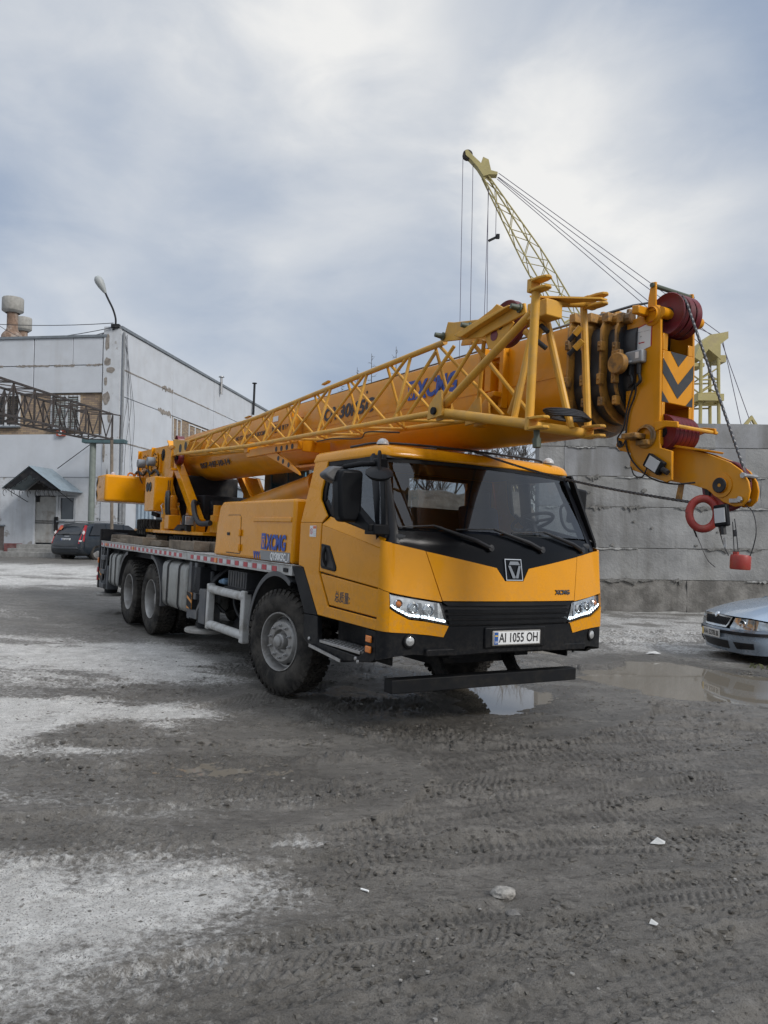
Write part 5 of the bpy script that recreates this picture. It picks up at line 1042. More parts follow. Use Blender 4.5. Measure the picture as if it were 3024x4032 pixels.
# load chart plate, junction box, limit switch
m = MB(); m.prism([(3.525, 3.02), (3.70, 3.06), (3.70, 3.235), (3.525, 3.20)], 1, -.1895, -.187); lc = m.build('load_chart', REFR, head, fix=True)
m = MB(); m.prism([(3.532, 3.02), (3.692, 3.055), (3.692, 3.225), (3.532, 3.192)], 1, -.1905, -.1893); m.build('chart_paper', WHITE, lc, fix=True)
for k, (x0, x1, z, t) in enumerate(((3.55, 3.62, 3.17, .004), (3.60, 3.615, 3.135, .008), (3.55, 3.565, 3.09, .03), (3.63, 3.68, 3.17, .003), (3.59, 3.64, 3.09, .008))):
    m = MB(); m.box(x0, x1, -.1912, -.1904, z, z+t); m.build('chart_mark', REFR if k == 4 else mat('sign_grey', (.4, .42, .42), .5), lc)
m = MB(); m.box(3.515, 3.665, -.245, -.187, 2.945, 3.035); jb = m.build('junction_box', mat('box_grey', (.27, .29, .31), .5), head, .012, seg=3)
m = MB(); m.box(3.535, 3.58, -.2462, -.2448, 2.955, 2.968); m.box(3.61, 3.64, -.2462, -.2448, 2.975, 3.02); m.build('box_label', WHITE, jb)
for x in (3.55, 3.62): m = MB(); m.tube((x, -.215, 2.945), (x, -.215, 2.87), .018, 8); m.path(catmull([(x, -.215, 2.88), (x+.02, -.22, 2.82), (x-.02, -.21, 2.79)], 4), .012, 6); m.build('cable_gland', CABLE, jb)
m = MB(); m.path(catmull([(3.60, -.21, 2.80), (3.58, -.2, 2.72), (3.53, -.2, 2.60), (3.515, -.2, 2.45), (3.53, -.2, 2.35), (3.60, -.2, 2.24), (3.75, -.2, 2.13), (3.90, -.16, 2.09), (4.02, -.1, 2.10)], 8), .006, 6); m.path(catmull([(3.57, -.2, 2.8), (3.52, -.2, 2.65), (3.49, -.2, 2.5), (3.44, -.2, 2.43), (3.48, -.2, 2.37), (3.52, -.2, 2.42)], 6), .006, 6); m.path(catmull([(3.72, -.2, 2.24), (3.70, -.21, 2.17), (3.66, -.2, 2.14), (3.60, -.2, 2.16), (3.57, -.2, 2.22)], 5), .005, 6); m.build('signal_cable', CABLE, head)
def switch(c, ux, uz, parent, L=.075, W=.05):
    ux, uz = Vector(ux).normalized(), Vector(uz).normalized(); uy = uz.cross(ux); c = Vector(c); m = MB(); m.obox(c, ux*L, uy*.022, uz*W); o = m.build('limit_switch', BLK, parent, .01)
    m = MB(); m.obox(c-uy*.0235 if (-uy).y < 0 else c+uy*.0235, ux*L*.66, uy*.002, uz*W*.8); m.build('switch_label', mat('label_grey', (.52, .53, .54), .5), o)
    m = MB(); m.tube(c+ux*L, c+ux*(L+.05), .02, 8); m.build('switch_boot', CABLE, o); return o
switch((3.78, -.212, 2.225), (.85, 0, -.5), (.5, 0, .85), head)
# nose with its sheave
np_ = [(3.78, 2.36), (3.90, 2.345), (4.08, 2.29), (4.24, 2.225), (4.32, 2.17), (4.37, 2.10), (4.383, 2.04), (4.372, 1.98), (4.335, 1.945), (4.28, 1.94), (4.20, 1.97), (4.08, 2.055), (3.98, 2.085), (3.80, 2.12), (3.78, 2.13)]
nose = empty('boom_nose', parent=crane)
for y0, y1 in ((-.062, -.046), (.03, .046)): MB().prism(np_, 1, y0, y1).build('nose_plate', YELB, nose, .004, fix=True)
m = MB(); m.prism([(3.77, 2.362), (4.09, 2.30), (4.10, 2.312), (3.77, 2.378)], 1, -.10, .085); m.prism([(3.8, 2.12), (4.0, 2.08), (4.0, 2.09), (3.8, 2.13)], 1, -.046, .03); m.build('nose_top_plate', YELB, nose, .003, fix=True)
sheave('nose_sheave', (4.185, -.008, 2.078), .165, .05, nose)
m = MB(); m.lathe([(.0001, .022), (.05, .022), (.05, .008), (.078, .008), (.078, 0)], (4.185, -.062, 2.078), (0, -1, 0), 28); m.build('nose_pin_boss', YELB, nose); m = MB(); m.lathe([(.012, .024), (.045, .028), (.05, .022)], (4.185, -.062, 2.078), (0, -1, 0), 24); m.build('nose_pin', CABLE, nose)
for x, z in ((4.325, 1.985), (4.345, 2.135)): m = MB(); m.tube((x, -.085, z), (x, .065, z), .014, 8); m.disc((x, -.07, z), (0, -1, 0), .02, .016, 6); m.build('guide_pin', STEEL, nose)
m = MB(); m.box(4.255, 4.315, -.08, -.062, 1.965, 1.99); m.build('pin_keeper', STEEL, nose)
switch((4.235, -.12, 1.88), (.12, 0, -1), (1, 0, .12), nose, .07, .045)
m = MB(); m.prism([(3.86, 2.10), (3.84, 2.0), (3.87, 1.985), (3.885, 2.10)], 1, -.06, -.03); m.build('stop_peg', YELG, nose, fix=True)
# hoist rope: along the boom top, over the head and down to the nose
hr_ = MB(); rp_ = [(-6.0, -.06, 3.37), (3.45, -.1, 3.415), (3.62, -.1, 3.40)]+[(3.755+.146*math.cos(R(a)), -.085, 3.283+.146*math.sin(R(a))) for a in (110, 90, 65, 45, 30, 22)]
a, b = Vector((3.893, -.085, 3.338)), Vector((4.31, -.02, 2.185))
rp_ = [Vector(p) for p in rp_]+[a+(b-a)*k/150 for k in range(1, 151)]+[Vector((4.35, -.01, 2.10))]
hr_.path(rp_, .0088, 12, lobes=4, twist=42); hr_.build('hoist_rope', ROPE, crane, smooth=60)
# ---------------------------------------------------------------- lattice jib stowed on the side
jib = empty('lattice_jib', parent=crane)
def jt(name, a, b, r, n=8, mt=YELJ): m = MB(); m.tube(a, b, r*.70, n); return m.build(name, mt, jib)
def ip(line, x):
    for (p, q) in zip(line, line[1:]):
        if p[0] <= x <= q[0] or q is line[-1]:
            t = (x-p[0])/(q[0]-p[0]); return Vector(p).lerp(Vector(q), t)
CA = [(-5.47, -.70, 2.877), (-2.0, -.825, 2.735), (2.36, -1.0, 2.645)]; CB = [(-5.47, -.48, 2.877), (-2.0, -.535, 2.735), (2.36, -.60, 2.645)]; CT = [(-5.55, -.59, 3.08), (-2.1, -.68, 3.135), (-.4, -.745, 3.19), (2.18, -.85, 3.262)]
for ln, r in ((CA, .036), (CB, .034), (CT, .036)): m = MB(); m.path(ln, r*.70, 12); m.build('chord', YELJ, jib)
xs_ = [-4.75+.80*k for k in range(9)]
for k, x in enumerate(xs_):
    t = ip(CT, x); jt('lattice_tube', t, ip(CA, x+.02), .021); xi = x+.38
    if k: jt('lattice_tube', ip(CT, x-.05), ip(CA, xs_[k-1]+.09), .021)
    if xi < 2.2:
        jt('lattice_tube', ip(CT, xi), ip(CB, xi), .02); jt('lattice_tube', ip(CT, xi+.05), ip(CB, xi+.62), .02)
    jt('lattice_tube', ip(CA, x), ip(CB, x+.4), .019); 
    if k < 8: jt('lattice_tube', ip(CB, x+.4), ip(CA, x+.8), .019)
for x0, x1 in ((1.95, 1.62), (2.2, 1.85), (2.5, 2.25)): jt('lattice_tube', (x0+.12, -.86, 3.20), ip(CA, min(x1, 2.3)), .022)
jt('lattice_tube', (2.62, -.80, 3.2), (2.35, -.62, 2.67), .024); jt('lattice_tube', (2.5, -.82, 3.2), (2.95, -.62, 2.63), .024)
# tip plates and tip sheaves
MB().prism([(-5.72, 3.15), (-5.42, 3.11), (-5.05, 3.075), (-4.80, 3.045), (-5.02, 2.87), (-5.62, 2.86)], 1, -.715, -.70).build('tip_plate', YELJ, jib, .004, fix=True)
MB().prism([(-5.72, 3.15), (-5.42, 3.11), (-5.05, 3.075), (-4.80, 3.045), (-5.02, 2.87), (-5.62, 2.86)], 1, -.50, -.485).build('tip_plate', YELJ, jib, .004, fix=True)
for x, z, r in ((-5.28, 2.955, .075), (-5.0, 2.975, .07)): m = MB(); m.lathe([(.0001, 0), (r, 0), (r, -.003)], (x, -.7165, z), (0, -1, 0), 20); m.build('tip_hole', CABLE, jib)
sheave('tip_sheave', (-5.72, -.6, 3.12), .10, .12, jib); sheave('tip_sheave', (-5.68, -.6, 2.84), .12, .1, jib)
m = MB(); m.box(-5.86, -5.76, -.72, -.66, 2.66, 3.05); m.box(-5.82, -5.6, -.74, -.70, 2.98, 3.02); m.box(-5.9, -5.7, -.70, -.5, 2.86, 2.89); m.box(-5.80, -5.70, -.72, -.6, 2.62, 2.66); m.build('tip_latch', YELB, jib, .006)
# fold-over frame at the front
m = MB(); m.prism([(2.19, 3.255), (2.25, 3.405), (2.33, 3.385), (2.64, 3.34), (2.80, 3.385), (2.85, 3.41), (2.92, 3.37), (3.156, 3.345), (3.175, 3.268), (2.75, 3.205), (2.70, 3.19)], 1, -.885, -.865); m.prism([(2.40, 3.255), (2.64, 3.30), (3.05, 3.345), (3.06, 3.335), (2.70, 3.265), (2.5, 3.22)], 1, -.94, -.885); fp_ = m.build('fold_plate', YELJ, jib, .005, fix=True)
MB().prism([(2.19, 3.255), (2.25, 3.405), (2.33, 3.385), (2.64, 3.34), (2.80, 3.385), (2.92, 3.37), (3.156, 3.345), (3.175, 3.268), (2.75, 3.205), (2.70, 3.19)], 1, -.70, -.68).build('fold_plate', YELJ, jib, .005, fix=True)
m = MB(); m.prism([(2.70, 3.22), (2.74, 3.10), (2.82, 3.075), (2.90, 3.10), (3.02, 3.24), (2.95, 3.30)], 1, -.86, -.845); m.build('sheave_cheek', YELJ, jib, .004, fix=True)
for x, z, r in ((2.81, 3.185, .04), (2.88, 3.245, .03)): m = MB(); m.lathe([(.0001, .003), (r, .003), (r, 0)], (x, -.86, z), (0, -1, 0), 18); m.build('cheek_hole', RED if r > .035 else CABLE, jib)
sheave('jib_sheave', (2.87, -.775, 3.275), .175, .06, jib)
for x, z in ((2.20, 3.295), (2.545, 3.303), (3.115, 3.315), (2.62, 3.37)):
    m = MB(); m.lathe([(.034, 0), (.034, .012), (.024, .014), (.018, .075), (.0001, .078)], (x, -.885 if z < 3.36 else -.70, z), (-.25, -1, .1), 14); m.build('peg', mat('pin_green', (.07, .085, .06), .5), jib)
m = MB(); m.box(3.29, 3.48, -.98, -.83, 3.17, 3.285); m.build('node_box', YELJ, jib, .008)
m = MB(); m.prism([(3.38, -1.04), (3.66, -.66), (3.66, -.60), (3.38, -.80)], 2, 3.298, 3.31); m.build('gusset', YELJ, jib, fix=True)
jt('frame_tube', (2.40, -.99, 2.69), (3.32, -.96, 3.22), .043, 12); jt('frame_tube', (3.495, -1.09, 3.30), (3.47, -1.08, 2.43), .042, 12); jt('frame_tube', (3.36, -.97, 3.16), (3.27, -1.04, 2.47), .033, 10); jt('frame_tube', (3.34, -.88, 3.16), (2.80, -.66, 2.63), .038, 10)
jt('frame_tube', (3.30, -.80, 3.2), (3.49, -.72, 2.44), .036, 10); jt('frame_tube', (3.40, -.55, 3.325), (3.495, -.56, 2.44), .036, 10); jt('frame_tube', (3.42, -.95, 3.27), (3.44, -.54, 3.345), .042, 12)
jt('frame_tube', (2.36, -1.0, 2.645), (3.48, -1.08, 2.425), .05, 12); jt('frame_tube', (2.36, -.60, 2.64), (3.46, -.56, 2.43), .045, 12); jt('frame_tube', (3.46, -1.06, 2.42), (3.47, -.54, 2.425), .048, 12); jt('frame_tube', (2.36, -1.0, 2.62), (3.1, -.58, 2.50), .034, 10)
for y in (-1.0, -.62): MB().prism([(2.28, 2.70), (2.40, 2.80), (2.44, 2.80), (2.46, 2.60), (2.26, 2.585)], 1, y-.055, y-.035).build('hinge_plate', YELJ, jib, .004, fix=True); MB().prism([(2.28, 2.70), (2.40, 2.80), (2.44, 2.80), (2.46, 2.60), (2.26, 2.585)], 1, y+.035, y+.055).build('hinge_plate', YELJ, jib, .004, fix=True); m = MB(); m.tube((2.36, y-.075, 2.645), (2.36, y+.07, 2.645), .03, 12); m.build('hinge_pin', DARK, jib)
def fork(c, dz=.032):
    x, y, z = c
    for s in (-1, 1):
        zz = z+s*dz; m = MB(); m.prism([(x-.03, y-.042), (x+.06, y-.042), (x+.11, y-.028), (x+.125, y), (x+.11, y+.028), (x+.06, y+.042), (x-.03, y+.042)], 2, zz-.009, zz+.009); m.build('fork_plate', YELJ, jib, .004)
    m = MB(); m.box(x-.05, x-.01, y-.042, y+.042, z-dz-.012, z+dz+.012); m.build('fork_base', YELJ, jib, .004)
fork((3.50, -1.09, 3.335)); fork((3.48, -.54, 3.345)); fork((3.52, -1.08, 2.425)); fork((3.51, -.55, 2.43))
for a, b in (((3.30, -.93, 3.20), (3.42, -.90, 3.08)), ((3.28, -.98, 3.10), (3.41, -.9, 2.97)), ((3.45, -.62, 3.16), (3.38, -.66, 3.07)), ((3.47, -.62, 3.06), (3.38, -.66, 2.97))):
    jt('stub_tube', a, tuple(Vector(a).lerp(Vector(b), .55)), .033, 12); jt('peg', tuple(Vector(a).lerp(Vector(b), .5)), b, .024, 12, CABLE)
m = MB()
for k in range(5): m.path([(3.56-.05*k*.3+.10*math.cos(t), -.80+.16*math.sin(t), 2.49+.012*k) for t in [2*math.pi*q/20 for q in range(21)]], .008, 6, cap=False)
m.build('coiled_cable', CABLE, jib)
m = MB(); m.tube((3.52, -1.06, 2.40), (3.53, -1.06, 2.28), .02, 10); m.tube((3.525, -1.06, 2.33), (3.53, -1.06, 2.27), .028, 8); m.build('hanging_peg', mat('pin_green', (.07, .085, .06), .5), jib)
m = MB(); m.path(catmull([(-.3, -.72, 2.66), (.2, -.8, 2.64), (.6, -.7, 2.62), (1.0, -.85, 2.63), (1.4, -.75, 2.6)], 8), .007, 6); m.build('signal_cable', CABLE, jib)
m = MB(); m.prism([(-.15, 3.255), (-.02, 3.265), (.0, 3.285), (-.13, 3.27)], 1, -.78, -.74); m.prism([(-2.6, 3.17), (-2.45, 3.175), (-2.43, 3.19), (-2.58, 3.185)], 1, -.68, -.64); m.build('grab_lug', YELJ, jib, fix=True)

# ---------------------------------------------------------------- hook and limit weight (things that hang from the crane)
def c2wm(name): 
    e = empty(name); e.matrix_world = CM; return e
hk = c2wm('crane_hook'); tag(hk, 'red ring shaped hook hanging on the rope under the boom nose', 'hook')
rc = Vector((4.085, -.10, 1.893)); nrm_ = Vector((.62, -.78, .05)).normalized(); u_ = nrm_.cross(Vector((0, 0, 1))).normalized(); v_ = u_.cross(nrm_)
m = MB(); m.path([rc+(u_*math.cos(a)+v_*math.sin(a)*1.2)*.083 for a in [R(360*k/32) for k in range(33)]], .026, 12, cap=False); m.build('ring', HOOKRED, hk)
m = MB(); m.obox(rc-u_*.09+v_*-.02, u_*.026, v_*.016, nrm_*.03); m.build('latch', HOOKRED, hk, .006)
MB().prism([(4.09, 2.03), (4.18, 2.02), (4.225, 1.93), (4.19, 1.90), (4.13, 1.95)], 1, -.05, .02).build('hook_head', HOOKRED, hk, .02, fix=True)
m = MB(); m.box(4.04, 4.08, -.03, .0, 2.0, 2.08); m.build('shackle', CABLE, hk, .006)
sl_ = MB(); A_ = Vector((4.03, -.12, 1.965)); B_ = Vector((1.60, -.05, 2.485)); pts = [A_.lerp(B_, k/260)+Vector((0, 0, -.05*math.sin(math.pi*k/260))) for k in range(261)]+[Vector((1.5, -.4, 2.482)), Vector((1.3, -.7, 2.478)), Vector((1.0, -.8, 2.478))]
sl_.path(pts, .0092, 12, lobes=4, twist=42); o = sl_.build('tie_rope', ROPE, hk, smooth=60)
wt = c2wm('limit_weight'); tag(wt, 'red cylindrical weight hanging on thin cables below the boom nose', 'weight')
m = MB(); m.lathe([(.0001, 1.545), (.056, 1.547), (.060, 1.555), (.060, 1.625), (.055, 1.636), (.0001, 1.640)], (4.36, -.15, 0), (.02, 0, 1), 24); m.box(4.345, 4.375, -.16, -.14, 1.63, 1.655); m.build('weight_body', HOOKRED, wt)
m = MB(); m.disc((4.335, -.16, 1.638), (0, 0, 1), .018, .003, 14); m.build('weight_hole', CABLE, wt)
m = MB(); m.path([(4.345, -.145, 1.65), (4.325, -.13, 1.76), (4.318, -.13, 1.84)], .003, 5); m.path([(4.372, -.145, 1.65), (4.345, -.13, 1.78), (4.33, -.13, 1.86)], .003, 5); m.tube((4.335, -.13, 1.75), (4.33, -.13, 1.79), .010, 6)
m.path(catmull([(4.35, -.05, 1.95), (4.42, -.08, 1.90), (4.47, -.12, 1.78), (4.45, -.14, 1.64), (4.41, -.15, 1.60)], 6), .0035, 5); m.path(catmull([(4.18, -.08, 1.93), (4.20, -.1, 1.82), (4.26, -.13, 1.70), (4.31, -.15, 1.63)], 6), .0035, 5); m.build('cable', CABLE, wt)
m = MB(); m.path(catmull([(4.0, -.12, 1.88), (4.03, -.12, 1.80), (4.08, -.12, 1.71), (4.14, -.12, 1.60), (4.20, -.12, 1.55)], 5), .0025, 5); m.tube((4.02, -.12, 1.82), (4.06, -.12, 1.74), .006, 5); m.build('loose_cable', CABLE, wt)
m = MB(); m.obox((4.275, -.14, 1.71), (.008, 0, .003), (0, .002, 0), (-.004, 0, .03)); m.build('cable_tag', STEEL, wt)
# ================================================================== SETTING BEYOND THE CRANE
CONC = mat('concrete_block', (.245, .247, .246), .88, var=.25, vscale=.9, dirt=(.31, .31, .298), dscale=.75, damt=.7, streak=((.115, .112, .106), 1.3, .85, (.44, .66)), bump=.9, bscale=14, sharp=(.42, .72))
CONCD = mat('concrete_rough', (.17, .163, .15), .92, var=.35, vscale=3.5, dirt=(.27, .26, .245), dscale=2.2, damt=.6, streak=((.11, .104, .096), 2.0, .8, (.42, .62)), bump=.9, bscale=16)
CONCL = mat('concrete_pale', (.25, .255, .264), .88, var=.2, vscale=.8, dirt=(.19, .188, .182), dscale=1.1, damt=.8, streak=((.14, .138, .13), 1.4, .8, (.46, .68)), bump=.35, bscale=25)
MORT = mat('mortar', (.11, .105, .1), .95, var=.2, bump=.6)
wall = empty('concrete_wall', (4.04, 20, 0)); tag(wall, 'tall grey wall of large stained concrete blocks behind the cab', 'wall')
MB().box(.02, 16, .012, .6, -1, 4.72).build('mortar', CONCD, wall)
ROWS = [(-.9, .64, (0, 3.86, 8.7, 13.5, 16)), (.64, 1.46, (0, 3.88, 9.0, 13.3, 16)), (1.46, 2.53, (0, 4.9, 9.4, 13.7, 16)), (2.53, 3.33, (0, 1.0, 5.8, 10.6, 16)), (3.33, 4.1, (0, .66, 5.4, 10.2, 16)), (4.1, 4.75, (0, .68, 4.6, 9.3, 16))]
for ri, (z0, z1, xs_) in enumerate(ROWS):
    for k in range(len(xs_)-1):
        x0, x1 = xs_[k]+.002, xs_[k+1]-.002; zz0, zz1 = z0+.010, z1-.008; proud = random.uniform(.006, .035)
        nu, nv = max(6, int((x1-x0)/.14)), max(5, int((zz1-zz0)/.13)); sx = random.uniform(0, 50)
        def fn(u, v):
            x, z = x0+(x1-x0)*u, zz0+(zz1-zz0)*v; e = min(u*(x1-x0), (1-u)*(x1-x0), v*(zz1-zz0), (1-v)*(zz1-zz0))
            n_ = float(fbm(np.array([x+sx]), np.array([z*1.0]), 2.2, 3, 7+ri)[0])-.5; c_ = float(vnoise(np.array([x*6+sx]), np.array([z*6.0]), 3)[0])
            y = -proud-.03*n_*(1.8 if ri == 0 else 1)+(.10*max(0, c_-.62) if e < .01 else 0); return (x, y, z)
        m = MB(); m.grid(fn, nu, nv); B0 = len(m.v)
        ring = [i for i in range(nu+1)]+[j*(nu+1)+nu for j in range(1, nv+1)]+[nv*(nu+1)+i for i in range(nu-1, -1, -1)]+[j*(nu+1) for j in range(nv-1, 0, -1)]
        m.v += [(m.v[i][0], .5, m.v[i][2]) for i in ring]; L_ = len(ring)
        for q in range(L_): m.f.append((ring[(q+1) % L_], ring[q], B0+q, B0+(q+1) % L_)); m.m.append(0)
        m.f.append(tuple(B0+q for q in range(L_))); m.m.append(0)
        m.build('block', CONCD if ri == 0 or (ri == 2 and k % 3 == 2 and k > 4) else (CONCL if (ri*7+k*5) % 4 == 1 else CONC), wall, smooth=45)
# plaster left on the joints, broken edges and spalled spots
def jag(x0, x1, z, up_, dn, n):
    a = [(x0+(x1-x0)*q/n+random.uniform(-.02, .02), z+up_*random.random()**1.5*math.sin(math.pi*(q+.5)/(n+1))) for q in range(n+1)]
    b = [(x0+(x1-x0)*q/n+random.uniform(-.02, .02), z-dn*random.random()**1.5*math.sin(math.pi*(q+.5)/(n+1))-.006) for q in range(n, -1, -1)]; return a+b
LIME = mat('lime', (.36, .36, .35), .9, var=.25, vscale=14, dirt=(.18, .18, .17), dscale=9, damt=.6, bump=.5); SPAL = mat('spalled', (.15, .147, .138), .95, var=.4, vscale=9, dirt=(.26, .25, .24), dscale=12, damt=.6, bump=.9, bscale=30)
rw = random.Random(5)
for z in (.64, 1.46, 2.53, 3.33, 4.1):
    x = .15
    while x < 9:
        L_ = rw.uniform(.25, 1.5); k = rw.random()
        if k < .45: m = MB(); m.prism(jag(x, x+L_, z-.01, .035, .06, 14), 1, -.052, -.03); m.build('joint_plaster', LIME, wall, fix=True, smooth=0)
        elif k < .85: m = MB(); m.prism(jag(x, x+L_, z, .07, .16, 14), 1, -.050, -.03); m.build('spalled_edge', SPAL, wall, fix=True, smooth=0)
        x += L_+rw.uniform(.05, .5)
for k in range(18):
    x, z, r = rw.uniform(.2, 7.5), rw.uniform(.0, 4.6), rw.uniform(.02, .07); m = MB(); n = 9
    m.prism([(x+r*1.3*rw.uniform(.5, 1.2)*math.cos(2*math.pi*q/n), z+r*rw.uniform(.4, 1.1)*math.sin(2*math.pi*q/n)) for q in range(n)], 1, -.054, -.03); m.build('spalled_spot', SPAL, wall, fix=True, smooth=0)
m = MB(); m.grid(lambda u, v: (16*u, -.10-.16*v-.05*float(vnoise(np.array([u*40.]), np.array([v*3]), 8)[0]), -.20-.18*v+.05*float(vnoise(np.array([u*55.]), np.array([1.]), 9)[0])), 120, 4); m.build('footing', mat('footing_concrete', (.26, .255, .24), .9, var=.25, vscale=5, bump=.6), wall)

# ---------------------------------------------------------------- white workshop building
WHT = mat('white_render', (.50, .525, .56), .85, var=.05, vscale=1.2, dirt=(.42, .42, .42), dscale=1.1, damt=.28, streak=((.42, .42, .42), 2.0, .35), sharp=(.55, .66), bump=.15, bscale=30)
WHTD = mat('white_flaking', (.51, .53, .555), .9, var=.08, vscale=2, dirt=(.27, .25, .225), dscale=1.5, damt=.8, streak=((.34, .33, .32), 2.2, .5), sharp=(.585, .63), bump=.35, bscale=18)
BROWN = mat('bare_masonry', (.24, .215, .19), .95, var=.3, vscale=7, bump=.6)
def brick_mat():
    M = bpy.data.materials.new('brick_wall'); M.use_nodes = True; n, l = M.node_tree.nodes, M.node_tree.links; b = n['Principled BSDF']; b.inputs['Roughness'].default_value = .9
    t = n.new('ShaderNodeTexCoord'); s = n.new('ShaderNodeSeparateXYZ'); c = n.new('ShaderNodeCombineXYZ'); a = n.new('ShaderNodeMath'); a.operation = 'ADD'; l.new(t.outputs['Object'], s.inputs[0]); l.new(s.outputs[0], a.inputs[0]); l.new(s.outputs[1], a.inputs[1]); l.new(a.outputs[0], c.inputs[0]); l.new(s.outputs[2], c.inputs[1])
    k = n.new('ShaderNodeTexBrick'); k.inputs['Scale'].default_value = 1; k.inputs['Brick Width'].default_value = .26; k.inputs['Row Height'].default_value = .077; k.inputs['Mortar Size'].default_value = .006; k.inputs['Color1'].default_value = (.34, .25, .16, 1); k.inputs['Color2'].default_value = (.20, .15, .12, 1); k.inputs['Mortar'].default_value = (.12, .105, .095, 1); k.inputs['Bias'].default_value = -.1
    l.new(c.outputs[0], k.inputs['Vector']); l.new(k.outputs['Color'], b.inputs['Base Color']); bp = n.new('ShaderNodeBump'); bp.inputs['Strength'].default_value = .6; bp.inputs['Distance'].default_value = .01; bp.invert = True; l.new(k.outputs['Fac'], bp.inputs['Height']); l.new(bp.outputs[0], b.inputs['Normal']); return M
BRICK = brick_mat(); ROOFM = mat('roof_edge_grey', (.16, .18, .2), .6, var=.15); WFR = mat('window_white', (.55, .57, .59), .5, var=.1); PANE = mat('window_pane', (.05, .06, .07), .08, spec=.7)
BLD = empty('workshop_building', (-10.8, 31, 0), R(-8)); tag(BLD, 'white two storey workshop with flaking render and a roof lamp at its corner', 'building')
def bb(name, x0, x1, y0, y1, z0, z1, mt, parent=BLD, bev=0): m = MB(); m.box(x0, x1, y0, y1, z0, z1); return m.build(name, mt, parent, bev)
bb('core', -16, -.12, .28, 26, -.5, 9.6, mat('seam_grey', (.30, .31, .32), .9, var=.2))
# front: ground floor, white band, brick band, upper panels
gf = bb('wall', -16, -3.66, .02, .30, -.5, 3.97, WHTD); bb('wall', -2.6, -2.56, .02, .30, 1.0, 3.97, WHTD); bb('wall', -1.83, 0, .02, .30, -.5, 3.97, WHTD); bb('wall', -3.66, -1.83, .02, .30, 3.22, 3.97, WHTD); bb('wall', -2.56, -1.83, .02, .30, -.5, 2.17, WHTD)
bb('wall', -16, -.02, .0, .30, 3.98, 5.74, WHT); bb('brick_band', -16, -.70, .10, .30, 5.74, 7.43, BRICK)
x = -.78
for k in range(5):
    bb('wall_panel', x-3.02, x-.02, .0, .30, 7.45, 8.57, WHT, bev=.01); bb('wall_panel', x-3.02 if k else x-1.3, x-.02, -.004, .30, 8.60, 9.72, WHT, bev=.01)
    if k == 0: bb('wall_panel', x-3.02, x-1.32, -.004, .30, 8.60, 9.72, WHT, bev=.01)
    x -= 3.04
bb('roof_edge', -16, -.60, -.06, .34, 9.72, 9.82, ROOFM); bb('corner_pilaster', -.74, .0, -.03, .30, 5.5, 10.14, WHTD); bb('corner_pilaster', -.70, .0, -.02, .30, -.5, 5.5, WHTD)
for z0, z1, x0, x1 in ((8.5, 8.9, -.72, -.38), (8.2, 8.5, -.62, -.2), (9.1, 9.9, -.68, -.48), (6.9, 7.5, -.74, -.4), (7.7, 8.1, -.7, -.55), (6.2, 6.7, -.5, -.35), (3.0, 4.3, -.5, -.38), (4.6, 5.4, -.68, -.58)):
    m = MB(); n_ = 10; pts = []
    for q in range(n_): a = 2*math.pi*q/n_; rr = random.uniform(.7, 1.1); pts.append(((x0+x1)/2+(x1-x0)/2*math.cos(a)*rr, (z0+z1)/2+(z1-z0)/2*math.sin(a)*rr))
    m.prism(pts, 1, -.038, -.02); m.build('spalled_patch', BROWN, BLD, fix=True)
for x0, x1, z in ((-16, -5.2, 8.585), (-4.6, -3.1, 8.585), (-2.9, -2.0, 8.57), (-1.5, -.8, 8.58)):
    m = MB(); n_ = 20; up_ = [(x0+(x1-x0)*q/n_, z+random.uniform(.01, .06)) for q in range(n_+1)]; dn = [(x0+(x1-x0)*q/n_, z-random.uniform(.01, .06)) for q in range(n_, -1, -1)]; m.prism(up_+dn, 1, -.012, -.002); m.build('joint_damage', BROWN, BLD, fix=True)
# right side panels
US = [0.02, 5.18, 10.6, 16.0, 21.2, 26]; ZS = [(-.5, 5.40), (5.43, 7.30), (7.33, 8.41), (8.44, 10.04)]
for i in range(5):
    for z0, z1 in ZS:
        if i == 1 and z0 == 5.43:
            bb('brick_band', -.26, -.06, 5.2, 10.58, 6.2, 7.31, BRICK); bb('wall_panel', -.30, 0, 5.2, 10.58, 5.43, 6.18, WHT, bev=.01); continue
        bb('wall_panel', -.30, random.uniform(-.006, .006), US[i]+.015, US[i+1]-.015, z0, z1, WHT, bev=.01)
bb('roof_edge', -.34, .06, -.03, 26, 10.04, 10.16, ROOFM)
for u0, u1, z in ((.2, 4.6, 8.42), (4.0, 5.2, 8.43), (5.3, 9.9, 8.43), (10.8, 12.5, 8.43), (3.6, 5.0, 7.32), (.3, 3.4, 5.42)):
    m = MB(); n_ = 18; w_ = .16 if (u0 in (4.0, 3.6)) else .035; up_ = [(u0+(u1-u0)*q/n_, z+random.uniform(.01, w_)) for q in range(n_+1)]; dn = [(u0+(u1-u0)*q/n_, z-random.uniform(.01, w_)) for q in range(n_, -1, -1)]; m.prism(up_+dn, 0, .007, .012); m.build('joint_damage', BROWN, BLD, fix=True)
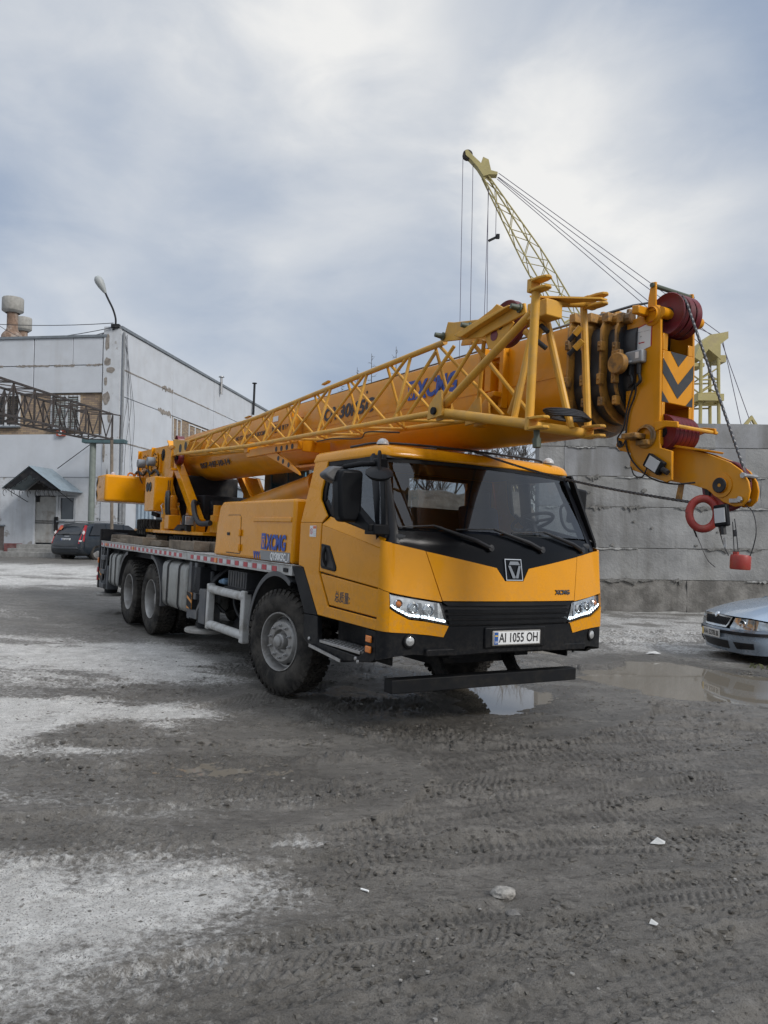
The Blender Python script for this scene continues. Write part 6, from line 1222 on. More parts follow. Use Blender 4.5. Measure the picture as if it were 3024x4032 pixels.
def window(x0, x1, z0, z1, y, side=False, mull=(.5,), bars=False, mt=PANE):
    P = (lambda a, b, c, d, e, f: bb_side(a, b, c, d, e, f)) if side else None
    def bx2(nm, a0, a1, b0, b1, c0, c1, mat_, par):
        m = MB()
        if side: m.box(-b1, -b0, a0, a1, c0, c1)
        else: m.box(a0, a1, b0, b1, c0, c1)
        return m.build(nm, mat_, par)
    w_ = bx2('window', x0, x1, y+.06, y+.10, z0, z1, mt, BLD)
    t = .06
    for a0, a1, c0, c1 in [(x0, x1, z0, z0+t), (x0, x1, z1-t, z1), (x0, x0+t, z0+t, z1-t), (x1-t, x1, z0+t, z1-t)]+[(x0+(x1-x0)*f-.035, x0+(x1-x0)*f+.035, z0+t, z1-t) for f in mull]: bx2('frame', a0, a1, y, y+.06, c0, c1, WFR, w_)
    bx2('sill', x0-.05, x1+.05, y-.10, y+.06, z0-.06, z0, ROOFM, w_)
    if bars:
        for q in range(7): xx = x0+(x1-x0)*(q+.5)/7; bx2('bar', xx-.008, xx+.008, y-.05, y-.034, z0, z1, DARK, w_)
        for zz in (z0+.25, (z0+z1)/2, z1-.25): bx2('bar', x0, x1, y-.06, y-.046, zz-.008, zz+.008, DARK, w_)
    return w_
window(-6.3, -4.42, 6.10, 7.42, .04, mull=(.42, .66), bars=True); wv = window(-3.04, -1.77, 5.98, 7.36, .04, mull=(.56,), bars=True)
for q in range(16): z = 6.08+q*.075; bb('blind_slat', -2.95, -1.86, .085, .098, z, z+.045, mat('blind', (.45, .5, .5), .6), wv)
window(5.35, 6.36, 6.2, 7.30, .02, True); window(7.3, 9.75, 6.2, 7.25, .02, True, (.33, .66)); window(-2.56, -1.85, 2.19, 3.19, .05, mull=())
# door, canopy, steps
DOORM = mat('door_pale', (.40, .40, .385), .6, dirt=(.2, .17, .14), dscale=2.5, damt=.7, var=.1, streak=((.22, .19, .15), 3, .5)); STEP = mat('step_concrete', (.28, .275, .26), .9, var=.2, bump=.4)
dr = bb('door', -3.58, -2.66, .06, .12, 1.28, 3.18, DOORM, bev=.01)
for z in (2.08, 2.16): bb('rail', -3.58, -2.66, .04, .06, z, z+.03, DARK, dr)
bb('lock_box', -2.72, -2.56, -.04, .06, 1.75, 2.35, DARK, dr, .02); bb('door_jamb', -3.67, -3.58, .0, .14, 1.2, 3.24, WFR, dr); bb('door_jamb', -2.66, -2.58, .0, .14, 1.2, 3.24, WFR, dr); bb('notice', -3.55, -3.42, .0, .06, 2.95, 3.2, DARK, dr)
window(-5.9, -4.95, 2.0, 3.2, .05, mull=(.5,)); bb('side_door', -5.9, -4.95, .0, .06, .7, 1.95, mat('door_brown', (.12, .1, .09), .7, var=.2))
for k, (z1, y0) in enumerate(((.92, -1.25), (1.06, -.95), (1.22, -.65))): bb('step', -4.3+.18*k, -1.9, y0, .02, .2, z1, STEP, bev=.015)
bb('red_plinth', -4.9, -4.12, -.03, .02, .2, 1.24, mat('plinth_red', (.20, .075, .07), .8, var=.25, dirt=(.25, .22, .2), dscale=4, damt=.5)); bb('plinth', -16, -4.92, -.025, .02, .2, .95, STEP)
CANT = mat('canopy_tin', (.25, .30, .33), .4, metal=.5, streak=((.2, .19, .18), 3, .4), var=.1)
cn = empty('canopy', parent=BLD)
for sg in (-1, 1):
    m = MB()
    def cf(u, v): 
        yy = -1.55+1.6*v; rip = .018*(1 if int(round(v*32)) % 2 else -1) if sg > 0 else .018*(1 if int(round(v*32)) % 2 else -1)
        return (-2.9+(1.40 if sg > 0 else -1.18)*u, yy, 4.31-(.98 if sg > 0 else .90)*u+rip)
    m.grid(cf, 1, 32, flip=sg < 0); m.build('canopy_sheet', CANT, cn, smooth=0)
MB().prism([(-4.0, 3.42), (-2.9, 4.25), (-1.65, 3.40), (-1.95, 3.40), (-2.9, 3.95), (-3.7, 3.42)], 1, -1.50, -1.47).build('gable_frame', DARK, cn, fix=True)
MB().prism([(-3.9, 3.44), (-2.9, 4.2), (-1.7, 3.40)], 1, -.05, -.02).build('gable_back', mat('gable_dark', (.05, .048, .045), .9), cn, fix=True)
m = MB()
for sg in (-1, 1):
    for q in range(4):
        cx, cz, r = -2.9+sg*(.18+.22*q), 3.98-.14*q, .17-.02*q
        m.path([(cx+sg*r*(.3+.09*k)*math.cos(k*.55)*.5, -1.49, cz-.1+r*(.3+.09*k)*math.sin(k*.55)*.8) for k in range(12)], .012, 5)
    for q in range(5):
        cx = -2.9+sg*(1.05-.18*q); m.path([(cx+.07*math.cos(t), -1.48+.25*q*(sg < 0), 3.25+.13*math.sin(t)) for t in [k*.6 for k in range(9)]], .011, 5)
    m.tube((-2.9+sg*1.05, -1.45, 3.42), (-2.9+sg*1.0, -.02, 2.95), .015, 6)
m.build('wrought_scrolls', DARK, cn)
m = MB(); m.tube((-2.46, -.3, 4.3), (-1.0, -.25, 5.35), .016, 6); m.lathe([(.03, 0), (.03, .08), (.0001, .085)], (-1.0, -.25, 5.33), (.8, 0, .55), 8); m.build('antenna_rod', DARK, cn)
hn = bb('alarm_box', -2.66, -2.32, -.12, 0, 5.66, 5.88, mat('alarm_red', (.32, .06, .03), .5)); m = MB(); m.lathe([(.10, 0), (.075, .012), (.06, .0), (.03, .02), (.0001, .02)], (-2.5, -.12, 5.78), (0, -1, 0), 16); m.build('horn', WFR, hn)
text('wall_lettering', 'ТФК', .19, basis((-.92, .016, 2.17), (1, 0, 0), (0, 0, 1)), INK, BLD, .002, width=.42)
for u, z0, z1, lean in ((11.35, 9.5, 10.45, .0), (17.3, 9.3, 11.3, .15)):
    m = MB(); m.tube((.12, u-lean, z0), (.12, u, z1), .07, 12); m.lathe([(.16, 0), (.14, .05), (.0001, .08)], (.12, u, z1), n=14); m.build('vent_pipe', STEEL if lean == 0 else DARK, BLD)
m = MB(); m.tube((.1, .05, 0), (.1, .05, 9.9), .05, 8); m.tube((.1, .3, 0), (.1, .3, 3.2), .11, 10); m.build('drain_pipe', mat('pipe_grey', (.2, .21, .22), .6, var=.15), BLD)
WIRE = mat('wire_dark', (.03, .03, .035), .6)
for k, (a, b, c) in enumerate((((.06, .1, 9.95), (.14, .7, 7), (.10, .3, 3.6)), ((.06, .2, 9.9), (.1, 1.1, 6.6), (.1, .9, 3.5)), ((.06, .3, 9.8), (.1, .9, 5), (.1, 1.2, 3.6)), ((.05, .4, 9.9), (.1, .5, 7.4), (.1, .2, 4.6)))):
    m = MB(); m.path(catmull([a, tuple((a[i]+b[i])/2+random.uniform(-.1, .1)*(i == 1) for i in range(3)), b, tuple((c[i]+b[i])/2+random.uniform(-.2, .2)*(i == 1) for i in range(3)), c], 6), .009, 4); m.build('wall_cable', WIRE, BLD)
m = MB(); m.path(catmull([(.1, .2, 3.6), (.1, 1.5, 3.35), (.1, 3, 3.5), (.1, 5, 3.3)], 6), .03, 5); m.build('wall_cable', WIRE, BLD)
# metal clad annex
AX = empty('metal_annex', (-10.55, 32.6, 0)); tag(AX, 'low annex clad in pale blue corrugated sheet beside the workshop', 'building')
m = MB(); N = 90
m.grid(lambda u, v: (3.6*u, -.02*(1 if (int(round(u*N)) // 2) % 2 else -1), .2+3.7*v), N, 1); m.grid(lambda u, v: (3.6, 6*u, .2+3.7*v), 6, 1); m.build('cladding', mat('cladding_blue', (.27, .34, .41), .5, var=.08, streak=((.2, .22, .24), 3, .4), dirt=(.25, .25, .25), dscale=1.5, damt=.3), AX, smooth=0)
m = MB(); m.box(-.05, 3.7, -.15, 6, 3.9, 4.0); m.build('roof', ROOFM, AX)
m = MB(); m.box(.78, 1.55, -.06, .02, 2.0, 2.95); aw = m.build('window', WFR, AX); m = MB(); m.box(.88, 1.45, -.075, -.055, 2.10, 2.85); m.build('pane', PANE, aw); m = MB(); m.box(.72, 1.62, -.14, .0, 1.92, 1.99); m.build('sill', ROOFM, aw)
# roof vents
for i, (x, y, z0, r, h, lab) in enumerate(((-18.7, 38, 9.6, .26, 3.15, 'larger rusty roof vent with a wide pale drum cowl, on the left'), (-20.05, 42, 9.6, .22, 3.3, 'smaller roof vent with a pale drum cowl, half behind the larger one'))):
    v = empty('roof_vent', (x, y, z0)); tag(v, lab, 'roof vent', 'vents on the workshop roof')
    m = MB(); m.lathe([(r*1.9, .0), (r*1.9, 1.9), (r*1.7, 2.0), (r*1.2, 2.15), (r, 2.3), (r, h), (r*.9, h)], n=20); m.build('pipe', mat('vent_rust', (.20, .13, .09), .8, var=.3, dirt=(.35, .33, .3), dscale=3, damt=.6), v)
    m = MB(); m.lathe([(r*1.3, h-.1), (r*1.9, h), (r*1.95, h+.02), (r*1.95, h+.62), (r*1.85, h+.66), (.0001, h+.70)], n=24); m.build('cowl', mat('vent_pale', (.30, .29, .265), .8, var=.15, streak=((.25, .23, .2), 3, .5)), v)
# lamp on the corner
SLP = empty('street_lamp', (-11.05, 31.0, 10.1)); tag(SLP, 'bent street lamp with oval head standing on the roof corner', 'street lamp')
m = MB(); m.path(catmull([(0, 0, 0), (0, 0, .35), (-.12, 0, .75), (-.32, 0, 1.15), (-.45, 0, 1.42)], 5), .04, 8); m.box(-.15, .18, -.1, .1, -.02, .12); m.build('arm', DARK, SLP)
m = MB(); hd_ = Vector((-.62, -.05, 1.75)); dx = Vector((-.42, -.1, .80)).normalized()
m.lathe([(.045, -.40), (.085, -.30), (.15, -.08), (.18, .12), (.165, .25), (.10, .34), (.0001, .37)], hd_, dx, 16); m.build('lamp_head', mat('lamp_housing', (.34, .36, .36), .5), SLP)
m = MB(); nn = Vector((.35, -.75, .25)).normalized(); m.lathe([(.0001, .03), (.09, .02), (.13, -.04)], hd_+dx*.10+nn*.13, nn, 16); m.build('lamp_glass', mat('lamp_diffuser', (.40, .36, .30), .3), SLP)
# overhead wires
for k, (a, b, sag) in enumerate((((-26, 36, 12.6), (-11.1, 30.9, 10.25), .5), ((-24, 34, 10.9), (-11.0, 30.9, 10.1), .7), ((-19.2, 37, 12.0), (-11.0, 30.9, 10.05), .9), ((-27, 38, 12.3), (-11.1, 31, 10.0), 1.2))):
    a, b = Vector(a), Vector(b); m = MB(); m.path([a.lerp(b, t/16)+Vector((0, 0, -sag*4*(t/16)*(1-t/16))) for t in range(17)], .016, 4); tag(m.build('overhead_wire', WIRE), ('topmost', 'second', 'third', 'lowest')[k]+' of the thin dark wires sagging to the workshop roof corner', 'wire', 'wires to the roof corner')
# ---------------------------------------------------------------- steel lattice gantry and its post
RUST = mat('truss_rust', (.042, .036, .034), .75, var=.3, vscale=4, dirt=(.11, .08, .065), dscale=3, damt=.5)
GT = empty('lattice_gantry', (-9.75, 27.3, 0)); tag(GT, 'rusty steel lattice gantry running towards the workshop corner', 'gantry')
def gb(a, b, t=.07): a, b = ((p[0], p[1], p[2]+.047*p[1]) for p in (a, b)); m = MB(); m.bar(a, b, t*.62, t*.62); m.build('lattice_bar', RUST, GT)
N = 11; st = 1.22
for xx in (0, -.85):
    for z in (5.05, 5.95): gb((xx, 0, z), (xx, -st*N, z), .09)
    for k in range(N+1):
        gb((xx, -st*k, 5.09), (xx, -st*k, 5.91), .07)
        if k < N: gb((xx, -st*k, 5.91), (xx, -st*(k+.5), 5.09), .05); gb((xx, -st*(k+.5), 5.09), (xx, -st*(k+1), 5.91), .05)
for k in range(N+1):
    for z in (5.05, 5.95): gb((-.05, -st*k, z), (-.8, -st*k, z), .05)
    if k < N: gb((-.05, -st*k, 5.95), (-.8, -st*(k+1), 5.95), .04); gb((-.05, -st*(k+1), 5.05), (-.8, -st*k, 5.05), .04)
gb((.0, .0, 5.95), (.15, .35, 5.95), .06); gb((.15, .35, 5.95), (.15, .35, 5.1), .05)
PS = empty('gantry_post', (-11.42, 29.9, .75)); tag(PS, 'round green steel post with a teal cross beam under the gantry', 'post')
m = MB(); m.tube((0, 0, 0), (0, 0, 4.52), .12, 16); m.build('post', mat('post_green', (.17, .195, .175), .6, var=.15, streak=((.2, .17, .13), 4, .5)), PS); m = MB(); m.box(-.35, 1.3, -.25, .15, 4.46, 4.60); m.build('cross_beam', mat('beam_teal', (.055, .10, .11), .6, var=.2), PS)
m = MB(); m.tube((-9.86, 27.9, .4), (-9.98, 27.9, 5.2), .06, 8); m.tube((-9.98, 27.9, 5.1), (-9.98, 27.9, 5.9), .03, 6); tag(m.build('cable_mast', mat('mast_rust', (.16, .13, .1), .7, var=.3)), 'thin rusty mast beside the green gantry post', 'mast')

# ---------------------------------------------------------------- portal crane behind the wall
PAL = mat('pale_crane_yellow', (.40, .34, .14), .6, var=.12, vscale=2, dirt=(.28, .22, .14), dscale=2, damt=.5)
PC = empty('portal_crane', (16, 45, 0)); tag(PC, 'pale yellow lattice jib crane rising behind the concrete wall', 'tower crane')
def pcb(name, a, b, r, mt=PAL, n=6): m = MB(); m.tube((a[0]-16, a[1]-45, a[2]), (b[0]-16, b[1]-45, b[2]), r, n); return m.build(name, mt, PC)
ja, jb_ = Vector((5.75, 45, 23.3)), Vector((16.0, 45, 6.0)); jd = (jb_-ja).normalized(); jn = Vector((-jd.z, 0, jd.x)); 
if jn.x < 0: jn = -jn
def jp(t, i, j):
    w_ = .30+.75*min(1, t*3.4) if t < .3 else 1.05-.0*(t); return ja.lerp(jb_, t)+jn*(w_*.5*i)+Vector((0, .5*w_*j, 0))
NJ = 22; ts = [k/NJ for k in range(NJ+1)]
for i in (-1, 1):
    for j in (-1, 1):
        m = MB(); m.path([jp(t, i, j)-Vector((16, 45, 0)) for t in ts], .045, 6); m.build('jib_chord', PAL, PC)
for k in range(NJ):
    s = 1 if k % 2 else -1
    for j in (-1, 1): pcb('jib_lacing', jp(ts[k], s, j), jp(ts[k+1], -s, j), .026)
    for i in (-1, 1): pcb('jib_lacing', jp(ts[k], i, s), jp(ts[k+1], i, -s), .026)
    if k in (11, 12):
        for j in (-1, 1): pcb('jib_lacing', jp(ts[k], -1, j), jp(ts[k], 1, j), .06)
# jib head
m = MB(); pts = [(4.55, 24.72), (4.70, 24.78), (5.0, 24.45), (5.5, 23.98), (5.62, 24.35), (5.95, 24.2), (6.1, 23.55), (6.5, 23.45), (6.48, 23.3), (6.0, 23.3), (5.65, 23.2), (5.3, 23.75), (4.85, 24.25), (4.6, 24.45)]
m.prism([(p[0]-16, p[1]) for p in pts], 1, -.25, .25); m.build('jib_head', PAL, PC, fix=True)
m = MB(); m.lathe([(.0001, -.18), (.27, -.18), (.30, -.12), (.24, 0), (.30, .12), (.27, .18), (.0001, .18)], (4.72-16, 0, 24.55), (0, 1, 0), 20); m.build('head_sheave', RUST, PC)
ROP = mat('far_rope', (.07, .06, .10), .6)
for a, b in (((4.45, 45, 24.5), (4.30, 45, 8)), ((5.05, 45, 24.1), (4.92, 45, 8)), ((6.0, 45, 22.6), (5.62, 45, 8)), ((5.97, 45, 22.6), (5.95, 45, 8)), ((6.45, 44.9, 22.0), (6.42, 44.9, 19.6)),
             ((6.55, 44.8, 23.4), (19.6, 44.6, 13.9)), ((6.6, 45.2, 23.35), (19.7, 45.4, 13.8)), ((6.5, 44.9, 23.2), (18.4, 44.6, 13.3)), ((6.5, 45.1, 23.2), (18.4, 45.4, 13.25)), ((19.9, 45, 13.7), (21.0, 45, 8.6)), ((19.9, 45.2, 13.7), (21.6, 45, 8.6)), ((19.6, 45, 13.8), (17, 45, 15.0))):
    pcb('rope', a, b, .022, ROP, 4)
m = MB(); m.bar((6.0-16, -.1, 19.35), (6.6-16, -.1, 19.65), .12, .12); m.box(6.45-16, 6.65-16, -.2, 0, 19.5, 19.75); m.build('trip_weight', DARK, PC)
# A-frame tower
for x0, x1 in ((18.25, 18.4), (19.45, 19.4)):
    for y in (44.4, 45.6): pcb('tower_leg', (x0, y, 2), (x1, y, 12.9), .10)
for z in (9.6, 10.3, 11.1):
    for y in (44.4, 45.6): pcb('tower_brace', (18.3, y, z), (19.42, y, z+.05), .05); pcb('tower_brace', (18.3, y, z), (19.42, y, z+.75), .045)
    pcb('tower_brace', (18.3, 44.4, z), (18.3, 45.6, z+.6), .05); pcb('tower_brace', (19.43, 44.4, z), (19.43, 45.6, z+.5), .05)
m = MB(); m.prism([(p[0]-16, p[1]) for p in ((18.0, 12.4), (18.3, 13.2), (18.9, 13.75), (19.5, 13.85), (19.95, 13.95), (19.95, 13.55), (19.5, 13.2), (19.5, 12.3), (18.8, 12.9), (18.3, 12.2))], 1, -.7, .7); m.build('tower_head', PAL, PC, fix=True)
for b_ in ((2.1, 3.6, -.9, .9, 9.85, 10.25), (3.4, 3.9, -.5, .5, 12.2, 12.6), (2.0, 2.6, -.6, .6, 11.9, 12.1)): m = MB(); m.box(*b_); m.build('platform', PAL, PC)
m = MB(); m.prism([(p[0]-16, p[1]) for p in ((20.6, 8.0), (21.6, 9.15), (22.3, 8.0), (22.1, 8.0), (21.6, 8.9), (20.9, 8.0))], 1, -.1, .1); m.box(-4, 6, -2, 2, 0, 6); m.build('portal_base', PAL, PC, fix=True)

# ---------------------------------------------------------------- bare trees
BARK = mat('bark_grey', (.10, .088, .078), .9, var=.3, vscale=6)
ORD = ('first', 'second', 'third', 'fourth', 'fifth', 'sixth', 'seventh')
def bare_tree(x, y, h, seed, label, spread=.5, conifer=False):
    rnd = random.Random(seed); t = empty('bare_tree', (x, y, gz(x, y)-.2)); tag(t, label, 'tree', 'bare trees beyond the yard')
    tr, cr = MB(), MB()
    def grow(p, d, L, r, lev):
        pts = [p]; dd = d.copy(); n = 4
        for k in range(n): dd = (dd+Vector((rnd.uniform(-1, 1), rnd.uniform(-1, 1), rnd.uniform(-.3, .6)))*.16).normalized(); pts.append(pts[-1]+dd*L/n)
        (tr if lev == 0 else cr).path(pts, [r*(1-.5*k/n) for k in range(n+1)], 6 if lev < 2 else 3, cap=False)
        if lev >= 4: return
        for k in range(rnd.randint(3, 5) if lev < 3 else 3):
            f = rnd.uniform(.35, 1); i = min(n-1, int(f*n)); q = pts[i].lerp(pts[i+1], f*n-i)
            nd = (dd*rnd.uniform(.5, 1)+Vector((rnd.uniform(-1, 1), rnd.uniform(-1, 1), rnd.uniform(-.1, .8)))*spread*1.5).normalized(); grow(q, nd, L*rnd.uniform(.55, .78), r*.58, lev+1)
    if conifer:
        tr.path([(0, 0, 0), (.1, 0, h*.5), (.05, 0, h)], [.16, .09, .015], 6)
        for k in range(46):
            z = h*(.25+.75*k/46); L = (1-z/h)*2.2+.25; a = k*2.4; e = Vector((math.cos(a)*L, math.sin(a)*L, -.1+.2*rnd.random())); b0 = Vector((.07, 0, z)); cr.path([b0, b0+e*.6+Vector((0, 0, .05)), b0+e], [.022, .014, .006], 3, cap=False)
            for q in range(3): f = rnd.uniform(.3, .9); cr.path([b0+e*f, b0+e*f+Vector((rnd.uniform(-.25, .25), rnd.uniform(-.25, .25), rnd.uniform(-.05, .25)))], [.010, .005], 3, cap=False)
    else: grow(Vector((0, 0, 0)), Vector((0, 0, 1)), h*.42, .13*h/8, 0)
    tr.build('trunk', BARK, t); cr.build('crown', BARK, t)
for k, (x, y, h) in enumerate(((1.0, 64, 10), (3.6, 63, 11), (5.3, 58, 12), (7.2, 61, 12.5), (9.2, 57, 11.5), (10.9, 62, 13), (12.9, 60, 12))): bare_tree(x, y, h, 30+k, '%s leafless branching tree from the left, between cab roof and boom' % ORD[k])
for k, (x, y, h) in enumerate(((-5.0, 61, 13.3), (-3.6, 62, 14.2), (-2.3, 60, 15.2), (-1.2, 61, 16.6), (.75, 60, 17.0), (1.9, 63, 16.0))): bare_tree(x, y, h, 60+k, '%s thin bare conifer from the left, its tip above the boom' % ORD[k], conifer=True)
# earth bank, far fence and far flats seen through the cab
m = MB(); m.grid(lambda u, v: (-16+24*u, 33+8*v, (3.6+1.2*float(fbm(np.array([u*24.]), np.array([v*8.]), .35, 4, 3)[0]))*math.sin(math.pi*min(1, max(0, v)))**.6*min(1, (1-u)*9+.5)*min(1, u*2.4)-.3), 90, 24); tag(m.build('earth_bank', mat('bank_earth', (.125, .105, .085), .95, var=.35, vscale=2, bump=.9, bscale=6)), kind='structure')
FN_ = empty('yard_fence', (-8, 52, 0)); tag(FN_, 'far grey concrete panel fence behind the crane', 'fence')
for k in range(14): m = MB(); m.box(k*3, k*3+2.92, 0, .12, 0, 3.0); m.build('fence_panel', CONCL, FN_, .02)
FL = empty('apartment_block', (46, 230, 0)); tag(FL, 'distant pale high rise flats seen through the windscreen', 'building')
m = MB(); m.box(-14, 6, 0, 14, 0, 20); m.box(6.5, 20, 4, 18, 0, 27); m.build('wall', mat('flats_pale', (.5, .5, .48), .8, var=.06), FL); 
for i in range(9):
    for j in range(6): m = MB(); m.box(-13+i*2.1, -11.8+i*2.1, -.1, .1, 2+j*3, 3.5+j*3); m.build('window', PANE, FL)
for j in range(6): m = MB(); m.box(-7.5, -5.5, -.15, .1, 1.5+j*3, 4.3+j*3); m.build('balcony', mat('balcony_ochre', (.5, .4, .22), .8), FL)
# ================================================================== CARS
CGLASS = mat('car_glass', (.012, .014, .017), .05, spec=.7)
def car_body(name, st, material, parent):
    # st: (x, half width, sill z, belt z, top z, top half width)
    m = MB(); n = 0
    for x, w_, zs, zb, zt, wt in st:
        h = [(0, zs), (w_*.80, zs), (w_*.95, zs+.05), (w_, zs+.16), (w_*1.0, (zs+zb)/2+.03), (w_*.985, zb-.05), (w_*.94, zb), (wt, zt-.025), (wt*.82, zt), (wt*.4, zt+.012), (0, zt+.018)]
        ring = [(x, -y, z) for y, z in h]+[(x, y, z) for y, z in h[-2:0:-1]]; n = len(ring); m.v.extend(ring)
    for k in range(len(st)-1):
        for i in range(n): m.f.append((k*n+i, k*n+(i+1) % n, (k+1)*n+(i+1) % n, (k+1)*n+i)); m.m.append(0)
    m.f += [tuple(range(n-1, -1, -1)), tuple((len(st)-1)*n+i for i in range(n))]; m.m += [0, 0]
    o = m.build(name, material, parent, smooth=50, fix=True); sb_ = o.modifiers.new('s', 'SUBSURF'); sb_.levels = 1; sb_.render_levels = 2; return o
def car_wheel(x, y, s, parent, r=.315):
    m = MB(); m.lathe([(.20, 0), (.22, -.012), (.28, -.015), (r-.01, .01), (r, .03), (r, .17), (r-.01, .19), (.2, .2)], (x, y, r), (0, -s, 0), 28); t = m.build('wheel', RUB, parent)
    m = MB(); m.lathe([(.21, .0), (.19, .02), (.08, .0), (.0001, -.01)], (x, y, r), (0, -s, 0), 20)
    m.build('rim', RIM, t)
def quad(name, pts, material, parent, th=.0): m = MB(); m.add(pts, [tuple(range(len(pts)))]); return m.build(name, material, parent)
# ---- silver blue saloon at the right edge
SILV = mat('silver_blue_paint', (.27, .335, .415), .26, metal=.45, coat=.7, rvar=.05, dirt=(.2, .19, .18), dscale=4, damt=.12)
F = Vector((-.998, -.06, 0)).normalized(); cx_, cy_ = 5.185, 12.0
sc_ = empty('silver_car', (cx_, cy_, -.215)); sc_.rotation_euler = (0, 0, math.atan2(F.y, F.x)); tag(sc_, 'silver blue saloon car cut off by the right edge, facing the puddle', 'car')
SPL = [tuple(p) for p in catmull([(0, 0, 0), (-.012, .2, 0), (-.05, .42, 0), (-.115, .60, 0), (-.215, .74, 0), (-.36, .825, 0), (-.60, .862, 0)], 12)]
SPA = np.concatenate([[0], np.cumsum([math.dist(p, q) for p, q in zip(SPL, SPL[1:])])]); SPA /= SPA[-1]
def NP(q, z):
    a = abs(q); x = np.interp(a, SPA, [p[0] for p in SPL]); y = np.interp(a, SPA, [p[1] for p in SPL]); f = (1-a)**.6
    dx = .05*sstep(.60, .52, np.array(z))-.10*sstep(.40, .18, np.array(z))-.30*max(0, z-.58)
    return Vector((x+float(dx)*f, math.copysign(y, q)-(0 if z > .35 else math.copysign(.10*(.35-z), q)*a), z))
def NN(q, z):
    e = .006; return (NP(q+e, z)-NP(q-e, z)).cross(NP(q, z+e)-NP(q, z-e)).normalized()
def npanel(name, bot, top, material, parent, sub=4, rows=3, off=0., edge=.015):
    B, T = [], []
    for i in range(len(bot)-1):
        for k in range(sub): t = k/sub; B.append([bot[i][j]*(1-t)+bot[i+1][j]*t for j in (0, 1)]); T.append([top[i][j]*(1-t)+top[i+1][j]*t for j in (0, 1)])
    B.append(bot[-1]); T.append(top[-1]); n = len(B); qz = [(B[i][0]*(1-r/rows)+T[i][0]*r/rows, B[i][1]*(1-r/rows)+T[i][1]*r/rows) for r in range(rows+1) for i in range(n)]
    vs_ = [NP(*p)+NN(*p)*off for p in qz]; fs = [(r*n+i, r*n+i+1, (r+1)*n+i+1, (r+1)*n+i) for r in range(rows) for i in range(n-1)]
    if edge:
        loop = [i for i in range(n)]+[r*n+n-1 for r in range(1, rows+1)]+[rows*n+i for i in range(n-2, -1, -1)]+[r*n for r in range(rows-1, 0, -1)]; o = len(vs_); vs_ += [NP(*qz[i])+NN(*qz[i])*(off-edge) for i in loop]; L = len(loop); fs += [(loop[(k+1) % L], loop[k], o+k, o+(k+1) % L) for k in range(L)]
    m = MB(); m.add(vs_, fs); return m.build(name, material, parent, smooth=45)
def nsym(name, bot, top, *a, **k):
    npanel(name, bot, top, *a, **k); npanel(name, [(-q, z) for q, z in bot][::-1], [(-q, z) for q, z in top][::-1], *a, **k)
Q5 = (-1, -.75, -.5, -.25, 0, .25, .5, .75, 1)
bmp = npanel('bumper', [(q, .20) for q in Q5], [(q, .555) for q in Q5], SILV, sc_, rows=8)
npanel('bumper_strip', [(q, .475) for q in Q5], [(q, .522) for q in Q5], DARK, bmp, off=.012)
npanel('lower_intake', [(-.30, .255), (0, .25), (.30, .255)], [(-.32, .375), (0, .375), (.32, .375)], CABLE, bmp, off=.004, edge=0)
nsym('fog_intake', [(.42, .265), (.66, .285)], [(.40, .37), (.665, .37)], CABLE, bmp, off=.004, edge=0)
for z in (.29, .32, .35): nsym('intake_slat', [(.425, z-.006), (.655, z)], [(.425, z+.006), (.655, z+.012)], DARK, bmp, off=.012)
gr_ = npanel('grille', [(-.27, .562), (0, .558), (.27, .562)], [(-.335, .725), (-.05, .745), (.335, .725)], mat('car_chrome', (.6, .62, .63), .14, metal=.9), sc_, off=.012)
npanel('grille_mesh', [(-.245, .582), (0, .578), (.245, .582)], [(-.30, .705), (-.05, .722), (.30, .705)], CABLE, gr_, off=.0145, edge=0)
for k in range(17):
    q = -.24+.03*k; npanel('grille_bar', [(q-.003, .582), (q+.003, .582)], [(q*1.2-.003, .712), (q*1.2+.003, .712)], DARK, gr_, sub=1, rows=1, off=.019, edge=.006)
m = MB(); p_ = NP(0, .735)+NN(0, .735)*.012; m.lathe([(.0001, .018), (.04, .014), (.05, 0)], p_, (NN(0, .735)+Vector((0, 0, .3))), 20); m.build('badge', CHROME, gr_)
LAMPM = mat('car_lamp', (.55, .58, .6), .1, metal=.7, var=.25, vscale=16)
for s in (-1, 1):
    f_ = (lambda l: l) if s > 0 else (lambda l: [(-q, z) for q, z in l][::-1])
    hl = npanel('headlight', f_([(.325, .575), (.5, .565), (.68, .565), (.875, .585)]), f_([(.375, .722), (.5, .722), (.66, .71), (.86, .665)]), LAMPM, sc_, off=.002)
    npanel('lamp_lens', f_([(.325, .575), (.5, .565), (.68, .565), (.875, .585)]), f_([(.375, .722), (.5, .722), (.66, .71), (.86, .665)]), LENS, hl, off=.016, edge=0)
    npanel('lamp_divider', f_([(.665, .567), (.675, .567)]), f_([(.655, .71), (.665, .71)]), GRYM, hl, off=.012, sub=1)
    p_ = NP(s*.50, .645); m = MB(); m.lathe([(.055, .004), (.05, .012), (.0001, .006)], p_, NN(s*.5, .645), 18); m.build('reflector_bowl', CHROME, hl)
    npanel('wing', f_([(.872, .557), (1, .557)]), f_([(.866, .745), (1, .77)]), SILV, sc_, off=0); npanel('wing', f_([(.335, .557), (.6, .557), (.88, .557)]), f_([(.33, .573), (.6, .563), (.88, .583)]), SILV, sc_, off=-.001, rows=1)
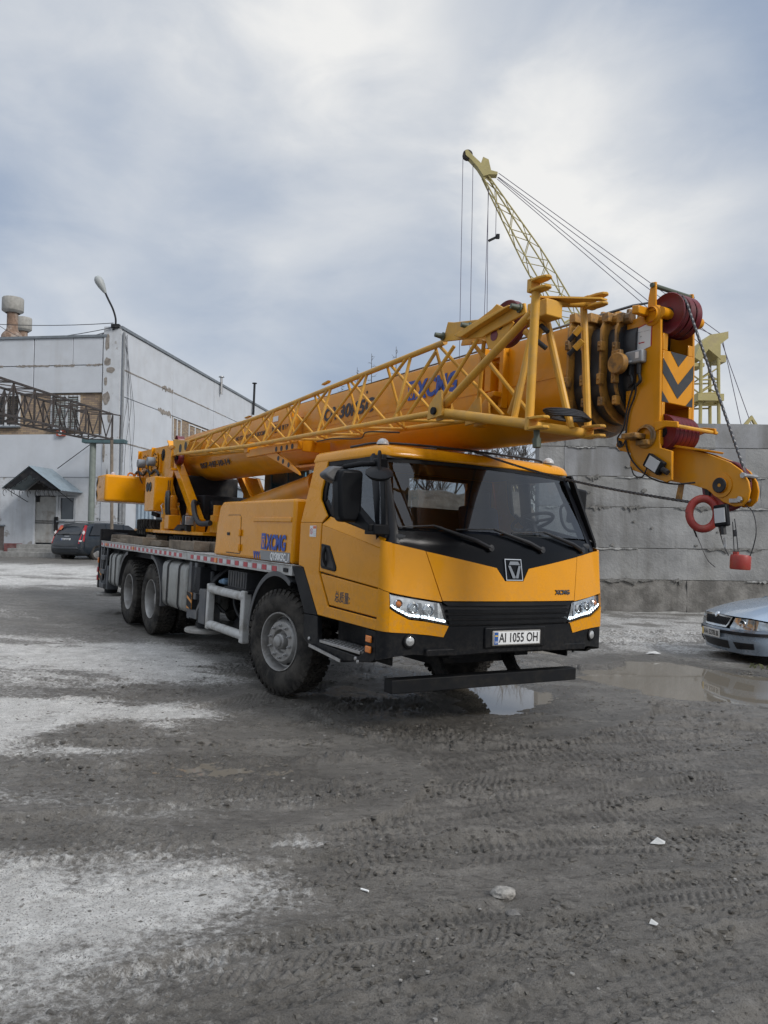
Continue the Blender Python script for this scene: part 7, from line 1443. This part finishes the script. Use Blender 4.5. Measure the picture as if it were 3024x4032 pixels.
# bonnet: from the lamps back to the windscreen
def bon(u, v):
    q = -.99+1.98*u; a = NP(q, .728+.02*(1-abs(q))-(.06*max(0, abs(q)-.6)/.4)); yb = q*.74; b = Vector((-1.20-.10*(1-q*q), yb, .985-.06*abs(q)**3)); p_ = a.lerp(b, v); y = p_.y
    bulge = .055*math.sin(math.pi*min(1, v*1.05))**.8*(1-abs(q)**3)+.05*v*(1-v)*0; crease = .016*float(sstep(.58, .46, np.array(abs(q))))*min(1, v*6); return (p_.x, y*(1+.02*math.sin(math.pi*v)), p_.z+bulge+crease)
m = MB(); m.grid(bon, 40, 16); m.build('bonnet', SILV, sc_, smooth=60)
for s in (-1, 1):
    m = MB(); m.grid(lambda u, v: (-.60-(.66)*u, s*(.862+.006*math.sin(u*3)-.125*max(0, v-.72)/.28), .20+(.57+.20*u)*v-.0*u), 8, 10, flip=s > 0); m.build('front_wing', SILV, sc_, smooth=60)
    m = MB(); m.path([(-.86+.36*math.cos(a), s*.868, .315+.36*math.sin(a)) for a in [R(-5+190*k/16) for k in range(17)]], .03, 6); m.build('arch_lip', DARK, sc_); car_wheel(-.86, s*.872, s, sc_); car_wheel(-3.35, s*.872, s, sc_)
car_body('body', [(-1.15, .862, .19, .86, .93, .70), (-1.25, .866, .19, .88, .96, .70), (-1.35, .868, .19, .885, 1.0, .69), (-2.0, .87, .19, .90, 1.36, .58), (-2.3, .87, .19, .90, 1.42, .56), (-3.2, .87, .19, .91, 1.40, .55), (-3.9, .86, .2, .93, 1.06, .66), (-4.35, .82, .22, .92, .98, .66), (-4.48, .74, .28, .82, .86, .6)], SILV, sc_)
p_ = NP(0, .44); m = MB(); m.box(p_.x+.012, p_.x+.026, -.265, .265, .40, .52); pl = m.build('number_plate', mat('plate_worn', (.62, .62, .60), .5, dirt=(.3, .28, .25), dscale=9, damt=.4), sc_, .004); m = MB(); m.box(p_.x+.0255, p_.x+.0275, -.262, -.225, .405, .515); m.build('plate_band', mat('flag_yellow', (.75, .5, .03), .5), pl)
text('plate_lettering', 'AA 5278 BI', .105, basis((p_.x+.028, -.21, .425), (0, 1, 0), (0, 0, 1)), INK, pl, .0008, 0, .0014, width=.45)
m = MB(); m.add([(-1.36, -.66, 1.0), (-1.36, .66, 1.0), (-1.98, .55, 1.375), (-1.98, -.55, 1.375)], [(0, 1, 2, 3)]); o = m.build('windscreen', CGLASS, sc_); o.location = (.02, 0, .02)
for s in (-1, 1): quad('side_glass', [(-1.55, s*.80, .95), (-3.6, s*.82, .97), (-3.2, s*.625, 1.35), (-2.1, s*.625, 1.36)][::-1 if s > 0 else 1], CGLASS, sc_).location = (0, s*.03, 0)
m = MB(); m.box(-3.4, -.15, -.6, .6, .18, .5); m.build('underbody', CABLE, sc_)
# ---- dark estate by the workshop door
DNAV = mat('dark_blue_paint', (.008, .014, .022), .25, metal=.2, coat=.5, dirt=(.08, .08, .075), dscale=3, damt=.25)
F = Vector((.50, .866, 0)); ec_ = empty('estate_car', (-11.75, 28.25, .64)); ec_.rotation_euler = (0, 0, math.atan2(F.y, F.x)); tag(ec_, 'dark blue estate car parked by the workshop door, seen from behind', 'car')
car_body('body', [(0, .74, .34, .62, .66, .62), (.05, .84, .26, .74, .80, .70), (.14, .87, .22, .90, 1.02, .74), (.30, .88, .20, .93, 1.26, .66), (.50, .885, .2, .93, 1.40, .60), (.9, .885, .2, .93, 1.455, .60), (1.8, .885, .2, .92, 1.46, .60), (2.4, .885, .2, .91, 1.40, .60), (3.15, .88, .2, .90, 1.02, .68), (3.3, .88, .2, .88, .96, .70), (4.0, .86, .2, .80, .86, .68), (4.38, .74, .24, .66, .72, .55), (4.45, .6, .3, .6, .64, .5)], DNAV, ec_)
for s in (-1, 1):
    car_wheel(.78, s*.88, s, ec_); car_wheel(3.42, s*.88, s, ec_)
    m = MB(); P_ = [(.03, .735, .66), (.10, .80, .66), (.20, .85, .72), (.19, .86, .86), (.20, .83, .95), (.30, .76, 1.15), (.40, .70, 1.33), (.36, .655, 1.34), (.24, .70, 1.1), (.12, .735, .92), (.07, .72, .80)]
    n_ = len(P_); m.add([(x-.025, s*(y+.012), z) for x, y, z in P_]+[(x+.06, s*(y-.03), z) for x, y, z in P_], [tuple(range(n_)) if s < 0 else tuple(range(n_-1, -1, -1))]+[(i, n_+i, n_+(i+1) % n_, (i+1) % n_) for i in range(n_)]); tl = m.build('tail_light', mat('tail_red', (.36, .014, .02), .2, coat=.5), ec_, fix=True)
    m = MB(); m.obox((.055, s*.79, .76), (.02, s*.03, 0), (0, .03, 0), (.005, 0, .03)); m.obox((.20, s*.785, 1.06), (.02, 0, -.03), (0, .025, 0), (.03, 0, .05)); m.build('reverse_lens', mat('lens_pale', (.6, .58, .57), .2), tl)
    quad('side_glass', [(.42, s*.80, .97), (3.0, s*.80, .97), (2.35, s*.64, 1.37), (.75, s*.635, 1.40)][::1 if s > 0 else -1], CGLASS, ec_).location = (0, s*.055, 0)
    for x, dx in ((1.25, .02), (2.05, .05)): m = MB(); m.bar((x, s*.86, .96), (x+dx, s*.695, 1.40), .05, .02, (0, 1, 0)); m.build('window_pillar', DNAV, ec_)
    m = MB(); m.path([(.45, s*.60, 1.475), (1.2, s*.60, 1.50), (2.2, s*.60, 1.47)], .018, 6); m.build('roof_rail', STEEL, ec_)
    m = MB(); m.box(2.75, 2.95, min(s*.9, s*1.05), max(s*.9, s*1.05), .95, 1.08); m.build('door_mirror', DNAV, ec_, .03)
m = MB(); m.add([(.155, -.66, .985), (.155, .66, .985), (.47, .56, 1.38), (.47, -.56, 1.38)], [(3, 2, 1, 0)]); o = m.build('rear_glass', CGLASS, ec_); o.location = (-.045, 0, .01)
m = MB(); m.bar((.10, -.1, 1.02), (.085, .30, 1.0), .02, .02); m.build('rear_wiper', CABLE, ec_)
m = MB(); m.box(.04, .06, -.26, .26, .745, .855); o = m.build('number_plate', WHITE, ec_); text('plate_lettering', 'JF· 434', .10, basis((.0385, .19, .765), (0, -1, 0), (0, 0, 1)), INK, o, .0008, 0, .001, width=.38); m = MB(); m.box(.0385, .0395, .215, .255, .75, .85); m.build('plate_band', MATS['plate_blue'], o)
m = MB(); m.box(-.02, .03, -.70, .70, .44, .52); m.build('bumper_strip', DNAV, ec_, .02); m = MB(); m.box(.09, .10, -.14, .14, .92, .94); m.build('badge', CHROME, ec_)
m = MB(); m.add([(.28, .46, 1.17), (.28, .63, 1.17), (.36, .60, 1.29), (.36, .44, 1.29)], [(3, 2, 1, 0)]); o = m.build('window_sticker', mat('sticker_orange', (.5, .12, .05), .6), ec_); o.location = (-.075, 0, 0)

# ================================================================== THINGS ON THE DECK
WOOD = mat('old_timber', (.17, .135, .10), .9, var=.35, vscale=5, streak=None, dirt=(.28, .25, .2), dscale=7, damt=.5, bump=.6, bscale=25)
TBN = 0
for (x, y, z, L_, wd, hh, a, lab) in ((-3.62, -1.02, 1.335, .95, .24, .125, 4, 'front most grey timber beam lying on the deck beside the engine cover'), (-3.35, -.72, 1.335, 1.0, .22, .13, 9, 'timber beam on the deck tucked between the slewing ring and the front beam'),
                                    (-6.0, -1.08, 1.335, .9, .24, .125, 3, 'longest weathered timber on the deck above the rear axle'), (-5.55, -.93, 1.335, .75, .22, .09, 8, 'timber block on the deck directly behind the longest one'),
                                    (-7.1, -1.1, 1.335, .7, .2, .07, 10, 'split timber board lying lowest near the tail of the deck'), (-7.2, -1.06, 1.407, .65, .18, .06, 16, 'loose timber board lying on top near the tail of the deck'), (-6.7, -.62, 1.335, .55, .22, .16, 2, 'short pale timber block standing beneath the spare tyre')):
    e = Matrix.Translation((x, y, z))@Matrix.Rotation(R(a), 4, 'Z'); m = MB(); n = 8
    for k in range(n+1):
        xx = -L_/2+L_*k/n; j = lambda: random.uniform(-.008, .008); m.v.extend([(xx+j()*(k in (0, n))*2, -wd/2+j(), 0), (xx, wd/2+j(), 0), (xx+j(), wd/2+j(), hh+j()), (xx+j(), -wd/2+j(), hh+j())])
    for k in range(n):
        for i in range(4): m.f.append((k*4+i, k*4+(i+1) % 4, k*4+4+(i+1) % 4, k*4+4+i)); m.m.append(0)
    m.f += [(3, 2, 1, 0), (n*4, n*4+1, n*4+2, n*4+3)]; m.m += [0, 0]
    o = m.build('timber_beam', WOOD, None, .006, fix=True); o.matrix_world = CM@e; tag(o, lab, 'timber', 'timbers on the crane deck')
sp = empty('spare_wheel'); sp.matrix_world = CM@Matrix.Translation((-7.55, -.22, 1.48)); tag(sp, 'black spare tyre lying flat on the deck behind the slewing motor', 'tyre')
for me_, nm in ((T_ME, 'tyre'), (RIMS[False][0], 'rim')): o = bpy.data.objects.new(nm, me_); COL.objects.link(o); o.parent = sp; o.rotation_euler = (R(90), 0, 0)

# ================================================================== LITTER
def lump(name, c, r, seed, material, lab, cat, sq=(1, .8, .6), n=10, jag=.25):
    rnd = random.Random(seed); bm = bmesh.new(); bmesh.ops.create_icosphere(bm, subdivisions=3, radius=1); off = rnd.random()*90
    for v in bm.verts:
        p = v.co; k = 1+jag*(float(fbm(np.array([p.x*1.+off]), np.array([p.y*1.0+p.z*1.7]), 1.4, 4, seed)[0])-.5)*2.4; v.co = Vector((p.x*sq[0]*k*r, p.y*sq[1]*k*r, p.z*sq[2]*k*r))
    me = bpy.data.meshes.new(name); bm.to_mesh(me); bm.free(); me.materials.append(material); o = bpy.data.objects.new(name, me); COL.objects.link(o); o.location = (c[0], c[1], gh(c[0], c[1])+c[2]); tag(o, lab, cat); return o
STN = mat('pale_stone', (.30, .285, .26), .9, var=.3, vscale=25, dirt=(.12, .11, .1), dscale=18, damt=.7, bump=.6, bscale=60)
lump('stone', (.575, 3.63, .01), .062, 3, STN, 'pale lumpy stone sunk in the mud in the foreground', 'stone', (1, .75, .55)); lump('stone', (.60, 3.48, -.004), .045, 5, mat('mud_stone', (.15, .143, .133), .9, var=.3, vscale=25, bump=.6), 'muddy stone just below the pale lumpy stone', 'stone', (.8, 1, .4))
PAP = mat('paper_white', (.5, .5, .48), .8, var=.08, vscale=30)
def crumple(name, x, y, pts, lab, cat):
    m = MB(); z = gh(x, y); m.add([(x+a, y+b, z+c) for a, b, c in pts], [(i, i+1, i+2) for i in range(len(pts)-2)]); o = m.build(name, PAP, smooth=0); s_ = o.modifiers.new('t', 'SOLIDIFY'); s_.thickness = .002; tag(o, lab, cat)
crumple('paper_scrap', 1.56, 4.36, [(-.045, 0, .008), (-.01, -.025, .012), (-.012, .03, .016), (.03, -.02, .012), (.01, .04, .028), (.045, .01, .015), (.0, .08, .012), (-.025, .10, .02), (-.012, .125, .01)], 'crumpled white paper scrap lying on the mud at right', 'litter')
crumple('paper_scrap', 1.20, 3.42, [(-.015, 0, .008), (.01, -.02, .01), (.0, .02, .02), (.025, .0, .008)], 'tiny white scrap in a tyre track near the lower right', 'litter')
crumple('plastic_scrap', 4.25, 12.1, [(-.12, 0, .01), (-.03, -.04, .03), (-.03, .06, .04), (.05, -.03, .02), (.06, .05, .05), (.13, .0, .015)], 'pale plastic litter on the mud beyond the big puddle', 'litter')
crumple('plastic_scrap', 3.35, 12.9, [(-.07, 0, .01), (-.03, -.04, .03), (-.01, .06, .04), (.05, -.03, .02)], 'white scrap beside the far corner of the bumper', 'litter')
m = MB(); m.tube((0, 0, 0), (.036, -.022, .0), .0045, 10); o = m.build('cigarette_end', mat('cig_white', (.8, .8, .78), .7)); o.location = (-.085, 3.62, gh(-.07, 3.61)+.009); tag(o, 'small white cigarette end lying on the mud', 'litter')
m = MB(); m.box(-.35, .35, -.05, .05, 0, .05); o = m.build('wood_scrap', WOOD); o.location = (-8.4, 23.5, gz(-8.4, 23.5)+.02); tag(o, 'short dark wood scrap on the pale ground at far left', 'litter')
# grass tuft by the car wheel
m = MB()
for k in range(80):
    x, y = 5.75+random.gauss(0, .28), 11.0+random.gauss(0, .10); a = random.uniform(0, 6.28); L_ = random.uniform(.06, .17); z = gz(x, y)-.03; dx, dy = math.cos(a)*L_*.6, math.sin(a)*L_*.6; q = .006
    m.add([(x-q, y, z), (x+q, y, z), (x+dx*.5+q*.6, y+dy*.5, z+L_*.7), (x+dx, y+dy, z+L_*.75)], [(0, 1, 2), (0, 2, 3)])
tag(m.build('grass', mat('grass_dull', (.10, .11, .05), .8, var=.4, vscale=12)), 'thin tuft of grass under the bumper of the silver car', 'grass', kind='stuff')
import OpenImageIO as oiio,sys,numpy as np
im=oiio.ImageBuf('/workdir/render_main.png'); a=im.get_pixels(oiio.FLOAT)[:,:,:3]*255
for n,(x0,y0,x1,y1) in dict(front=(470,560,560,585),door=(335,540,375,560),boom=(480,420,540,440),engine=(225,510,260,530),skyL=(30,120,80,200),skyC=(350,80,400,130),skyTop=(600,20,700,80),skyLow=(300,280,380,330),mudR=(560,850,700,1000),mudC=(300,740,420,800),dryLL=(20,900,150,980),dryM=(20,690,120,720),wall=(620,480,690,600),bldF=(10,340,90,380),bldR=(140,380,180,430),blk=(420,640,480,660)).items():
    print(n,a[y0:y1,x0:x1].reshape(-1,3).mean(0).round().astype(int), a[y0:y1,x0:x1].mean(2).std().round(1))
